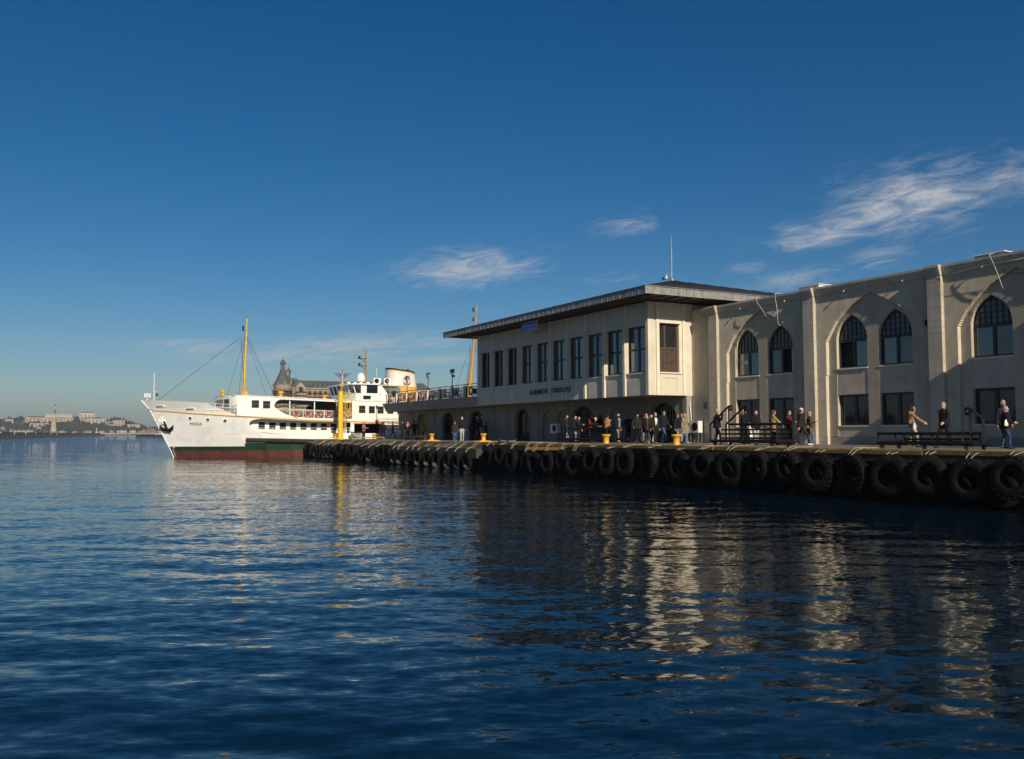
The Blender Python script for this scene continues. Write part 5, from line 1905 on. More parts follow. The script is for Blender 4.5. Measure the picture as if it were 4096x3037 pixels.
def wheels(t, pts):
    for x, y in pts:
        w = MB()
        w.lathe([(.001, -.03), (.075, -.03), (.085, -.02), (.085, .02), (.075, .03), (.001, .03)], (x, y, DECK + .085), 12, 0, 'x')
        wo_ = w.build('caster', RUST, t)
        f = MB()
        f.box(x - .045, x + .045, y - .03, y + .03, DECK + .165, DECK + .2)
        f.build('caster_fork', BLKM, wo_)


ga = thing('gangway', 'black steel rolling gangway with tall handrails before the first arch', 'gangway', (27.3, 28.6, DECK))
z0 = DECK + .2
b = MB()
for x in (26.85, 27.75):
    bar(b, (x, 26.6, z0 + .03), (x, 30.6, z0 + .03), .045)
for y in (26.6, 27.9, 29.3, 30.6):
    bar(b, (26.85, y, z0 + .03), (27.75, y, z0 + .03), .035)
b.build('base_frame', BLKM, ga)
for x in (26.85, 27.75):
    b = MB()
    for y, h in ((26.62, .9), (27.3, .9), (28.2, .62), (29.4, 1.62), (30.58, .85)):
        bar(b, (x, y, z0), (x, y, DECK + h + .1), .034)
    bar(b, (x, 26.62, DECK + .95), (x, 29.4, DECK + .95), .032)
    for h in (.36, .54, .72):
        bar(b, (x, 26.62, DECK + h), (x, 29.9, DECK + h), .026)
    bar(b, (x, 29.4, DECK + 1.72), (x, 30.6, DECK + .95), .034)
    bar(b, (x, 29.4, DECK + 1.72), (x, 29.2, DECK + 1.72), .034)
    bar(b, (x, 29.2, DECK + 1.72), (x, 29.2, DECK + 1.58), .03)
    bar(b, (x, 29.2, DECK + 1.58), (x, 29.4, DECK + 1.58), .03)
    b.build('side_rail', BLKM, ga)
for i in range(8):
    ubox('tread_board', ga, 26.9, 27.7, 26.7 + .48 * i, 26.7 + .48 * i + .44, z0 + .075, z0 + .1, BLKM)
wheels(ga, [(26.85, 26.9), (27.75, 26.9), (26.85, 28.5), (26.85, 30.3), (27.75, 30.3)])

gb = thing('gangway', 'long low black gangway frame on castors with one raised handrail at its end', 'gangway', (27.4, 20.0, DECK))
b = MB()
for x in (26.95, 27.85):
    bar(b, (x, 18.2, z0 + .03), (x, 21.9, z0 + .03), .045)
for y in (18.2, 19.4, 20.6, 21.9):
    bar(b, (26.95, y, z0 + .03), (27.85, y, z0 + .03), .035)
b.build('base_frame', BLKM, gb)
for x in (26.95, 27.85):
    b = MB()
    for y in (18.6, 19.7, 20.8, 21.85):
        bar(b, (x, y, z0), (x, y, DECK + .54), .034)
    bar(b, (x, 18.55, DECK + .55), (x, 21.88, DECK + .55), .036)
    bar(b, (x, 18.6, DECK + .36), (x, 20.8, DECK + .36), .026)
    if x > 27:
        bar(b, (x, 18.9, DECK + .1), (x, 18.9, DECK + 1.38), .036)
        bar(b, (x, 18.9, DECK + 1.38), (x, 18.45, DECK + 1.02), .036)
        bar(b, (x, 18.45, DECK + 1.02), (x, 18.45, DECK + .1), .036)
        bar(b, (x, 18.9, DECK + 1.38), (x, 19.08, DECK + 1.38), .03)
        bar(b, (x, 19.08, DECK + 1.38), (x, 19.08, DECK + 1.2), .03)
        bar(b, (x, 19.08, DECK + 1.2), (x, 18.9, DECK + 1.2), .03)
    b.build('side_rail', BLKM, gb)
wheels(gb, [(26.95, 18.45), (27.85, 18.45), (26.95, 20.0), (26.95, 21.7), (27.85, 21.7)])

gc = thing('gangway', 'dark rolling gangway half hidden behind the passengers under the terminal', 'gangway', (29.6, 44.3, DECK))
b = MB()
for x in (29.4, 30.3):
    bar(b, (x, 41.4, z0 + .03), (x, 47.6, z0 + .03), .045)
b.box(29.4, 30.3, 44.6, 47.6, DECK + .42, DECK + .46)
b.box(29.42, 29.46, 42.2, 43.9, DECK + .3, DECK + .8)
b.build('base_frame', BLKM, gc)
for x in (29.4, 30.3):
    b = MB()
    for y in (42.2, 43.9, 45.1, 46.3):
        bar(b, (x, y, z0), (x, y, DECK + .85), .032)
    bar(b, (x, 42.2, DECK + .85), (x, 46.3, DECK + .85), .032)
    b.build('side_rail', BLKM, gc)
wheels(gc, [(29.4, 42.0), (30.3, 42.0), (29.4, 43.9), (29.4, 47.3), (30.3, 47.3)])

# ------------------------------------------------------------------ air conditioners against the walls
def ac_unit(x, y0, y1, z, label, pipe):
    t = thing('air_conditioner', label, 'air conditioner', (x, (y0 + y1) / 2, DECK), 'air conditioners along the terminal wall')
    MB().box(x - .34, x, y0, y1, z, z + .66).build('casing', WHT, t)
    f = MB()
    f.lathe([(.001, 0), (.23, 0), (.25, .02)], (x - .362, (y0 * .62 + y1 * .38), z + .34), 16, 0, 'x')
    f.build('fan_grille', BLKM, t)
    for y in (y0 + .06, y1 - .06):
        for xx in (x - .3, x - .04):
            ubox('stand_leg', t, xx - .02, xx + .02, y - .02, y + .02, DECK, z, GRYM)
    ubox('stand_rail', t, x - .34, x, y0 + .02, y1 - .02, z - .04, z - .002, GRYM)
    MB().tube(pipe, .03, 6).build('pipe', WHT if y0 < 45 else BLKM, t, smooth=True)


ac_unit(33.75, 54.1, 54.95, 2.28, 'air conditioner in the blind arch of the shaded wall', [(33.72, 54.3, 2.9), (33.74, 54.3, 3.4), (33.74, 54.12, 3.7), (33.74, 54.0, 3.78)])
ac_unit(34.12, 39.5, 40.25, 2.30, 'sunlit white air conditioner on a stand at the building corner', [(34.0, 40.3, 2.9), (33.98, 40.36, 3.5), (33.96, 40.40, 3.9), (33.98, 40.42, 4.1)])

# ------------------------------------------------------------------ far shore across the water
def brg(px, dist, z=0.0):
    """a place at a compass bearing: px counts along the horizon as in a wide panorama, dist in metres"""
    a = math.atan((px - 2048) / 3600.0) + R(28.88)
    return (dist * math.sin(a), dist * math.cos(a), z)


FAR_ST = mat('far_limestone', (0.42, 0.36, 0.27), 0.9, var=0.15, scale=0.05)
FAR_W = mat('far_white', (0.48, 0.44, 0.37), 0.8, var=0.1, scale=0.05)
FAR_RF = mat('far_roof', (0.16, 0.12, 0.10), 0.9, var=0.2, scale=0.05)
FAR_LD = mat('far_ground', (0.10, 0.095, 0.07), 0.95, var=0.35, scale=0.02)
FAR_TR = mat('far_trees', (0.030, 0.036, 0.024), 0.95, var=0.4, scale=0.06)
ROCK = mat('breakwater_rock', (0.055, 0.048, 0.040), 0.95, var=0.4, scale=0.5, bump=.5, bscale=2)
ridge = lerp_tab([(-900, 30), (-300, 34), (0, 30), (100, 34), (290, 36), (420, 31), (470, 34), (520, 26), (580, 15), (660, 10), (900, 8), (1400, 10)])
tm = MB()
pxs = frange(-900, 1400, 22)
ds = [(1935, -.5), (1942, 1.6), (1985, 2.6), (2010, .16), (2060, .34), (2120, .55), (2180, .80), (2230, .95), (2300, 1.0), (2500, .9), (3000, .6)]
vs = []
rs = np.random.RandomState(3)
for d, f in ds:
    for p in pxs:
        z = f if d < 2000 else 2.6 + (ridge(p) - 2.6) * f + rs.uniform(-1, 1) * 1.2
        vs.append(brg(p, d, z))
n = len(pxs)
tm.add(vs, [(i * n + j, i * n + j + 1, (i + 1) * n + j + 1, (i + 1) * n + j) for i in range(len(ds) - 1) for j in range(n - 1)])
o = tm.build('hill', FAR_LD, None, smooth=True)
tag(o, 'low wooded hill on the far shore at left', None, None, 'structure')


def hill_z(p, d):
    return float(np.interp(d, [a for a, _ in ds[2:]], [2.6] + [2.6 + (ridge(p) - 2.6) * f for a, f in ds[3:]]))


tr = MB()
ico = [(0, 0, 1), (.89, 0, .45), (.28, .85, .45), (-.72, .53, .45), (-.72, -.53, .45), (.28, -.85, .45), (.72, .53, -.45), (-.28, .85, -.45), (-.89, 0, -.45), (-.28, -.85, -.45), (.72, -.53, -.45), (0, 0, -1)]
icf = [(0, 1, 2), (0, 2, 3), (0, 3, 4), (0, 4, 5), (0, 5, 1), (1, 6, 2), (2, 7, 3), (3, 8, 4), (4, 9, 5), (5, 10, 1), (2, 6, 7), (3, 7, 8), (4, 8, 9), (5, 9, 10), (1, 10, 6), (6, 11, 7), (7, 11, 8), (8, 11, 9), (9, 11, 10), (10, 11, 6)]
for k in range(2600):
    p = rs.uniform(-500, 1000)
    d = rs.choice([rs.uniform(1990, 2150), rs.uniform(2000, 2260), rs.uniform(2260, 2330)])
    dense = .55 + .45 * math.sin(p * .045 + 1.3) * math.sin(d * .03)
    if 190 < p < 420 and d < 2150:
        dense = 1.0
    if rs.rand() > dense:
        continue
    x, y, _ = brg(p, d)
    r = rs.uniform(2.2, 5.2)
    tall = rs.rand() < .18
    z = hill_z(p, d) + r * .6
    tr.add([(x + r * a * (.55 if tall else 1.15) * rs.uniform(.75, 1.2), y + r * b * .9, z + r * c * (1.7 if tall else .85) * rs.uniform(.8, 1.15)) for a, b, c in ico], icf)
o = tr.build('far_wood', FAR_TR, None)
tag(o, 'dark trees covering the far hillside', None, None, 'stuff')


def far_block(name, label, p0, p1, d, h, depth, roof, m, cat='building', z=None, parts=None, group=None):
    c = brg((p0 + p1) / 2, d)
    z = hill_z((p0 + p1) / 2, d) - 1 if z is None else z
    t = thing(name, label, cat, (c[0], c[1], z), group)
    a, b = Vector(brg(p0, d)), Vector(brg(p1, d))
    u = (b - a)
    w = u.length
    u.normalize()
    v = Vector((-u.y, u.x, 0))
    if v.dot(Vector(c)) < 0:
        v = -v
    def P(s, q, zz):
        r = a + u * s + v * q
        return (r.x, r.y, z + zz)
    m1 = MB()
    m1.add([P(0, 0, 0), P(w, 0, 0), P(w, depth, 0), P(0, depth, 0), P(0, 0, h), P(w, 0, h), P(w, depth, h), P(0, depth, h)], [(0, 1, 5, 4), (1, 2, 6, 5), (2, 3, 7, 6), (3, 0, 4, 7)])
    m1.build('wall', m, t)
    e = .8
    m2 = MB()
    k = min(w, depth) / 2
    m2.add([P(-e, -e, h), P(w + e, -e, h), P(w + e, depth + e, h), P(-e, depth + e, h), P(k, depth / 2, h + roof), P(max(k, w - k), depth / 2, h + roof)], [(0, 1, 5, 4), (1, 2, 5), (2, 3, 4, 5), (3, 0, 4), (0, 3, 2, 1)])
    m2.build('roof', FAR_RF if parts != 'flat' else m, t)
    nn = max(2, int(w / 7))
    for i in range(nn):
        s = (i + .5) * w / nn
        q = MB()
        q.add([P(s - .9, -.15, h * .3), P(s + .9, -.15, h * .3), P(s + .9, -.15, h * .8), P(s - .9, -.15, h * .8)], [(0, 1, 2, 3)])
        q.build('window', FAR_RF, t)
    return t, P, w


t, P, w = far_block('palace_wing', 'long pale stone palace wing with a row of pointed chimneys on the far hill', 100, 296, 2170, 12, 25, 2, FAR_ST)
for i in range(10):
    s = w * (.44 + .055 * i)
    q = MB()
    q.add([P(s - 3, 2, 12), P(s + 3, 2, 12), P(s + 3, 8, 12), P(s - 3, 8, 12), P(s - 1, 4, 18), P(s + 1, 4, 18), P(s + 1, 6, 18), P(s - 1, 6, 18), P(s, 5, 21)], [(0, 1, 5, 4), (1, 2, 6, 5), (2, 3, 7, 6), (3, 0, 4, 7), (4, 5, 8), (5, 6, 8), (6, 7, 8), (7, 4, 8)])
    q.build('chimney', FAR_W, t)
t2, P2, w2 = far_block('palace_tower', 'slim pale tower rising above the palace wing', 217, 225, 2185, 34, 10, 5, FAR_ST, 'tower')
far_block('palace_wing', 'broad pale stone palace block right of the chimneys on the far hill', 322, 426, 2150, 14, 24, 2, FAR_ST)
far_block('palace_wing', 'white upper gallery behind the broad palace block', 318, 380, 2210, 20, 18, 2, FAR_W)
far_block('palace_wing', 'low terraced palace building at the right end of the far hill', 452, 500, 2140, 11, 22, 2, FAR_ST)
far_block('palace_wing', 'small pale pavilion between the two palace blocks', 428, 448, 2145, 7, 14, 2, FAR_W)
far_block('retaining_wall', 'long pale retaining wall below the palace', 120, 200, 2090, 9, 6, .2, FAR_ST, 'wall', parts='flat')
far_block('retaining_wall', 'pale retaining wall at the foot of the right palace building', 425, 560, 2105, 7, 6, .2, FAR_ST, 'wall', parts='flat')
far_block('shore_house', 'low cream building with flat roof near the far shoreline', 58, 134, 1990, 7, 14, 1.5, FAR_ST, z=2.6)
far_block('shore_house', 'white house at the far left of the distant hill', 20, 54, 2180, 9, 12, 2, FAR_W)
far_block('shore_house', 'pale shore building right of the distant lighthouse', 470, 508, 1975, 6, 10, 2, FAR_W, z=2.6)
far_block('shore_house', 'small white shore building nearest the ferry bow', 520, 545, 1975, 6, 10, 2, FAR_W, z=2.6)
far_block('shore_house', 'reddish shore house just left of the ferry bow', 585, 625, 1985, 8, 10, 3, mat('far_brick', (0.25, 0.13, 0.10), .9), z=2.6)
far_block('sea_wall', 'long pale sea wall along the far shoreline', 0, 640, 1945, 3.6, 3, .1, FAR_ST, 'wall', z=.5, parts='flat')

SIDE = ['first', 'second', 'third', 'fourth', 'fifth', 'sixth', 'seventh', 'eighth', 'ninth', 'tenth', 'eleventh', 'twelfth']
for k, (p, wd_, h_, d_) in enumerate(((6, 16, 6, 2050), (40, 12, 5, 2010), (146, 20, 7, 2040), (176, 10, 5, 2060), (236, 26, 5, 1975), (292, 18, 5, 1972), (338, 30, 5, 1970), (398, 22, 5, 1972), (440, 14, 6, 1985), (556, 16, 5, 1975), (572, 10, 7, 1990), (630, 16, 6, 1982))):
    far_block('shore_house', 'tiny pale house along the far shore, %s of the small row from the left' % SIDE[k], p, p + wd_, d_, h_, 9, 2.4, (FAR_ST, FAR_W, FAR_ST)[k % 3], z=None if d_ > 2000 else 2.4, group='small houses along the far shore')

# breakwater with its tower and lighthouse
A, B = Vector((-26, 340, 0)), Vector((98, 1285, 0))
u = (B - A)
LB = u.length
u.normalize()
nv = Vector((u.y, -u.x, 0))
bw_ = MB()
secs = frange(0, LB, 9)
prof = [(-7, -1), (-5.2, .5), (-3.6, 1.3), (-2.4, 2.1), (2.4, 2.2), (5, .6), (7, -1)]
vs = []
for s in secs:
    for (q, z) in prof:
        p = A + u * s + nv * (-q + rs.uniform(-.5, .5))
        vs.append((p.x, p.y, z + rs.uniform(-.25, .25)))
n = len(prof)
bw_.add(vs, [(i * n + j, i * n + j + 1, (i + 1) * n + j + 1, (i + 1) * n + j) for i in range(len(secs) - 1) for j in range(n - 1)])
brk = bw_.build('breakwater', ROCK, None)
tag(brk, 'dark rubble breakwater running across the water at left', 'breakwater')
bo = MB()
for k in range(1500):
    s = rs.uniform(0, LB)
    q = rs.uniform(1.5, 6.5)
    p = A + u * s - nv * q
    z = float(np.interp(q, [1.5, 2.4, 3.6, 5.2, 7], [2.2, 2.0, 1.3, .5, -.6]))
    r = rs.uniform(.35, .95)
    p2 = A + u * s - nv * q
    bo.add([(p2.x + r * a * rs.uniform(.7, 1.2), p2.y + r * b, z + r * c * .7) for a, b, c in ico], icf)
bo.build('boulders', ROCK, brk, kind='stuff')
sh = MB()
for k in range(700):
    s = rs.uniform(0, LB * .93)
    p = A + u * s - nv * rs.uniform(-2, 1.6)
    r = rs.uniform(.5, 1.15)
    sh.add([(p.x + r * a * rs.uniform(.8, 1.3), p.y + r * b, 2.5 + r * c * .9) for a, b, c in ico], icf)
sh.build('scrub', FAR_TR, brk, kind='stuff')
k = 0
for s in frange(60, LB * .9, 42):
    p = A + u * s + nv * 1.2
    q = A + u * (s + 38) + nv * 1.2
    w_ = MB()
    w_.add([(p.x, p.y, 2.0), (q.x, q.y, 2.0), (q.x, q.y, 3.35), (p.x, p.y, 3.35), (p.x + .6, p.y, 2.0), (q.x + .6, q.y, 2.0), (q.x + .6, q.y, 3.35), (p.x + .6, p.y, 3.35)], [(0, 1, 2, 3), (3, 2, 6, 7), (4, 5, 6, 7), (0, 3, 7, 4), (1, 5, 6, 2)])
    w_.build('parapet_length', FAR_W, brk)
sT = 385.0
c = A + u * sT
tw = thing('monument_tower', 'ornate pale stone beacon tower standing on the dark breakwater', 'tower', (c.x, c.y, 2.2))
q = MB()
q.lathe([(2.6, 1.5), (2.6, 2.6), (2.35, 2.7), (2.1, 5.2), (2.3, 5.3), (2.3, 5.7)], (c.x, c.y, 0), 8)
q.build('base', FAR_ST, tw)
for i in range(8):
    th = i * math.pi / 4 + .39
    w_ = MB()
    w_.box(c.x + 2.2 * math.cos(th) - .35, c.x + 2.2 * math.cos(th) + .35, c.y + 2.2 * math.sin(th) - .35, c.y + 2.2 * math.sin(th) + .35, 3.0, 4.6)
    w_.build('niche', FAR_RF, tw)
q = MB()
q.lathe([(1.9, 5.7), (1.8, 8.6), (2.1, 8.7), (2.1, 9.1), (1.7, 9.2), (1.6, 10.9), (1.9, 11.0), (1.9, 11.3)], (c.x, c.y, 0), 8)
q.build('shaft', FAR_ST, tw)
q = MB()
q.lathe([(1.25, 11.3), (1.2, 13.2), (1.5, 13.3), (1.5, 13.6), (.9, 14.3), (.25, 15.6), (.08, 16.4), (.001, 17.0)], (c.x, c.y, 0), 8)
q.build('cap', FAR_ST, tw)
c = A + u * (LB * .905)
lt = thing('lighthouse', 'small white lighthouse near the end of the breakwater', 'lighthouse', (c.x, c.y, 2.2))
MB().box(c.x - 1.6, c.x + 1.6, c.y - 1.6, c.y + 1.6, 1.5, 4.2).build('house', FAR_W, lt)
MB().lathe([(.85, 4.2), (.6, 7.2), (1.0, 7.3), (1.0, 7.6)], (c.x, c.y, 0), 10).build('shaft', FAR_W, lt)
MB().lathe([(.55, 7.6), (.55, 8.6), (.75, 8.65), (.001, 9.6)], (c.x, c.y, 0), 8).build('lantern', FAR_W, lt)
# a small white launch far out beside the ferry bow
bx, by, _ = brg(641, 1500)
lc = thing('motor_launch', 'tiny white launch on the water beside the ferry stem', 'boat', (bx, by, 0))
MB().prism([(bx - 7, .9), (bx - 5.5, -.3), (bx + 6, -.3), (bx + 6, 1.3), (bx - 7, 1.6)], 'y', by - 2, by + 2).build('hull', FAR_W, lc)
MB().box(bx - 2, bx + 4, by - 1.6, by + 1.6, 1.3, 3.4).build('cabin', FAR_W, lc)

# ------------------------------------------------------------------ old railway station behind the ferry
SLATE = mat('slate_roof', (0.075, 0.082, 0.082), 0.7, var=0.2, scale=0.3)
STN = mat('station_sandstone', (0.33, 0.27, 0.185), 0.9, var=0.15, scale=0.25, bump=.3, bscale=2, streak=.3)
SCAF = mat('scaffold_steel', (0.16, 0.13, 0.10), 0.7, var=0.2)
SY = 520.0
sn = thing('railway_station', 'old sandstone station with conical corner towers and slate roof behind the ferry', 'building', (160, SY + 10, 1.5))
gp = MB()
gp.box(85, 330, SY - 22, SY + 260, -3, 1.5)
o = gp.build('shore_ground', FAR_LD, None)
tag(o, 'flat quayside ground under the railway station', None, None, 'structure')
b = MB()
b.box(141, 230, SY + 1.5, SY + 30, 1.5, 28.2)
b.build('main_wall', STN, sn)
ubox('main_cornice', sn, 140.6, 230.4, SY + .8, SY + 30.6, 28.2, 28.9, STN)
m = MB()
m.add([(141, SY + 1.2, 28.9), (230, SY + 1.2, 28.9), (230, SY + 30, 28.9), (141, SY + 30, 28.9), (144.5, SY + 7, 33.5), (226, SY + 7, 33.5), (226, SY + 24, 33.5), (144.5, SY + 24, 33.5)],
      [(0, 1, 5, 4), (1, 2, 6, 5), (2, 3, 7, 6), (3, 0, 4, 7), (4, 5, 6, 7)])
roofS = m.build('mansard_roof', SLATE, sn)
m = MB()
m.add([(139.5, SY + 10, 28.9), (150.5, SY + 10, 28.9), (150.5, SY + 24, 28.9), (139.5, SY + 24, 28.9), (141.5, SY + 13, 35), (147, SY + 13, 35), (147, SY + 20, 35), (141.5, SY + 20, 35)],
      [(0, 1, 5, 4), (1, 2, 6, 5), (2, 3, 7, 6), (3, 0, 4, 7), (4, 5, 6, 7)])
m.build('pavilion_roof', SLATE, sn)


def turret(cx, cy, r, z0, z1, lan, label, body=True):
    if body:
        MB().lathe([(r, 1.5), (r, z0 - 2.2), (r + .3, z0 - 2.0), (r + .3, z0 - .5), (r + .6, z0 - .3), (r + .6, z0)], (cx, cy, 0), 24).build('round_tower', STN, sn, smooth=True, angle=35)
        rf0 = MB().lathe([(r + .5, z0), (r * .86, z0 + (z1 - z0) * .22), (r * .66, z0 + (z1 - z0) * .5), (r * .42, z0 + (z1 - z0) * .82), (r * .33, z1)], (cx, cy, 0), 24).build('conical_roof', SLATE, sn, smooth=True, angle=35)
        for i in range(8):
            th = i * math.pi / 4
            MB().lathe([(.35, z0), (.3, z0 + 1.2), (.05, z0 + 2.4)], (cx + (r + .3) * math.cos(th), cy + (r + .3) * math.sin(th), 0), 6).build('pinnacle', STN, rf0)
        for i in range(10):
            th = math.pi + i * math.pi / 9
            w = MB()
            x, y = cx + (r + .02) * math.cos(th), cy + (r + .02) * math.sin(th)
            w.box(x - .7, x + .7, y - .25, y + .25, z0 - 6, z0 - 3.2)
            w.build('window', DARK, sn)
    lr = r * .33 if body else r
    MB().lathe([(lr, z1), (lr, z1 + .5), (lr * .85, z1 + .6)], (cx, cy, 0), 12).build('lantern_base', SLATE, sn)
    cl = MB()
    for i in range(8):
        th = i * math.pi / 4 + .2
        cl.tube([(cx + lr * .8 * math.cos(th), cy + lr * .8 * math.sin(th), z1 + .5), (cx + lr * .8 * math.cos(th), cy + lr * .8 * math.sin(th), z1 + lan)], .2, 5)
    cl.lathe([(lr * .35, z1 + .5), (lr * .35, z1 + lan)], (cx, cy, 0), 8)
    cl.build('lantern_columns', FAR_RF, sn)
    MB().lathe([(lr * 1.1, z1 + lan), (lr * 1.15, z1 + lan + .4), (lr, z1 + lan + .6), (lr * .85, z1 + lan + 1.4), (lr * .4, z1 + lan + 2.3), (.15, z1 + lan + 2.8), (.06, z1 + lan + 5.2), (.001, z1 + lan + 5.4)], (cx, cy, 0), 14).build('lantern_dome', SLATE, sn, smooth=True, angle=40)


turret(135.9, SY + 3, 4.9, 30.5, 38.6, 3.9, '')
turret(143.0, SY + 17, 1.35, 0, 34.9, 3.8, '', body=False)
ubox('chimney', sn, 138.1, 140.4, SY + 8, SY + 10.5, 29, 37.6, STN)
ubox('chimney_cap', sn, 137.8, 140.7, SY + 7.7, SY + 10.8, 37.6, 38.2, STN)
g = MB()
g.prism([(142.3, 22), (149.2, 22), (149.2, 28.4), (145.75, 32.3), (142.3, 28.4)], 'y', SY + .2, SY + 8)
g.build('gable', STN, sn)
ubox('gable_window', sn, 144.6, 146.9, SY + .05, SY + .19, 26.0, 29.2, DARK)
for x in (154.0, 157.2, 160.2, 163.0, 166.0, 169.2, 172.4, 175.6):
    d = MB()
    d.prism([(x - 1.0, 28.9), (x + 1.0, 28.9), (x + 1.0, 30.2), (x, 31.3), (x - 1.0, 30.2)], 'y', SY + 1.0, SY + 5)
    d.build('dormer', SLATE, roofS)
for r_ in range(6):
    for i in range(20):
        x = 151.5 + 3.2 * i
        w = MB()
        w.box(x - .75, x + .75, SY + 1.35, SY + 1.48, 4.0 + 4.1 * r_, 6.6 + 4.1 * r_)
        w.build('window', DARK, sn)
sc_ = thing('scaffolding', 'rusty scaffolding wrapped round the old station front', 'scaffold', (165, SY - 1.2, 1.5))
for i in range(34):
    x = 128.6 + 2.3 * i
    yb = SY - 2.6 if x < 143 else SY - .9
    MB().tube([(x, yb, 1.5), (x, yb, 29.5 - (1.0 if i % 3 else -1.2) - (2.5 if x > 150 else 0))], .10, 5).build('pole', SCAF, sc_)
for k in range(12):
    z = 3.6 + 2.1 * k
    for (x0, x1, yb) in ((128.0, 143.4, SY - 3.2), (142.6, 206, SY - 1.5)):
        ubox('platform', sc_, x0, x1, yb, yb + 1.1, z, z + .14, SCAF)
        MB().tube([(x0, yb, z + 1.0), (x1, yb, z + 1.0)], .07, 4).build('guard_rail', SCAF, sc_)
# winged emblem standing on the station ridge
EB, ER = mat('emblem_blue', (0.03, 0.07, 0.20), .5), mat('emblem_red', (0.42, 0.06, 0.07), .5)
em = thing('roof_emblem', 'red crescent emblem with blue wings standing on the station roof ridge', 'emblem', (173.3, SY + 7.5, 33.5))
cx, cy, cz = 173.3, SY + 7.5, 37.6
q = MB()
no_, pts_o, pts_i = 22, [], []
for i in range(no_ + 1):
    a = math.pi * (1.0 - .10) + (math.pi * 1.2) * i / no_
    w_ = .25 + .75 * math.sin(math.pi * i / no_)
    pts_o.append((cx + 2.9 * math.cos(a), cz + 2.9 * math.sin(a)))
    pts_i.append((cx + (2.9 - w_) * math.cos(a), cz + (2.9 - w_) * math.sin(a)))
for i in range(no_):
    q.prism([pts_o[i], pts_o[i + 1], pts_i[i + 1], pts_i[i]], 'y', cy - .15, cy + .15)
q.build('crescent', ER, em)
for s in (-1, 1):
    for i in range(5):
        l0, l1 = .5 + .15 * i, 5.4 - .55 * i
        z = cz + .9 - .42 * i
        b = MB()
        b.add([(cx + s * l0, cy - .1, z - .9 + .1 * i), (cx + s * 1.6, cy - .1, z), (cx + s * l1, cy - .1, z), (cx + s * l1, cy - .1, z - .24), (cx + s * 1.7, cy - .1, z - .26), (cx + s * l0, cy - .1, z - 1.3 + .1 * i),
               (cx + s * l0, cy + .1, z - .9 + .1 * i), (cx + s * 1.6, cy + .1, z), (cx + s * l1, cy + .1, z), (cx + s * l1, cy + .1, z - .24), (cx + s * 1.7, cy + .1, z - .26), (cx + s * l0, cy + .1, z - 1.3 + .1 * i)],
              [(0, 1, 4, 5), (1, 2, 3, 4), (6, 7, 10, 11), (7, 8, 9, 10), (0, 6, 7, 1), (1, 7, 8, 2), (2, 8, 9, 3), (3, 9, 10, 4), (4, 10, 11, 5)])
        b.build('wing_feather', EB, em)
MB().tube([(cx, cy, 33.4), (cx, cy, 40.2)], .14, 6).build('stem', EB, em)
st5 = []
for i in range(10):
    a = math.pi / 2 + i * math.pi / 5
    r_ = .62 if i % 2 == 0 else .26
    st5.append((cx + r_ * math.cos(a), 40.6 + r_ * math.sin(a)))
MB().prism(st5, 'y', cy - .1, cy + .1).build('star', ER, em)

# ------------------------------------------------------------------ people
tmp = bpy.data.scenes.new('tmp_people')
PEOPLE = []
CMATS = {}


def cmat(col, rough=.85, key=''):
    k = tuple(round(c, 3) for c in col) + (rough,)
    if k not in CMATS:
        CMATS[k] = mat('cloth_%d' % len(CMATS), tuple(c * (.62 if max(col) < .06 else .9) for c in col), rough, var=.30, scale=7, bump=.9, bscale=16, spec=.15)
    return CMATS[k]


SKIN = mat('skin', (0.46, 0.27, 0.19), .55, var=.06, scale=10)
SKIN2 = mat('skin_pale', (0.56, 0.36, 0.27), .55, var=.06, scale=10)
LENS = mat('dark_lens', (0.01, 0.008, 0.008), .15, var=.1)
LIP = mat('lips', (0.32, 0.10, 0.09), .6, var=.1)
HAIR = {'black': mat('hair_black', (0.012, 0.010, 0.009), .5, var=.3, scale=30), 'brown': mat('hair_brown', (0.07, 0.035, 0.018), .5, var=.3, scale=30), 'blond': mat('hair_blond', (0.42, 0.29, 0.13), .5, var=.25, scale=30),
        'red': mat('hair_red', (0.15, 0.045, 0.02), .5, var=.3, scale=30), 'grey': mat('hair_grey', (0.28, 0.26, 0.24), .6, var=.25, scale=30)}


def rings(b, rs_, n=14):
    """stack of ellipses (cx, cy, z, rx, ry)"""
    vs = []
    for cx, cy, z, rx, ry in rs_:
        for j in range(n):
            t = 2 * math.pi * j / n
            vs.append((cx + rx * math.cos(t), cy + ry * math.sin(t), z))
    k = len(rs_)
    fs = [(i * n + j, i * n + (j + 1) % n, (i + 1) * n + (j + 1) % n, (i + 1) * n + j) for i in range(k - 1) for j in range(n)]
    fs += [tuple(range(n - 1, -1, -1)), tuple((k - 1) * n + j for j in range(n))]
    b.add(vs, fs)


def limb(b, pts, rad, n=10):
    b.tube(pts, rad, n)
    for p, r in zip(pts, rad):
        b.ball(tuple(p), r * .99, n, 6)


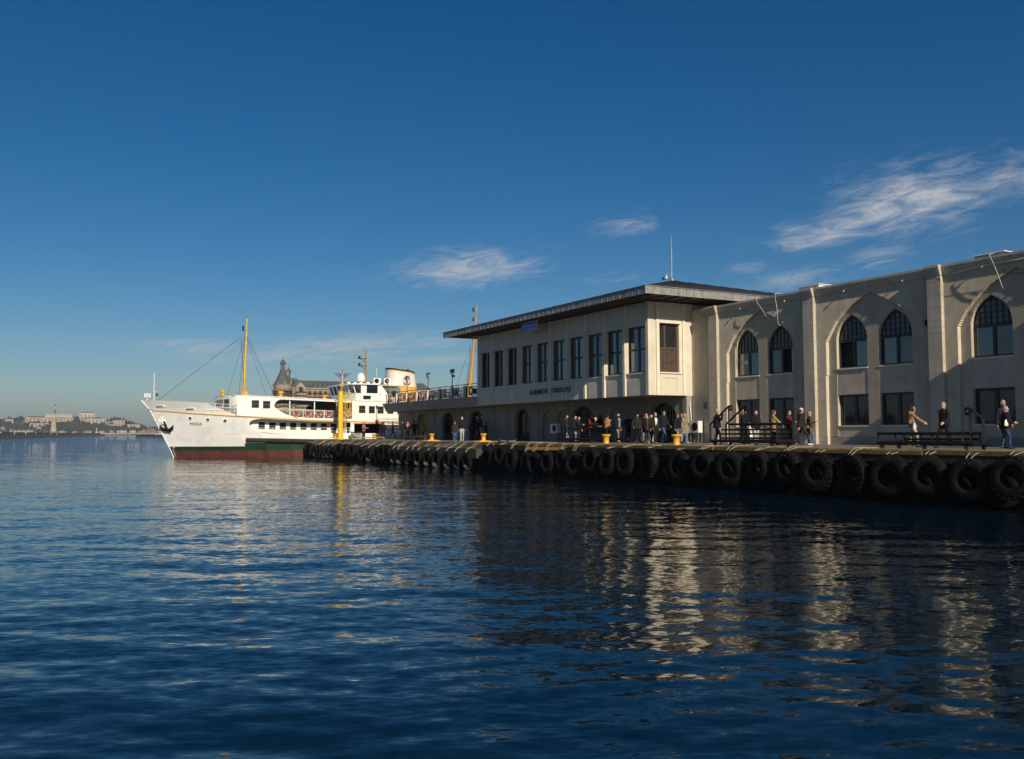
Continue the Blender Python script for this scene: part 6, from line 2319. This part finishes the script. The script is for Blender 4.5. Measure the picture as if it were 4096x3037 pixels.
def person(x, y, H, hd, label, top, low, hair='short', hcol='brown', shoe=(.03, .03, .03), skin=None, stride=0.0, arms=((8, 8, 12), (-8, 8, 12)), look=0.0, hem=.82, bulk=1.0, legw=1.0, fem=False,
           glasses=False, inner=None, hood=False, nod=0.0, lead=1, z=DECK, group='passengers on the pier', hat=(0.5, 0.5, 0.48), sleeve=1.0, beard=False, puffer=False):
    k = H / 1.75
    skin = skin or SKIN
    hz = .93 - .05 * abs(stride)
    sh = .165 if fem else .19
    hip = .10 if fem else .095
    leglines = []
    src = MB()
    for s in (-1, 1):
        f = stride * .34 * (1 if s == lead else -1)
        lift = .0 if f >= 0 else min(.12, -f * .35)
        hipj = Vector((s * hip * .9, 0, hz - .03))
        ank = Vector((s * .085, f, .085 + lift))
        kn = (hipj + ank) / 2 + Vector((0, .045 + abs(f) * .12, .01))
        leglines.append((hipj, kn, ank))
        limb(src, [hipj, kn, ank], [.092 * legw, .066 * legw, .05 * legw])
        toe = .16 if f >= 0 else .13
        limb(src, [ank + Vector((0, -.055, -.04)), ank + Vector((0, .05, -.045)), ank + Vector((0, toe, -.05 - (lift * .6)))], [.043, .047, .034])
    tor = [(0, .0, hz - .12, .13, .10), (0, 0, hz - .02, .165, .115), (0, 0, hz + .12, .14, .10), (0, .005, hz + .28, .155, .11), (0, .0, hz + .42, sh * .95, .105), (0, -.01, hz + .50, sh * .74, .08), (0, -.005, hz + .545, .07, .06), (0, .0, hz + .60, .055, .055)]
    rings(src, tor)
    armj = []
    shz = hz + .475
    for s, (a, o_, e) in zip((-1, 1), arms):
        a, o_, e = R(a), R(o_), R(e)
        S = Vector((s * (sh - .005), -.005, shz))
        d1 = Vector((s * math.sin(o_), math.sin(a) * math.cos(o_), -math.cos(a) * math.cos(o_)))
        a2 = a + e
        d2 = Vector((s * math.sin(o_ * .4) - s * .12 * math.sin(e), math.sin(a2) * math.cos(o_ * .4), -math.cos(a2) * math.cos(o_ * .4))).normalized()
        E_ = S + d1 * .285
        Wp = E_ + d2 * .25
        armj.append((S, E_, Wp, d2))
        limb(src, [S, E_, Wp], [.052, .042, .032])
    hc = Vector((0, .025 + nod * .06, hz + .715 - nod * .015))
    src.tube([(0, -.005, hz + .52), tuple(hc - Vector((0, .01, .06)))], [.058, .052], 10)
    src.ball(tuple(hc), .1, 14, 10, 0, (.78, .96, 1.16))
    src.ball(tuple(hc + Vector((0, .03, -.055))), .07, 10, 8, 0, (.82, .95, .9))
    # outer garment
    jk = MB()
    B_ = bulk
    jr = []
    zt0 = hz + .50
    zz = hem * 1.0
    low_r = (.19 + (.06 if hem < .75 else 0)) * B_
    nst = 9
    for i in range(nst):
        t = i / (nst - 1)
        zc = hem + (zt0 - hem) * t
        rx = float(np.interp(zc, [.4, hz - .15, hz, hz + .14, hz + .3, hz + .43, hz + .5], [low_r + .03, low_r + .0, .19 * B_, .178 * B_, .185 * B_, (sh + .035) * (.5 + .5 * B_), sh * .78]))
        ry = float(np.interp(zc, [.4, hz - .15, hz, hz + .14, hz + .3, hz + .43, hz + .5], [.19 * B_, .165 * B_, .15 * B_, .138 * B_, .142 * B_, .128 * B_, .09]))
        if puffer:
            rx += .012 * (1 if i % 2 else -1)
            ry += .012 * (1 if i % 2 else -1)
        jr.append((0, .0, zc, rx, ry))
    jr.append((0, -.005, hz + .56, .085, .08))
    jr.append((0, -.005, hz + .60, .08, .075))
    rings(jk, jr)
    for (S, E_, Wp, d2) in armj:
        r0 = .070 * (.5 + .5 * B_) * sleeve
        limb(jk, [S * 1.0 + Vector((0, 0, .0)), E_, Wp - d2 * .02], [r0, r0 * .9, r0 * .76])
    if hood:
        jk.ball((0, -.10, hz + .55), .11, 10, 8, 0, (1.15, .75, .75))
    obs = []
    for nm, sb, vox in (('body', src, .017), ('coat', jk, .019)):
        me = sb.mesh(nm, SKIN)
        me.transform(Matrix.Scale(k, 4))
        ob = bpy.data.objects.new('tmp_' + nm, me)
        tmp.collection.objects.link(ob)
        md = ob.modifiers.new('r', 'REMESH')
        md.mode = 'VOXEL'
        md.voxel_size = vox * k
        md.use_smooth_shade = True
        ms = ob.modifiers.new('s', 'SMOOTH')
        ms.factor = .5
        ms.iterations = 2
        obs.append(ob)
    PEOPLE.append(dict(obs=obs, k=k, x=x, y=y, z=z, hd=hd, label=label, top=top, low=low, hair=hair, hcol=hcol, shoe=shoe, skin=skin, armj=armj, hc=hc, hz=hz, look=look, glasses=glasses, inner=inner, group=group, hat=hat, fem=fem, hem=hem, beard=beard))


def hand(b, Wp, d, s, m):
    d = d.normalized()
    side = d.cross(Vector((0, 1, 0)))
    side = side.normalized() if side.length > .2 else Vector((1, 0, 0))
    if side.x * s < 0:
        side = -side
    nrm = d.cross(side).normalized()
    fw = nrm if nrm.y > 0 else -nrm
    c = Wp + d * .05
    # palm
    vs = []
    for t, w, th in ((-.02, .022, .016), (.02, .036, .017), (.06, .038, .014), (.085, .036, .010)):
        p = Wp + d * (t + .02)
        for a, q in ((1, 1), (1, -1), (-1, -1), (-1, 1)):
            vs.append(p + fw * (w * a) + side * (th * q))
    b.add(vs, [(i * 4 + j, i * 4 + (j + 1) % 4, (i + 1) * 4 + (j + 1) % 4, (i + 1) * 4 + j) for i in range(3) for j in range(4)] + [(3, 2, 1, 0), (12, 13, 14, 15)], m)
    for i, (o_, L_) in enumerate(((.030, .070), (.010, .078), (-.010, .074), (-.029, .058))):
        p0 = Wp + d * .10 + fw * o_
        curl = -side * .4
        p1 = p0 + (d + curl * .3).normalized() * L_ * .55
        p2 = p1 + (d + curl * 1.2).normalized() * L_ * .45
        b.tube([p0, p1, p2], [.0095, .009, .007], 5, m)
    t0 = Wp + d * .045 + fw * .034
    b.tube([t0, t0 + (fw * .8 + d * .7).normalized() * .032, t0 + (fw * .45 + d).normalized() * .062], [.012, .011, .008], 5, m)


def finish_people():
    with bpy.context.temp_override(scene=tmp, view_layer=tmp.view_layers[0]):
        dg = bpy.context.evaluated_depsgraph_get()
        dg.update()
    for P_ in PEOPLE:
        k = P_['k']
        out = []
        for ob in P_['obs']:
            out.append(bpy.data.meshes.new_from_object(ob.evaluated_get(dg)))
        body, coat = out
        # region colours on the continuous body surface
        n = len(body.polygons)
        cen = np.empty(n * 3)
        body.polygons.foreach_get('center', cen)
        cen = cen.reshape(-1, 3) / k
        mi = np.full(n, 3)
        hz = P_['hz']
        mi[cen[:, 2] < hz + .05] = 1
        mi[cen[:, 2] < .085] = 2
        mi[cen[:, 2] > hz + .535] = 0
        for (S, E_, Wp, d2) in P_['armj']:
            S_, E2, W2 = (np.array(v) for v in (S, E_, Wp))
            for a, b2, lim in ((S_, E2, .065), (E2, W2, .058)):
                ab = b2 - a
                t = np.clip(((cen - a) @ ab) / (ab @ ab), 0, 1)
                dd = np.linalg.norm(cen - (a + t[:, None] * ab), axis=1)
                m = dd < lim
                mi[m & (cen[:, 2] < hz + .5)] = 3
                if lim < .06:
                    mi[m & (t > .86)] = 0
        body.materials.clear()
        for mm in (P_['skin'], cmat(P_['low']), cmat(P_['shoe'], .6), cmat(P_['inner'] or P_['top']), LENS, LIP):
            body.materials.append(mm)
        body.polygons.foreach_set('material_index', mi.astype(np.int32))
        # face, ears and hands, joined to the body
        ex = MB()
        hc = P_['hc']
        ca, sa = math.cos(-P_['look']), math.sin(-P_['look'])

        def hp(a, b2, c):
            return (hc.x + a * ca - b2 * sa, hc.y + a * sa + b2 * ca, hc.z + c)
        ex.add([hp(-.014, .088, -.028), hp(.014, .088, -.028), hp(0, .094, .022), hp(0, .118, -.022)], [(0, 1, 3), (1, 2, 3), (2, 0, 3), (0, 2, 1)], 0)
        for s in (-1, 1):
            ex.ball(hp(s * .081, .0, -.005), .026, 6, 5, 0, (.45, .8, 1.2))
            if not P_['glasses']:
                ex.ball(hp(s * .031, .086, .014), .0115, 6, 5, 4, (1.2, .7, .75))
        ex.ball(hp(0, .088, -.058), .02, 6, 5, 5, (1.25, .5, .35))
        if P_['glasses']:
            for s in (-1, 1):
                ex.ball(hp(s * .034, .088, .012), .03, 8, 6, 4, (1.0, .45, .75))
                ex.tube([hp(s * .06, .085, .016), hp(s * .084, .0, .02)], .006, 4, 4)
        for s, (S, E_, Wp, d2) in zip((-1, 1), P_['armj']):
            hand(ex, Wp, d2, s, 0)
        vs = [(Vector(v) * k)[:] for v in ex.v]
        bm = bmesh.new()
        bm.from_mesh(body)
        nv = [bm.verts.new(v) for v in vs]
        for f, m in zip(ex.f, ex.m):
            try:
                nf = bm.faces.new([nv[i] for i in f])
                nf.material_index = m
                nf.smooth = True
            except ValueError:
                pass
        bm.to_mesh(body)
        bm.free()
        body.name = 'person'
        o = bpy.data.objects.new('person', body)
        COL.objects.link(o)
        o.location = (P_['x'], P_['y'], P_['z'])
        o.rotation_euler = (0, 0, -R(P_['hd']))
        tag(o, P_['label'], 'person', P_['group'])
        coat.materials.clear()
        coat.materials.append(cmat(P_['top']))
        coat.polygons.foreach_set('material_index', np.zeros(len(coat.polygons), dtype=np.int32))
        nm = 'coat' if P_['hem'] < .7 else 'jacket'
        c = bpy.data.objects.new(nm, coat)
        COL.objects.link(c)
        c.parent = o
        if P_['inner']:
            # open front: a panel of the shirt between the jacket edges
            pm = MB()
            hzz = P_['hz']
            vs = []
            for zc, w, yy in ((P_['hem'] + .04, .05, .152), (hzz + .14, .055, .142), (hzz + .3, .06, .148), (hzz + .42, .07, .136), (hzz + .54, .075, .10)):
                vs += [(-w, yy * (1.03) + .004, zc), (w, yy * 1.03 + .004, zc)]
            pm.add([(Vector(v) * k)[:] for v in vs], [(2 * i, 2 * i + 1, 2 * i + 3, 2 * i + 2) for i in range(4)])
            pm.add([(Vector((v[0], v[1] - .03, v[2])) * k)[:] for v in vs], [(2 * i, 2 * i + 2, 2 * i + 3, 2 * i + 1) for i in range(4)])
            pj_ = pm.build('shirt_front', cmat(P_['inner']), None)
            pj_.parent = o
        hs = P_['hair']
        hm = HAIR[P_['hcol']]
        if hs != 'bald':
            hb_ = MB()
            nn, kk = 18, 12
            r0 = .108
            up = .012
            ell = []
            for i in range(kk + 1):
                ph = math.pi * i / kk
                for j in range(nn):
                    th = 2 * math.pi * j / nn
                    ell.append((r0 * .80 * math.sin(ph) * math.cos(th), -.012 + r0 * .99 * math.sin(ph) * math.sin(th), up + r0 * 1.16 * math.cos(ph)))
            fs = []
            for i in range(kk):
                for j in range(nn):
                    q = (i * nn + j, i * nn + (j + 1) % nn, (i + 1) * nn + (j + 1) % nn, (i + 1) * nn + j)
                    cx_ = sum(ell[v][0] for v in q) / 4
                    cy_ = sum(ell[v][1] for v in q) / 4
                    cz_ = sum(ell[v][2] for v in q) / 4
                    keep = (cz_ > .062) or (cy_ < .01 and cz_ > -.055) or (cy_ < -.05 and cz_ > -.085)
                    if hs == 'beanie':
                        keep = cz_ > .028
                    if hs in ('cap',):
                        keep = cz_ > .035 or (cy_ < -.01 and cz_ > -.05)
                    if keep:
                        fs.append(q)
            o_ = len(hb_.v)
            hb_.v.extend([hp(*v) for v in ell])
            for q in fs:
                hb_.f.append(tuple(i + o_ for i in q))
                hb_.m.append(1 if (hs in ('beanie', 'cap') and (sum(ell[i][2] for i in q) / 4) > .03) else 0)
            if hs == 'long':
                for s in (-1, 0, 1):
                    hb_.tube([hp(s * .055, -.05, .02), hp(s * .075, -.075 + .03 * abs(s), -.08), hp(s * .085, -.085 + .05 * abs(s), -.2), hp(s * .07, -.08 + .05 * abs(s), -.27)], [.05, .052, .045, .02], 8)
            if hs == 'tail':
                hb_.tube([hp(0, -.10, .03), hp(0, -.15, -.03), hp(0, -.15, -.16)], [.035, .035, .012], 8)
            if hs == 'bun':
                hb_.ball(hp(0, -.11, .07), .05, 8, 6)
            if hs == 'curly':
                for q in range(30):
                    a = rnd.uniform(0, 6.28)
                    zc = rnd.uniform(-.08, .12)
                    rr_ = .09 * math.sqrt(max(.1, 1 - (zc / .14) ** 2))
                    yy = -.02 + rr_ * math.sin(a)
                    if yy > .05 and zc < .06:
                        continue
                    hb_.ball(hp(rr_ * .95 * math.cos(a), yy, zc), .036, 6, 5)
            if hs == 'cap':
                pts = [hp(.09 * math.sin(t), .075 + .085 * math.cos(t), .052 - .01 * math.cos(t)) for t in [R(v) for v in (-75, -45, -15, 15, 45, 75)]]
                pin = [hp(.075 * math.sin(t), .05 + .03 * math.cos(t), .066) for t in [R(v) for v in (-75, -45, -15, 15, 45, 75)]]
                oo = len(hb_.v)
                hb_.v.extend(pts + pin)
                for i in range(5):
                    hb_.f.append((oo + i, oo + i + 1, oo + 7 + i, oo + 6 + i))
                    hb_.m.append(1)
            if hs == 'band':
                hb_.tube([hp(.092 * math.cos(t), -.01 + .108 * math.sin(t), .055 + .02 * math.sin(t)) for t in [2 * math.pi * i / 16 for i in range(17)]], .022, 6, 1)
            if P_['beard']:
                hb_.ball(hp(0, .055, -.075), .06, 10, 7, 0, (.95, .8, .8))
            hb_.v = [(Vector(v) * k)[:] for v in hb_.v]
            h = hb_.build('hair' if hs not in ('beanie', 'cap') else ('cap' if hs == 'cap' else 'beanie'), [hm, cmat(P_['hat'])], None, smooth=True, fixn=False)
            h.parent = o
        P_['ob'] = o
    for ob in list(tmp.collection.objects):
        bpy.data.objects.remove(ob)
    bpy.data.scenes.remove(tmp)


BK, NV, DG = (.014, .014, .016), (.016, .02, .035), (.035, .035, .037)
JN = (.06, .11, .21)
BE = (.26, .20, .13)
WALK = ((-22, 8, 18), (20, 8, 22))
WALK2 = ((20, 8, 22), (-22, 8, 18))
HOLD = ((10, 6, 85), (10, 6, 85))
PKT = ((-6, 22, 55), (-6, 22, 55))
person(32.2, 82.46, 1.72, 120, 'man in black walking in profile before the white ferry side', BK, BK, 'short', 'black', stride=.9, arms=WALK)
person(31.5, 83.54, 1.66, 20, 'man in black standing with his back turned under the red awning', BK, BK, 'short', 'black', arms=PKT)
person(32.4, 80.44, 1.74, 205, 'man in dark track jacket standing at the pier wall end', (.03, .032, .045), (.025, .027, .035), 'short', 'black', stride=.25)
person(32.0, 78.14, 1.67, 205, 'woman with long dark red hair in red and white jacket', (.42, .03, .05), (.03, .04, .075), 'long', 'red', stride=.3, fem=True, skin=SKIN2, arms=((5, 5, 40), (5, 5, 40)), inner=(.7, .7, .68))
person(32.2, 77.0, 1.75, 25, 'dark figure seen from behind with hands in pockets by the wall', BK, BK, 'short', 'black', arms=PKT)
person(31.6, 73.74, 1.77, 120, 'person in tan parka and grey beanie looking at a phone', (.30, .20, .10), (.07, .055, .045), 'beanie', 'grey', arms=HOLD, hem=.66, bulk=1.2, hood=True, nod=.6, shoe=(.09, .05, .03), hat=(.16, .16, .15))
person(26.9, 57.08, 1.40, 200, 'child in dark green jacket and blue jeans on the pier', (.045, .045, .03), JN, 'short', 'brown', stride=.15, glasses=True, bulk=1.1, legw=1.1, shoe=(.4, .4, .4))
person(28.1, 58.4, 1.78, 205, 'bald man in navy sweater and light grey jeans', (.022, .024, .035), (.42, .42, .42), 'bald', 'black', stride=.35, look=.7, skin=SKIN2, hem=.9, bulk=.98, shoe=(.6, .6, .6))
person(33.0, 66.78, 1.62, 60, 'shadowed person with a round backpack before the third doorway', BK, BK, 'short', 'black', arms=PKT, bulk=1.15)
person(32.8, 65.15, 1.70, 100, 'shadowed person reaching out an arm before the third doorway', BK, BK, 'long', 'black', fem=True, arms=((5, 5, 15), (45, 10, 10)))
person(33.05, 64.3, 1.50, 130, 'small person in navy leaning forward beside the third doorway', NV, BK, 'tail', 'black', fem=True, stride=.6)
person(30.6, 48.4, 1.77, 140, 'bearded man in brown shirt carrying a white plastic bag', (.055, .035, .028), (.05, .045, .032), 'short', 'black', stride=.8, arms=((-10, 8, 12), (6, 8, 20)), beard=True, shoe=(.16, .09, .05), nod=.5, hem=.9, bulk=.95)
person(31.2, 48.28, 1.69, 160, 'woman with dark hair in navy coat beside the man with the white bag', NV, (.25, .27, .30), 'long', 'black', fem=True, skin=SKIN2, hem=.7, stride=.3)
person(30.6, 46.98, 1.60, 150, 'young man in dark hoodie holding out a cup', (.03, .03, .034), (.05, .05, .055), 'short', 'brown', arms=((5, 8, 20), (35, 8, 60)), bulk=1.1, hood=True, nod=.3)
person(31.6, 47.0, 1.73, 165, 'person in dark red jacket and cap in the crowd under the eaves', (.17, .035, .025), BK, 'cap', 'black', arms=HOLD, glasses=True, hat=(.12, .03, .025))
person(31.0, 45.7, 1.50, 150, 'short person with pale hood and black top behind the gangway', BK, BK, 'beanie', 'blond', fem=True, hat=(.6, .55, .48), arms=HOLD)
person(32.2, 46.93, 1.72, 20, 'woman with long black hair seen from behind in the doorway shade', BK, BK, 'long', 'black', fem=True, hem=.6)
person(31.0, 44.4, 1.66, 60, 'person in orange-tan quilted jacket turned away behind a bollard', (.45, .20, .09), (.05, .03, .025), 'cap', 'black', bulk=1.25, hood=True, puffer=True, hat=(.03, .02, .02), stride=.2)
person(31.0, 43.32, 1.76, 185, 'bearded man in black quilted jacket and beige trousers walking', (.018, .02, .026), (.34, .24, .13), 'short', 'black', stride=.7, puffer=True, beard=True, skin=SKIN2, arms=((-15, 8, 15), (14, 8, 20)), inner=(.22, .24, .28), shoe=(.35, .33, .3))
person(31.8, 42.55, 1.75, 195, 'man in dark grey jacket and glasses left of the blonde woman', (.035, .037, .042), BK, 'short', 'brown', stride=.6, lead=-1, arms=PKT, bulk=1.12)
person(32.6, 43.18, 1.60, 170, 'woman with dark red curls half hidden behind the blonde woman', (.10, .03, .03), (.25, .25, .27), 'curly', 'red', fem=True, skin=SKIN2)
person(31.0, 40.66, 1.68, 180, 'blonde woman in black coat and grey leggings', BK, (.22, .21, .20), 'long', 'blond', stride=.75, fem=True, skin=SKIN2, glasses=True, look=.6, hem=.62, shoe=(.6, .6, .58), inner=(.08, .05, .045))
person(30.6, 39.33, 1.70, 190, 'man in dark green jacket over a white hooded top', (.028, .032, .026), (.028, .027, .028), 'short', 'grey', stride=.4, inner=(.62, .63, .66), bulk=1.12, arms=((-5, 10, 15), (10, 10, 20)), nod=.7, shoe=(.16, .18, .22))
person(32.0, 40.36, 1.85, 175, 'tall man in black sweater and blue jeans walking behind the others', (.024, .024, .026), (.05, .10, .20), 'short', 'brown', stride=.8, glasses=True, arms=WALK2, bulk=1.15, nod=.4, hem=.85)
person(33.0, 40.34, 1.65, 180, 'woman in dark coat and sunglasses at the doorway corner', (.03, .033, .045), (.2, .19, .19), 'short', 'brown', fem=True, glasses=True, stride=.3)
person(32.4, 39.28, 1.67, 190, 'red-haired woman in dark leather jacket and sunglasses', (.02, .026, .045), (.3, .25, .26), 'curly', 'red', fem=True, glasses=True, stride=.4, skin=SKIN2)
person(31.6, 38.04, 1.62, 165, 'woman in khaki parka with fur hood and blue jeans', (.27, .235, .165), (.09, .17, .30), 'short', 'blond', fem=True, stride=.5, hem=.58, hood=True, bulk=1.2, shoe=(.6, .58, .52), legw=1.25)
person(29.9, 33.57, 1.76, 135, 'heavy man all in black holding a phone to his ear', BK, BK, 'short', 'grey', stride=.45, arms=((-10, 8, 20), (55, 12, 115)), bulk=1.28, skin=SKIN)
person(30.6, 32.5, 1.71, 150, 'woman in long black coat with blonde ponytail and sunglasses', BK, BK, 'tail', 'blond', fem=True, glasses=True, stride=.7, hem=.42, skin=SKIN2, arms=((5, 6, 60), (8, 6, 70)))
person(31.0, 32.09, 1.66, 200, 'dark-haired woman in black quilted jacket with white trousers', (.02, .02, .024), (.5, .5, .5), 'long', 'black', fem=True, stride=.3, puffer=True, skin=SKIN2)
person(31.4, 31.34, 1.64, 120, 'woman in camel coat pulling a suitcase', (.34, .215, .10), (.055, .04, .035), 'curly', 'red', fem=True, stride=.4, arms=((-5, 6, 15), (42, 14, 6)), hem=.68, bulk=1.2, skin=SKIN2, legw=1.3)
person(31.9, 30.85, 1.62, 165, 'dark-haired woman in dark red velvet jacket and long black skirt', (.11, .02, .022), BK, 'bun', 'black', fem=True, glasses=True, hem=.40, arms=HOLD, skin=SKIN2)
person(31.6, 29.82, 1.74, 130, 'man in pale baseball cap and brown quilted jacket walking', (.035, .030, .026), (.045, .04, .038), 'cap', 'black', stride=1.0, arms=WALK2, puffer=True, bulk=1.25, hat=(.62, .60, .55), hood=True, shoe=(.7, .7, .68))
person(32.2, 29.89, 1.57, 130, 'woman with pale headband in dark green parka beside the capped man', (.045, .048, .033), (.12, .21, .33), 'band', 'blond', fem=True, stride=.6, hem=.66, hat=(.5, .40, .25), arms=((5, 6, 20), (8, 6, 105)), shoe=(.3, .15, .12))
person(31.2, 23.64, 1.62, 140, 'woman in fur-trimmed tan jacket over a light blue top', (.30, .215, .13), (.40, .34, .20), 'curly', 'brown', fem=True, glasses=True, stride=.5, inner=(.25, .55, .66), arms=((-8, 10, 15), (48, 16, 8)), bulk=1.2, hood=True, skin=SKIN2)
person(30.6, 21.83, 1.74, 282, 'man in black quilted jacket and sunglasses striding left', (.02, .021, .024), (.02, .02, .021), 'short', 'grey', stride=.8, arms=((12, 16, 45), (-14, 14, 8)), puffer=True, bulk=1.15, glasses=True, skin=SKIN2, look=-.3)
person(31.0, 19.78, 1.76, 195, 'bald bearded man in dark blue standing behind another man', (.025, .025, .045), (.02, .02, .03), 'bald', 'black', stride=.5, bulk=1.15)
person(30.3, 19.26, 1.50, 130, 'grey-haired man in black jacket and blue jeans at the right edge', BK, (.04, .07, .15), 'short', 'grey', stride=.35, bulk=1.15, arms=((0, 8, 15), (2, 8, 80)), nod=.4)
person(33.1, 45.2, 1.70, 200, 'shaded figure against the wall behind the orange jacket', (.03, .03, .03), BK, 'short', 'black', arms=PKT)
person(32.9, 47.9, 1.66, 170, 'shaded woman by the door frame behind the red jacket', (.03, .025, .03), BK, 'long', 'black', fem=True, skin=SKIN2, arms=HOLD)
person(33.0, 41.6, 1.72, 185, 'shaded man before the dark doorway behind the tall man', (.028, .028, .032), BK, 'short', 'brown', stride=.3)
person(32.2, 41.75, 1.66, 185, 'woman in grey scarf stepping out behind the white hooded top', (.05, .05, .055), BK, 'long', 'brown', fem=True, skin=SKIN2, stride=.4)
person(30.8, 81.2, 1.70, 30, 'dark clothed person beside the second bollard near the ferry', BK, NV, 'short', 'black', stride=.4)
person(29.9, 84.3, 1.68, 150, 'person with pale top waiting by the black rack near the ferry', (.28, .16, .13), BK, 'short', 'brown', arms=HOLD)
person(26.2, 90.4, 1.62, 200, 'dark silhouette of a passenger on the upper ferry deck', BK, BK, 'short', 'black', z=3.70, group='passengers aboard the ferry')
person(36.5, 90.2, 1.62, 190, 'passenger at the ferry rail half hidden by the terminal', NV, BK, 'short', 'black', z=2.26, group='passengers aboard the ferry')
finish_people()

# ------------------------------------------------------------------ things people carry
BAGW = mat('white_plastic', (0.70, 0.69, 0.66), .5, var=.08)
BAGB = mat('black_leather', (0.012, 0.012, 0.013), .4, var=.2)
BAGT = mat('tan_leather', (0.22, 0.11, 0.04), .5, var=.2)


def bag(x, y, z, w, d, h, m, label, name='bag', rz=0.0, handle=.2):
    t = thing(name, label, 'bag', (x, y, z), None, rz, local=True)
    b = MB()
    rings(b, [(0, 0, 0, w * .42, d * .5), (0, 0, h * .12, w * .5, d * .62), (0, 0, h * .5, w * .48, d * .55), (0, 0, h * .85, w * .40, d * .32), (0, 0, h, w * .30, d * .12)], 12)
    b.build('bag_body', m, t, smooth=True, angle=60)
    hnd = MB()
    hnd.tube([(-w * .26, 0, h * .95), (-w * .16, 0, h + handle * .8), (0, 0, h + handle), (w * .16, 0, h + handle * .8), (w * .26, 0, h * .95)], .012, 6)
    hnd.build('handle', m, t, smooth=True)
    return t


def bag_on(idx, w, d, h, m, label, side, out=.05, handle=.2, drop=0.0, fwd=0.0):
    """hang a bag from a hand of a person"""
    P_ = PEOPLE[idx]
    S, E_, Wp, d2 = P_['armj'][side]
    p = (Wp + d2 * .09) * P_['k']
    M = Matrix.Rotation(-R(P_['hd']), 4, 'Z')
    q = M @ (p + Vector(((1 if side else -1) * out, fwd, 0)))
    bag(P_['x'] + q.x, P_['y'] + q.y, max(DECK + .02, DECK + q.z - h - handle - drop), w, d, h, m, label, rz=-R(P_['hd']) + .5, handle=handle)


bag_on(11, .30, .16, .42, BAGW, 'white plastic carrier bag held by the bearded man in brown', 1, handle=.12)
bag_on(21, .2, .1, .3, BAGW, 'small white bag held by the blonde woman in black', 1)
bag_on(28, .28, .16, .28, BAGW, 'pale pink and white bag held by the woman with the ponytail', 1, handle=.1)
bag_on(29, .28, .14, .36, BAGW, 'white shopping bag of the dark-haired woman behind the gangway', 1, handle=.1)
bag(31.12, 31.22, DECK + .72, .30, .16, .24, BAGB, 'black shoulder bag against the camel coat', rz=R(-120), handle=.45)
bag(31.98, 29.62, DECK + .58, .26, .12, .26, BAGT, 'brown leather shoulder bag of the woman with the headband', rz=R(-130), handle=.4)
bag(31.02, 23.45, DECK + .66, .22, .12, .30, BAGW, 'white bag at the hip of the woman in light blue', rz=R(-140), handle=.1)
bag(30.94, 23.58, DECK + .92, .30, .14, .18, BAGT, 'tan shoulder bag of the woman in light blue', rz=R(-140), handle=.35)
bag(30.12, 19.1, DECK + .80, .2, .06, .2, BAGW, 'white paper held by the grey-haired man at the right edge', name='paper_bag', handle=.02)
sc = thing('suitcase', 'large black suitcase pulled by the woman in the camel coat', 'suitcase', (31.5, 30.75, DECK), None, R(20), local=True)
b = MB()
b.prism([(-.24, .06), (-.22, .04), (.22, .04), (.24, .06), (.24, .70), (.21, .74), (-.21, .74), (-.24, .70)], 'y', -.15, .15)
b.build('shell', BAGB, sc)
for z in (.2, .38, .56):
    ubox('shell_rib', sc, -.245, .245, -.157, .157, z, z + .03, BAGB)
b = MB()
b.tube([(-.12, 0, .74), (-.12, 0, 1.0), (.12, 0, 1.0), (.12, 0, .74)], .014, 6)
b.build('pull_handle', GRYM, sc)
for x in (-.18, .18):
    for y in (-.11, .11):
        MB().lathe([(.001, -.015), (.04, -.015), (.04, .015), (.001, .015)], (x, y, .042), 10, 0, 'x').build('wheel', BLKM, sc)
bp = thing('backpack', 'round dark backpack on the shadowed person by the third doorway', 'bag', (32.85, 66.55, DECK + .95))
b = MB()
b.ball((32.85, 66.5, DECK + 1.15), .2, 12, 9, 0, (1, .8, 1.25))
b.build('pack_body', BAGB, bp, smooth=True)
b = MB()
b.ball((32.78, 66.36, DECK + 1.05), .1, 10, 7, 0, (1, .6, 1.1))
b.build('front_pocket', BAGB, bp, smooth=True)

# ------------------------------------------------------------------ haze over the water
hz_m = bpy.data.materials.new('haze')
hz_m.use_nodes = True
ht = hz_m.node_tree
for n_ in list(ht.nodes):
    if n_.type == 'BSDF_PRINCIPLED':
        ht.nodes.remove(n_)
pv = _node(ht, 'ShaderNodeVolumePrincipled', ins={'Density': 0.00020, 'Color': (0.86, 0.90, 0.95, 1), 'Anisotropy': 0.3})
ht.links.new(pv.outputs[0], ht.nodes['Material Output'].inputs['Volume'])
hzb = MB()
hzb.box(-3200, 3200, -400, 3300, -4.0, 64.0)
ho_ = hzb.build('haze', hz_m)
tag(ho_, 'thin pale haze over the water and the far shore', None, None, 'stuff')
SC.cycles.volume_step_rate = 1.0
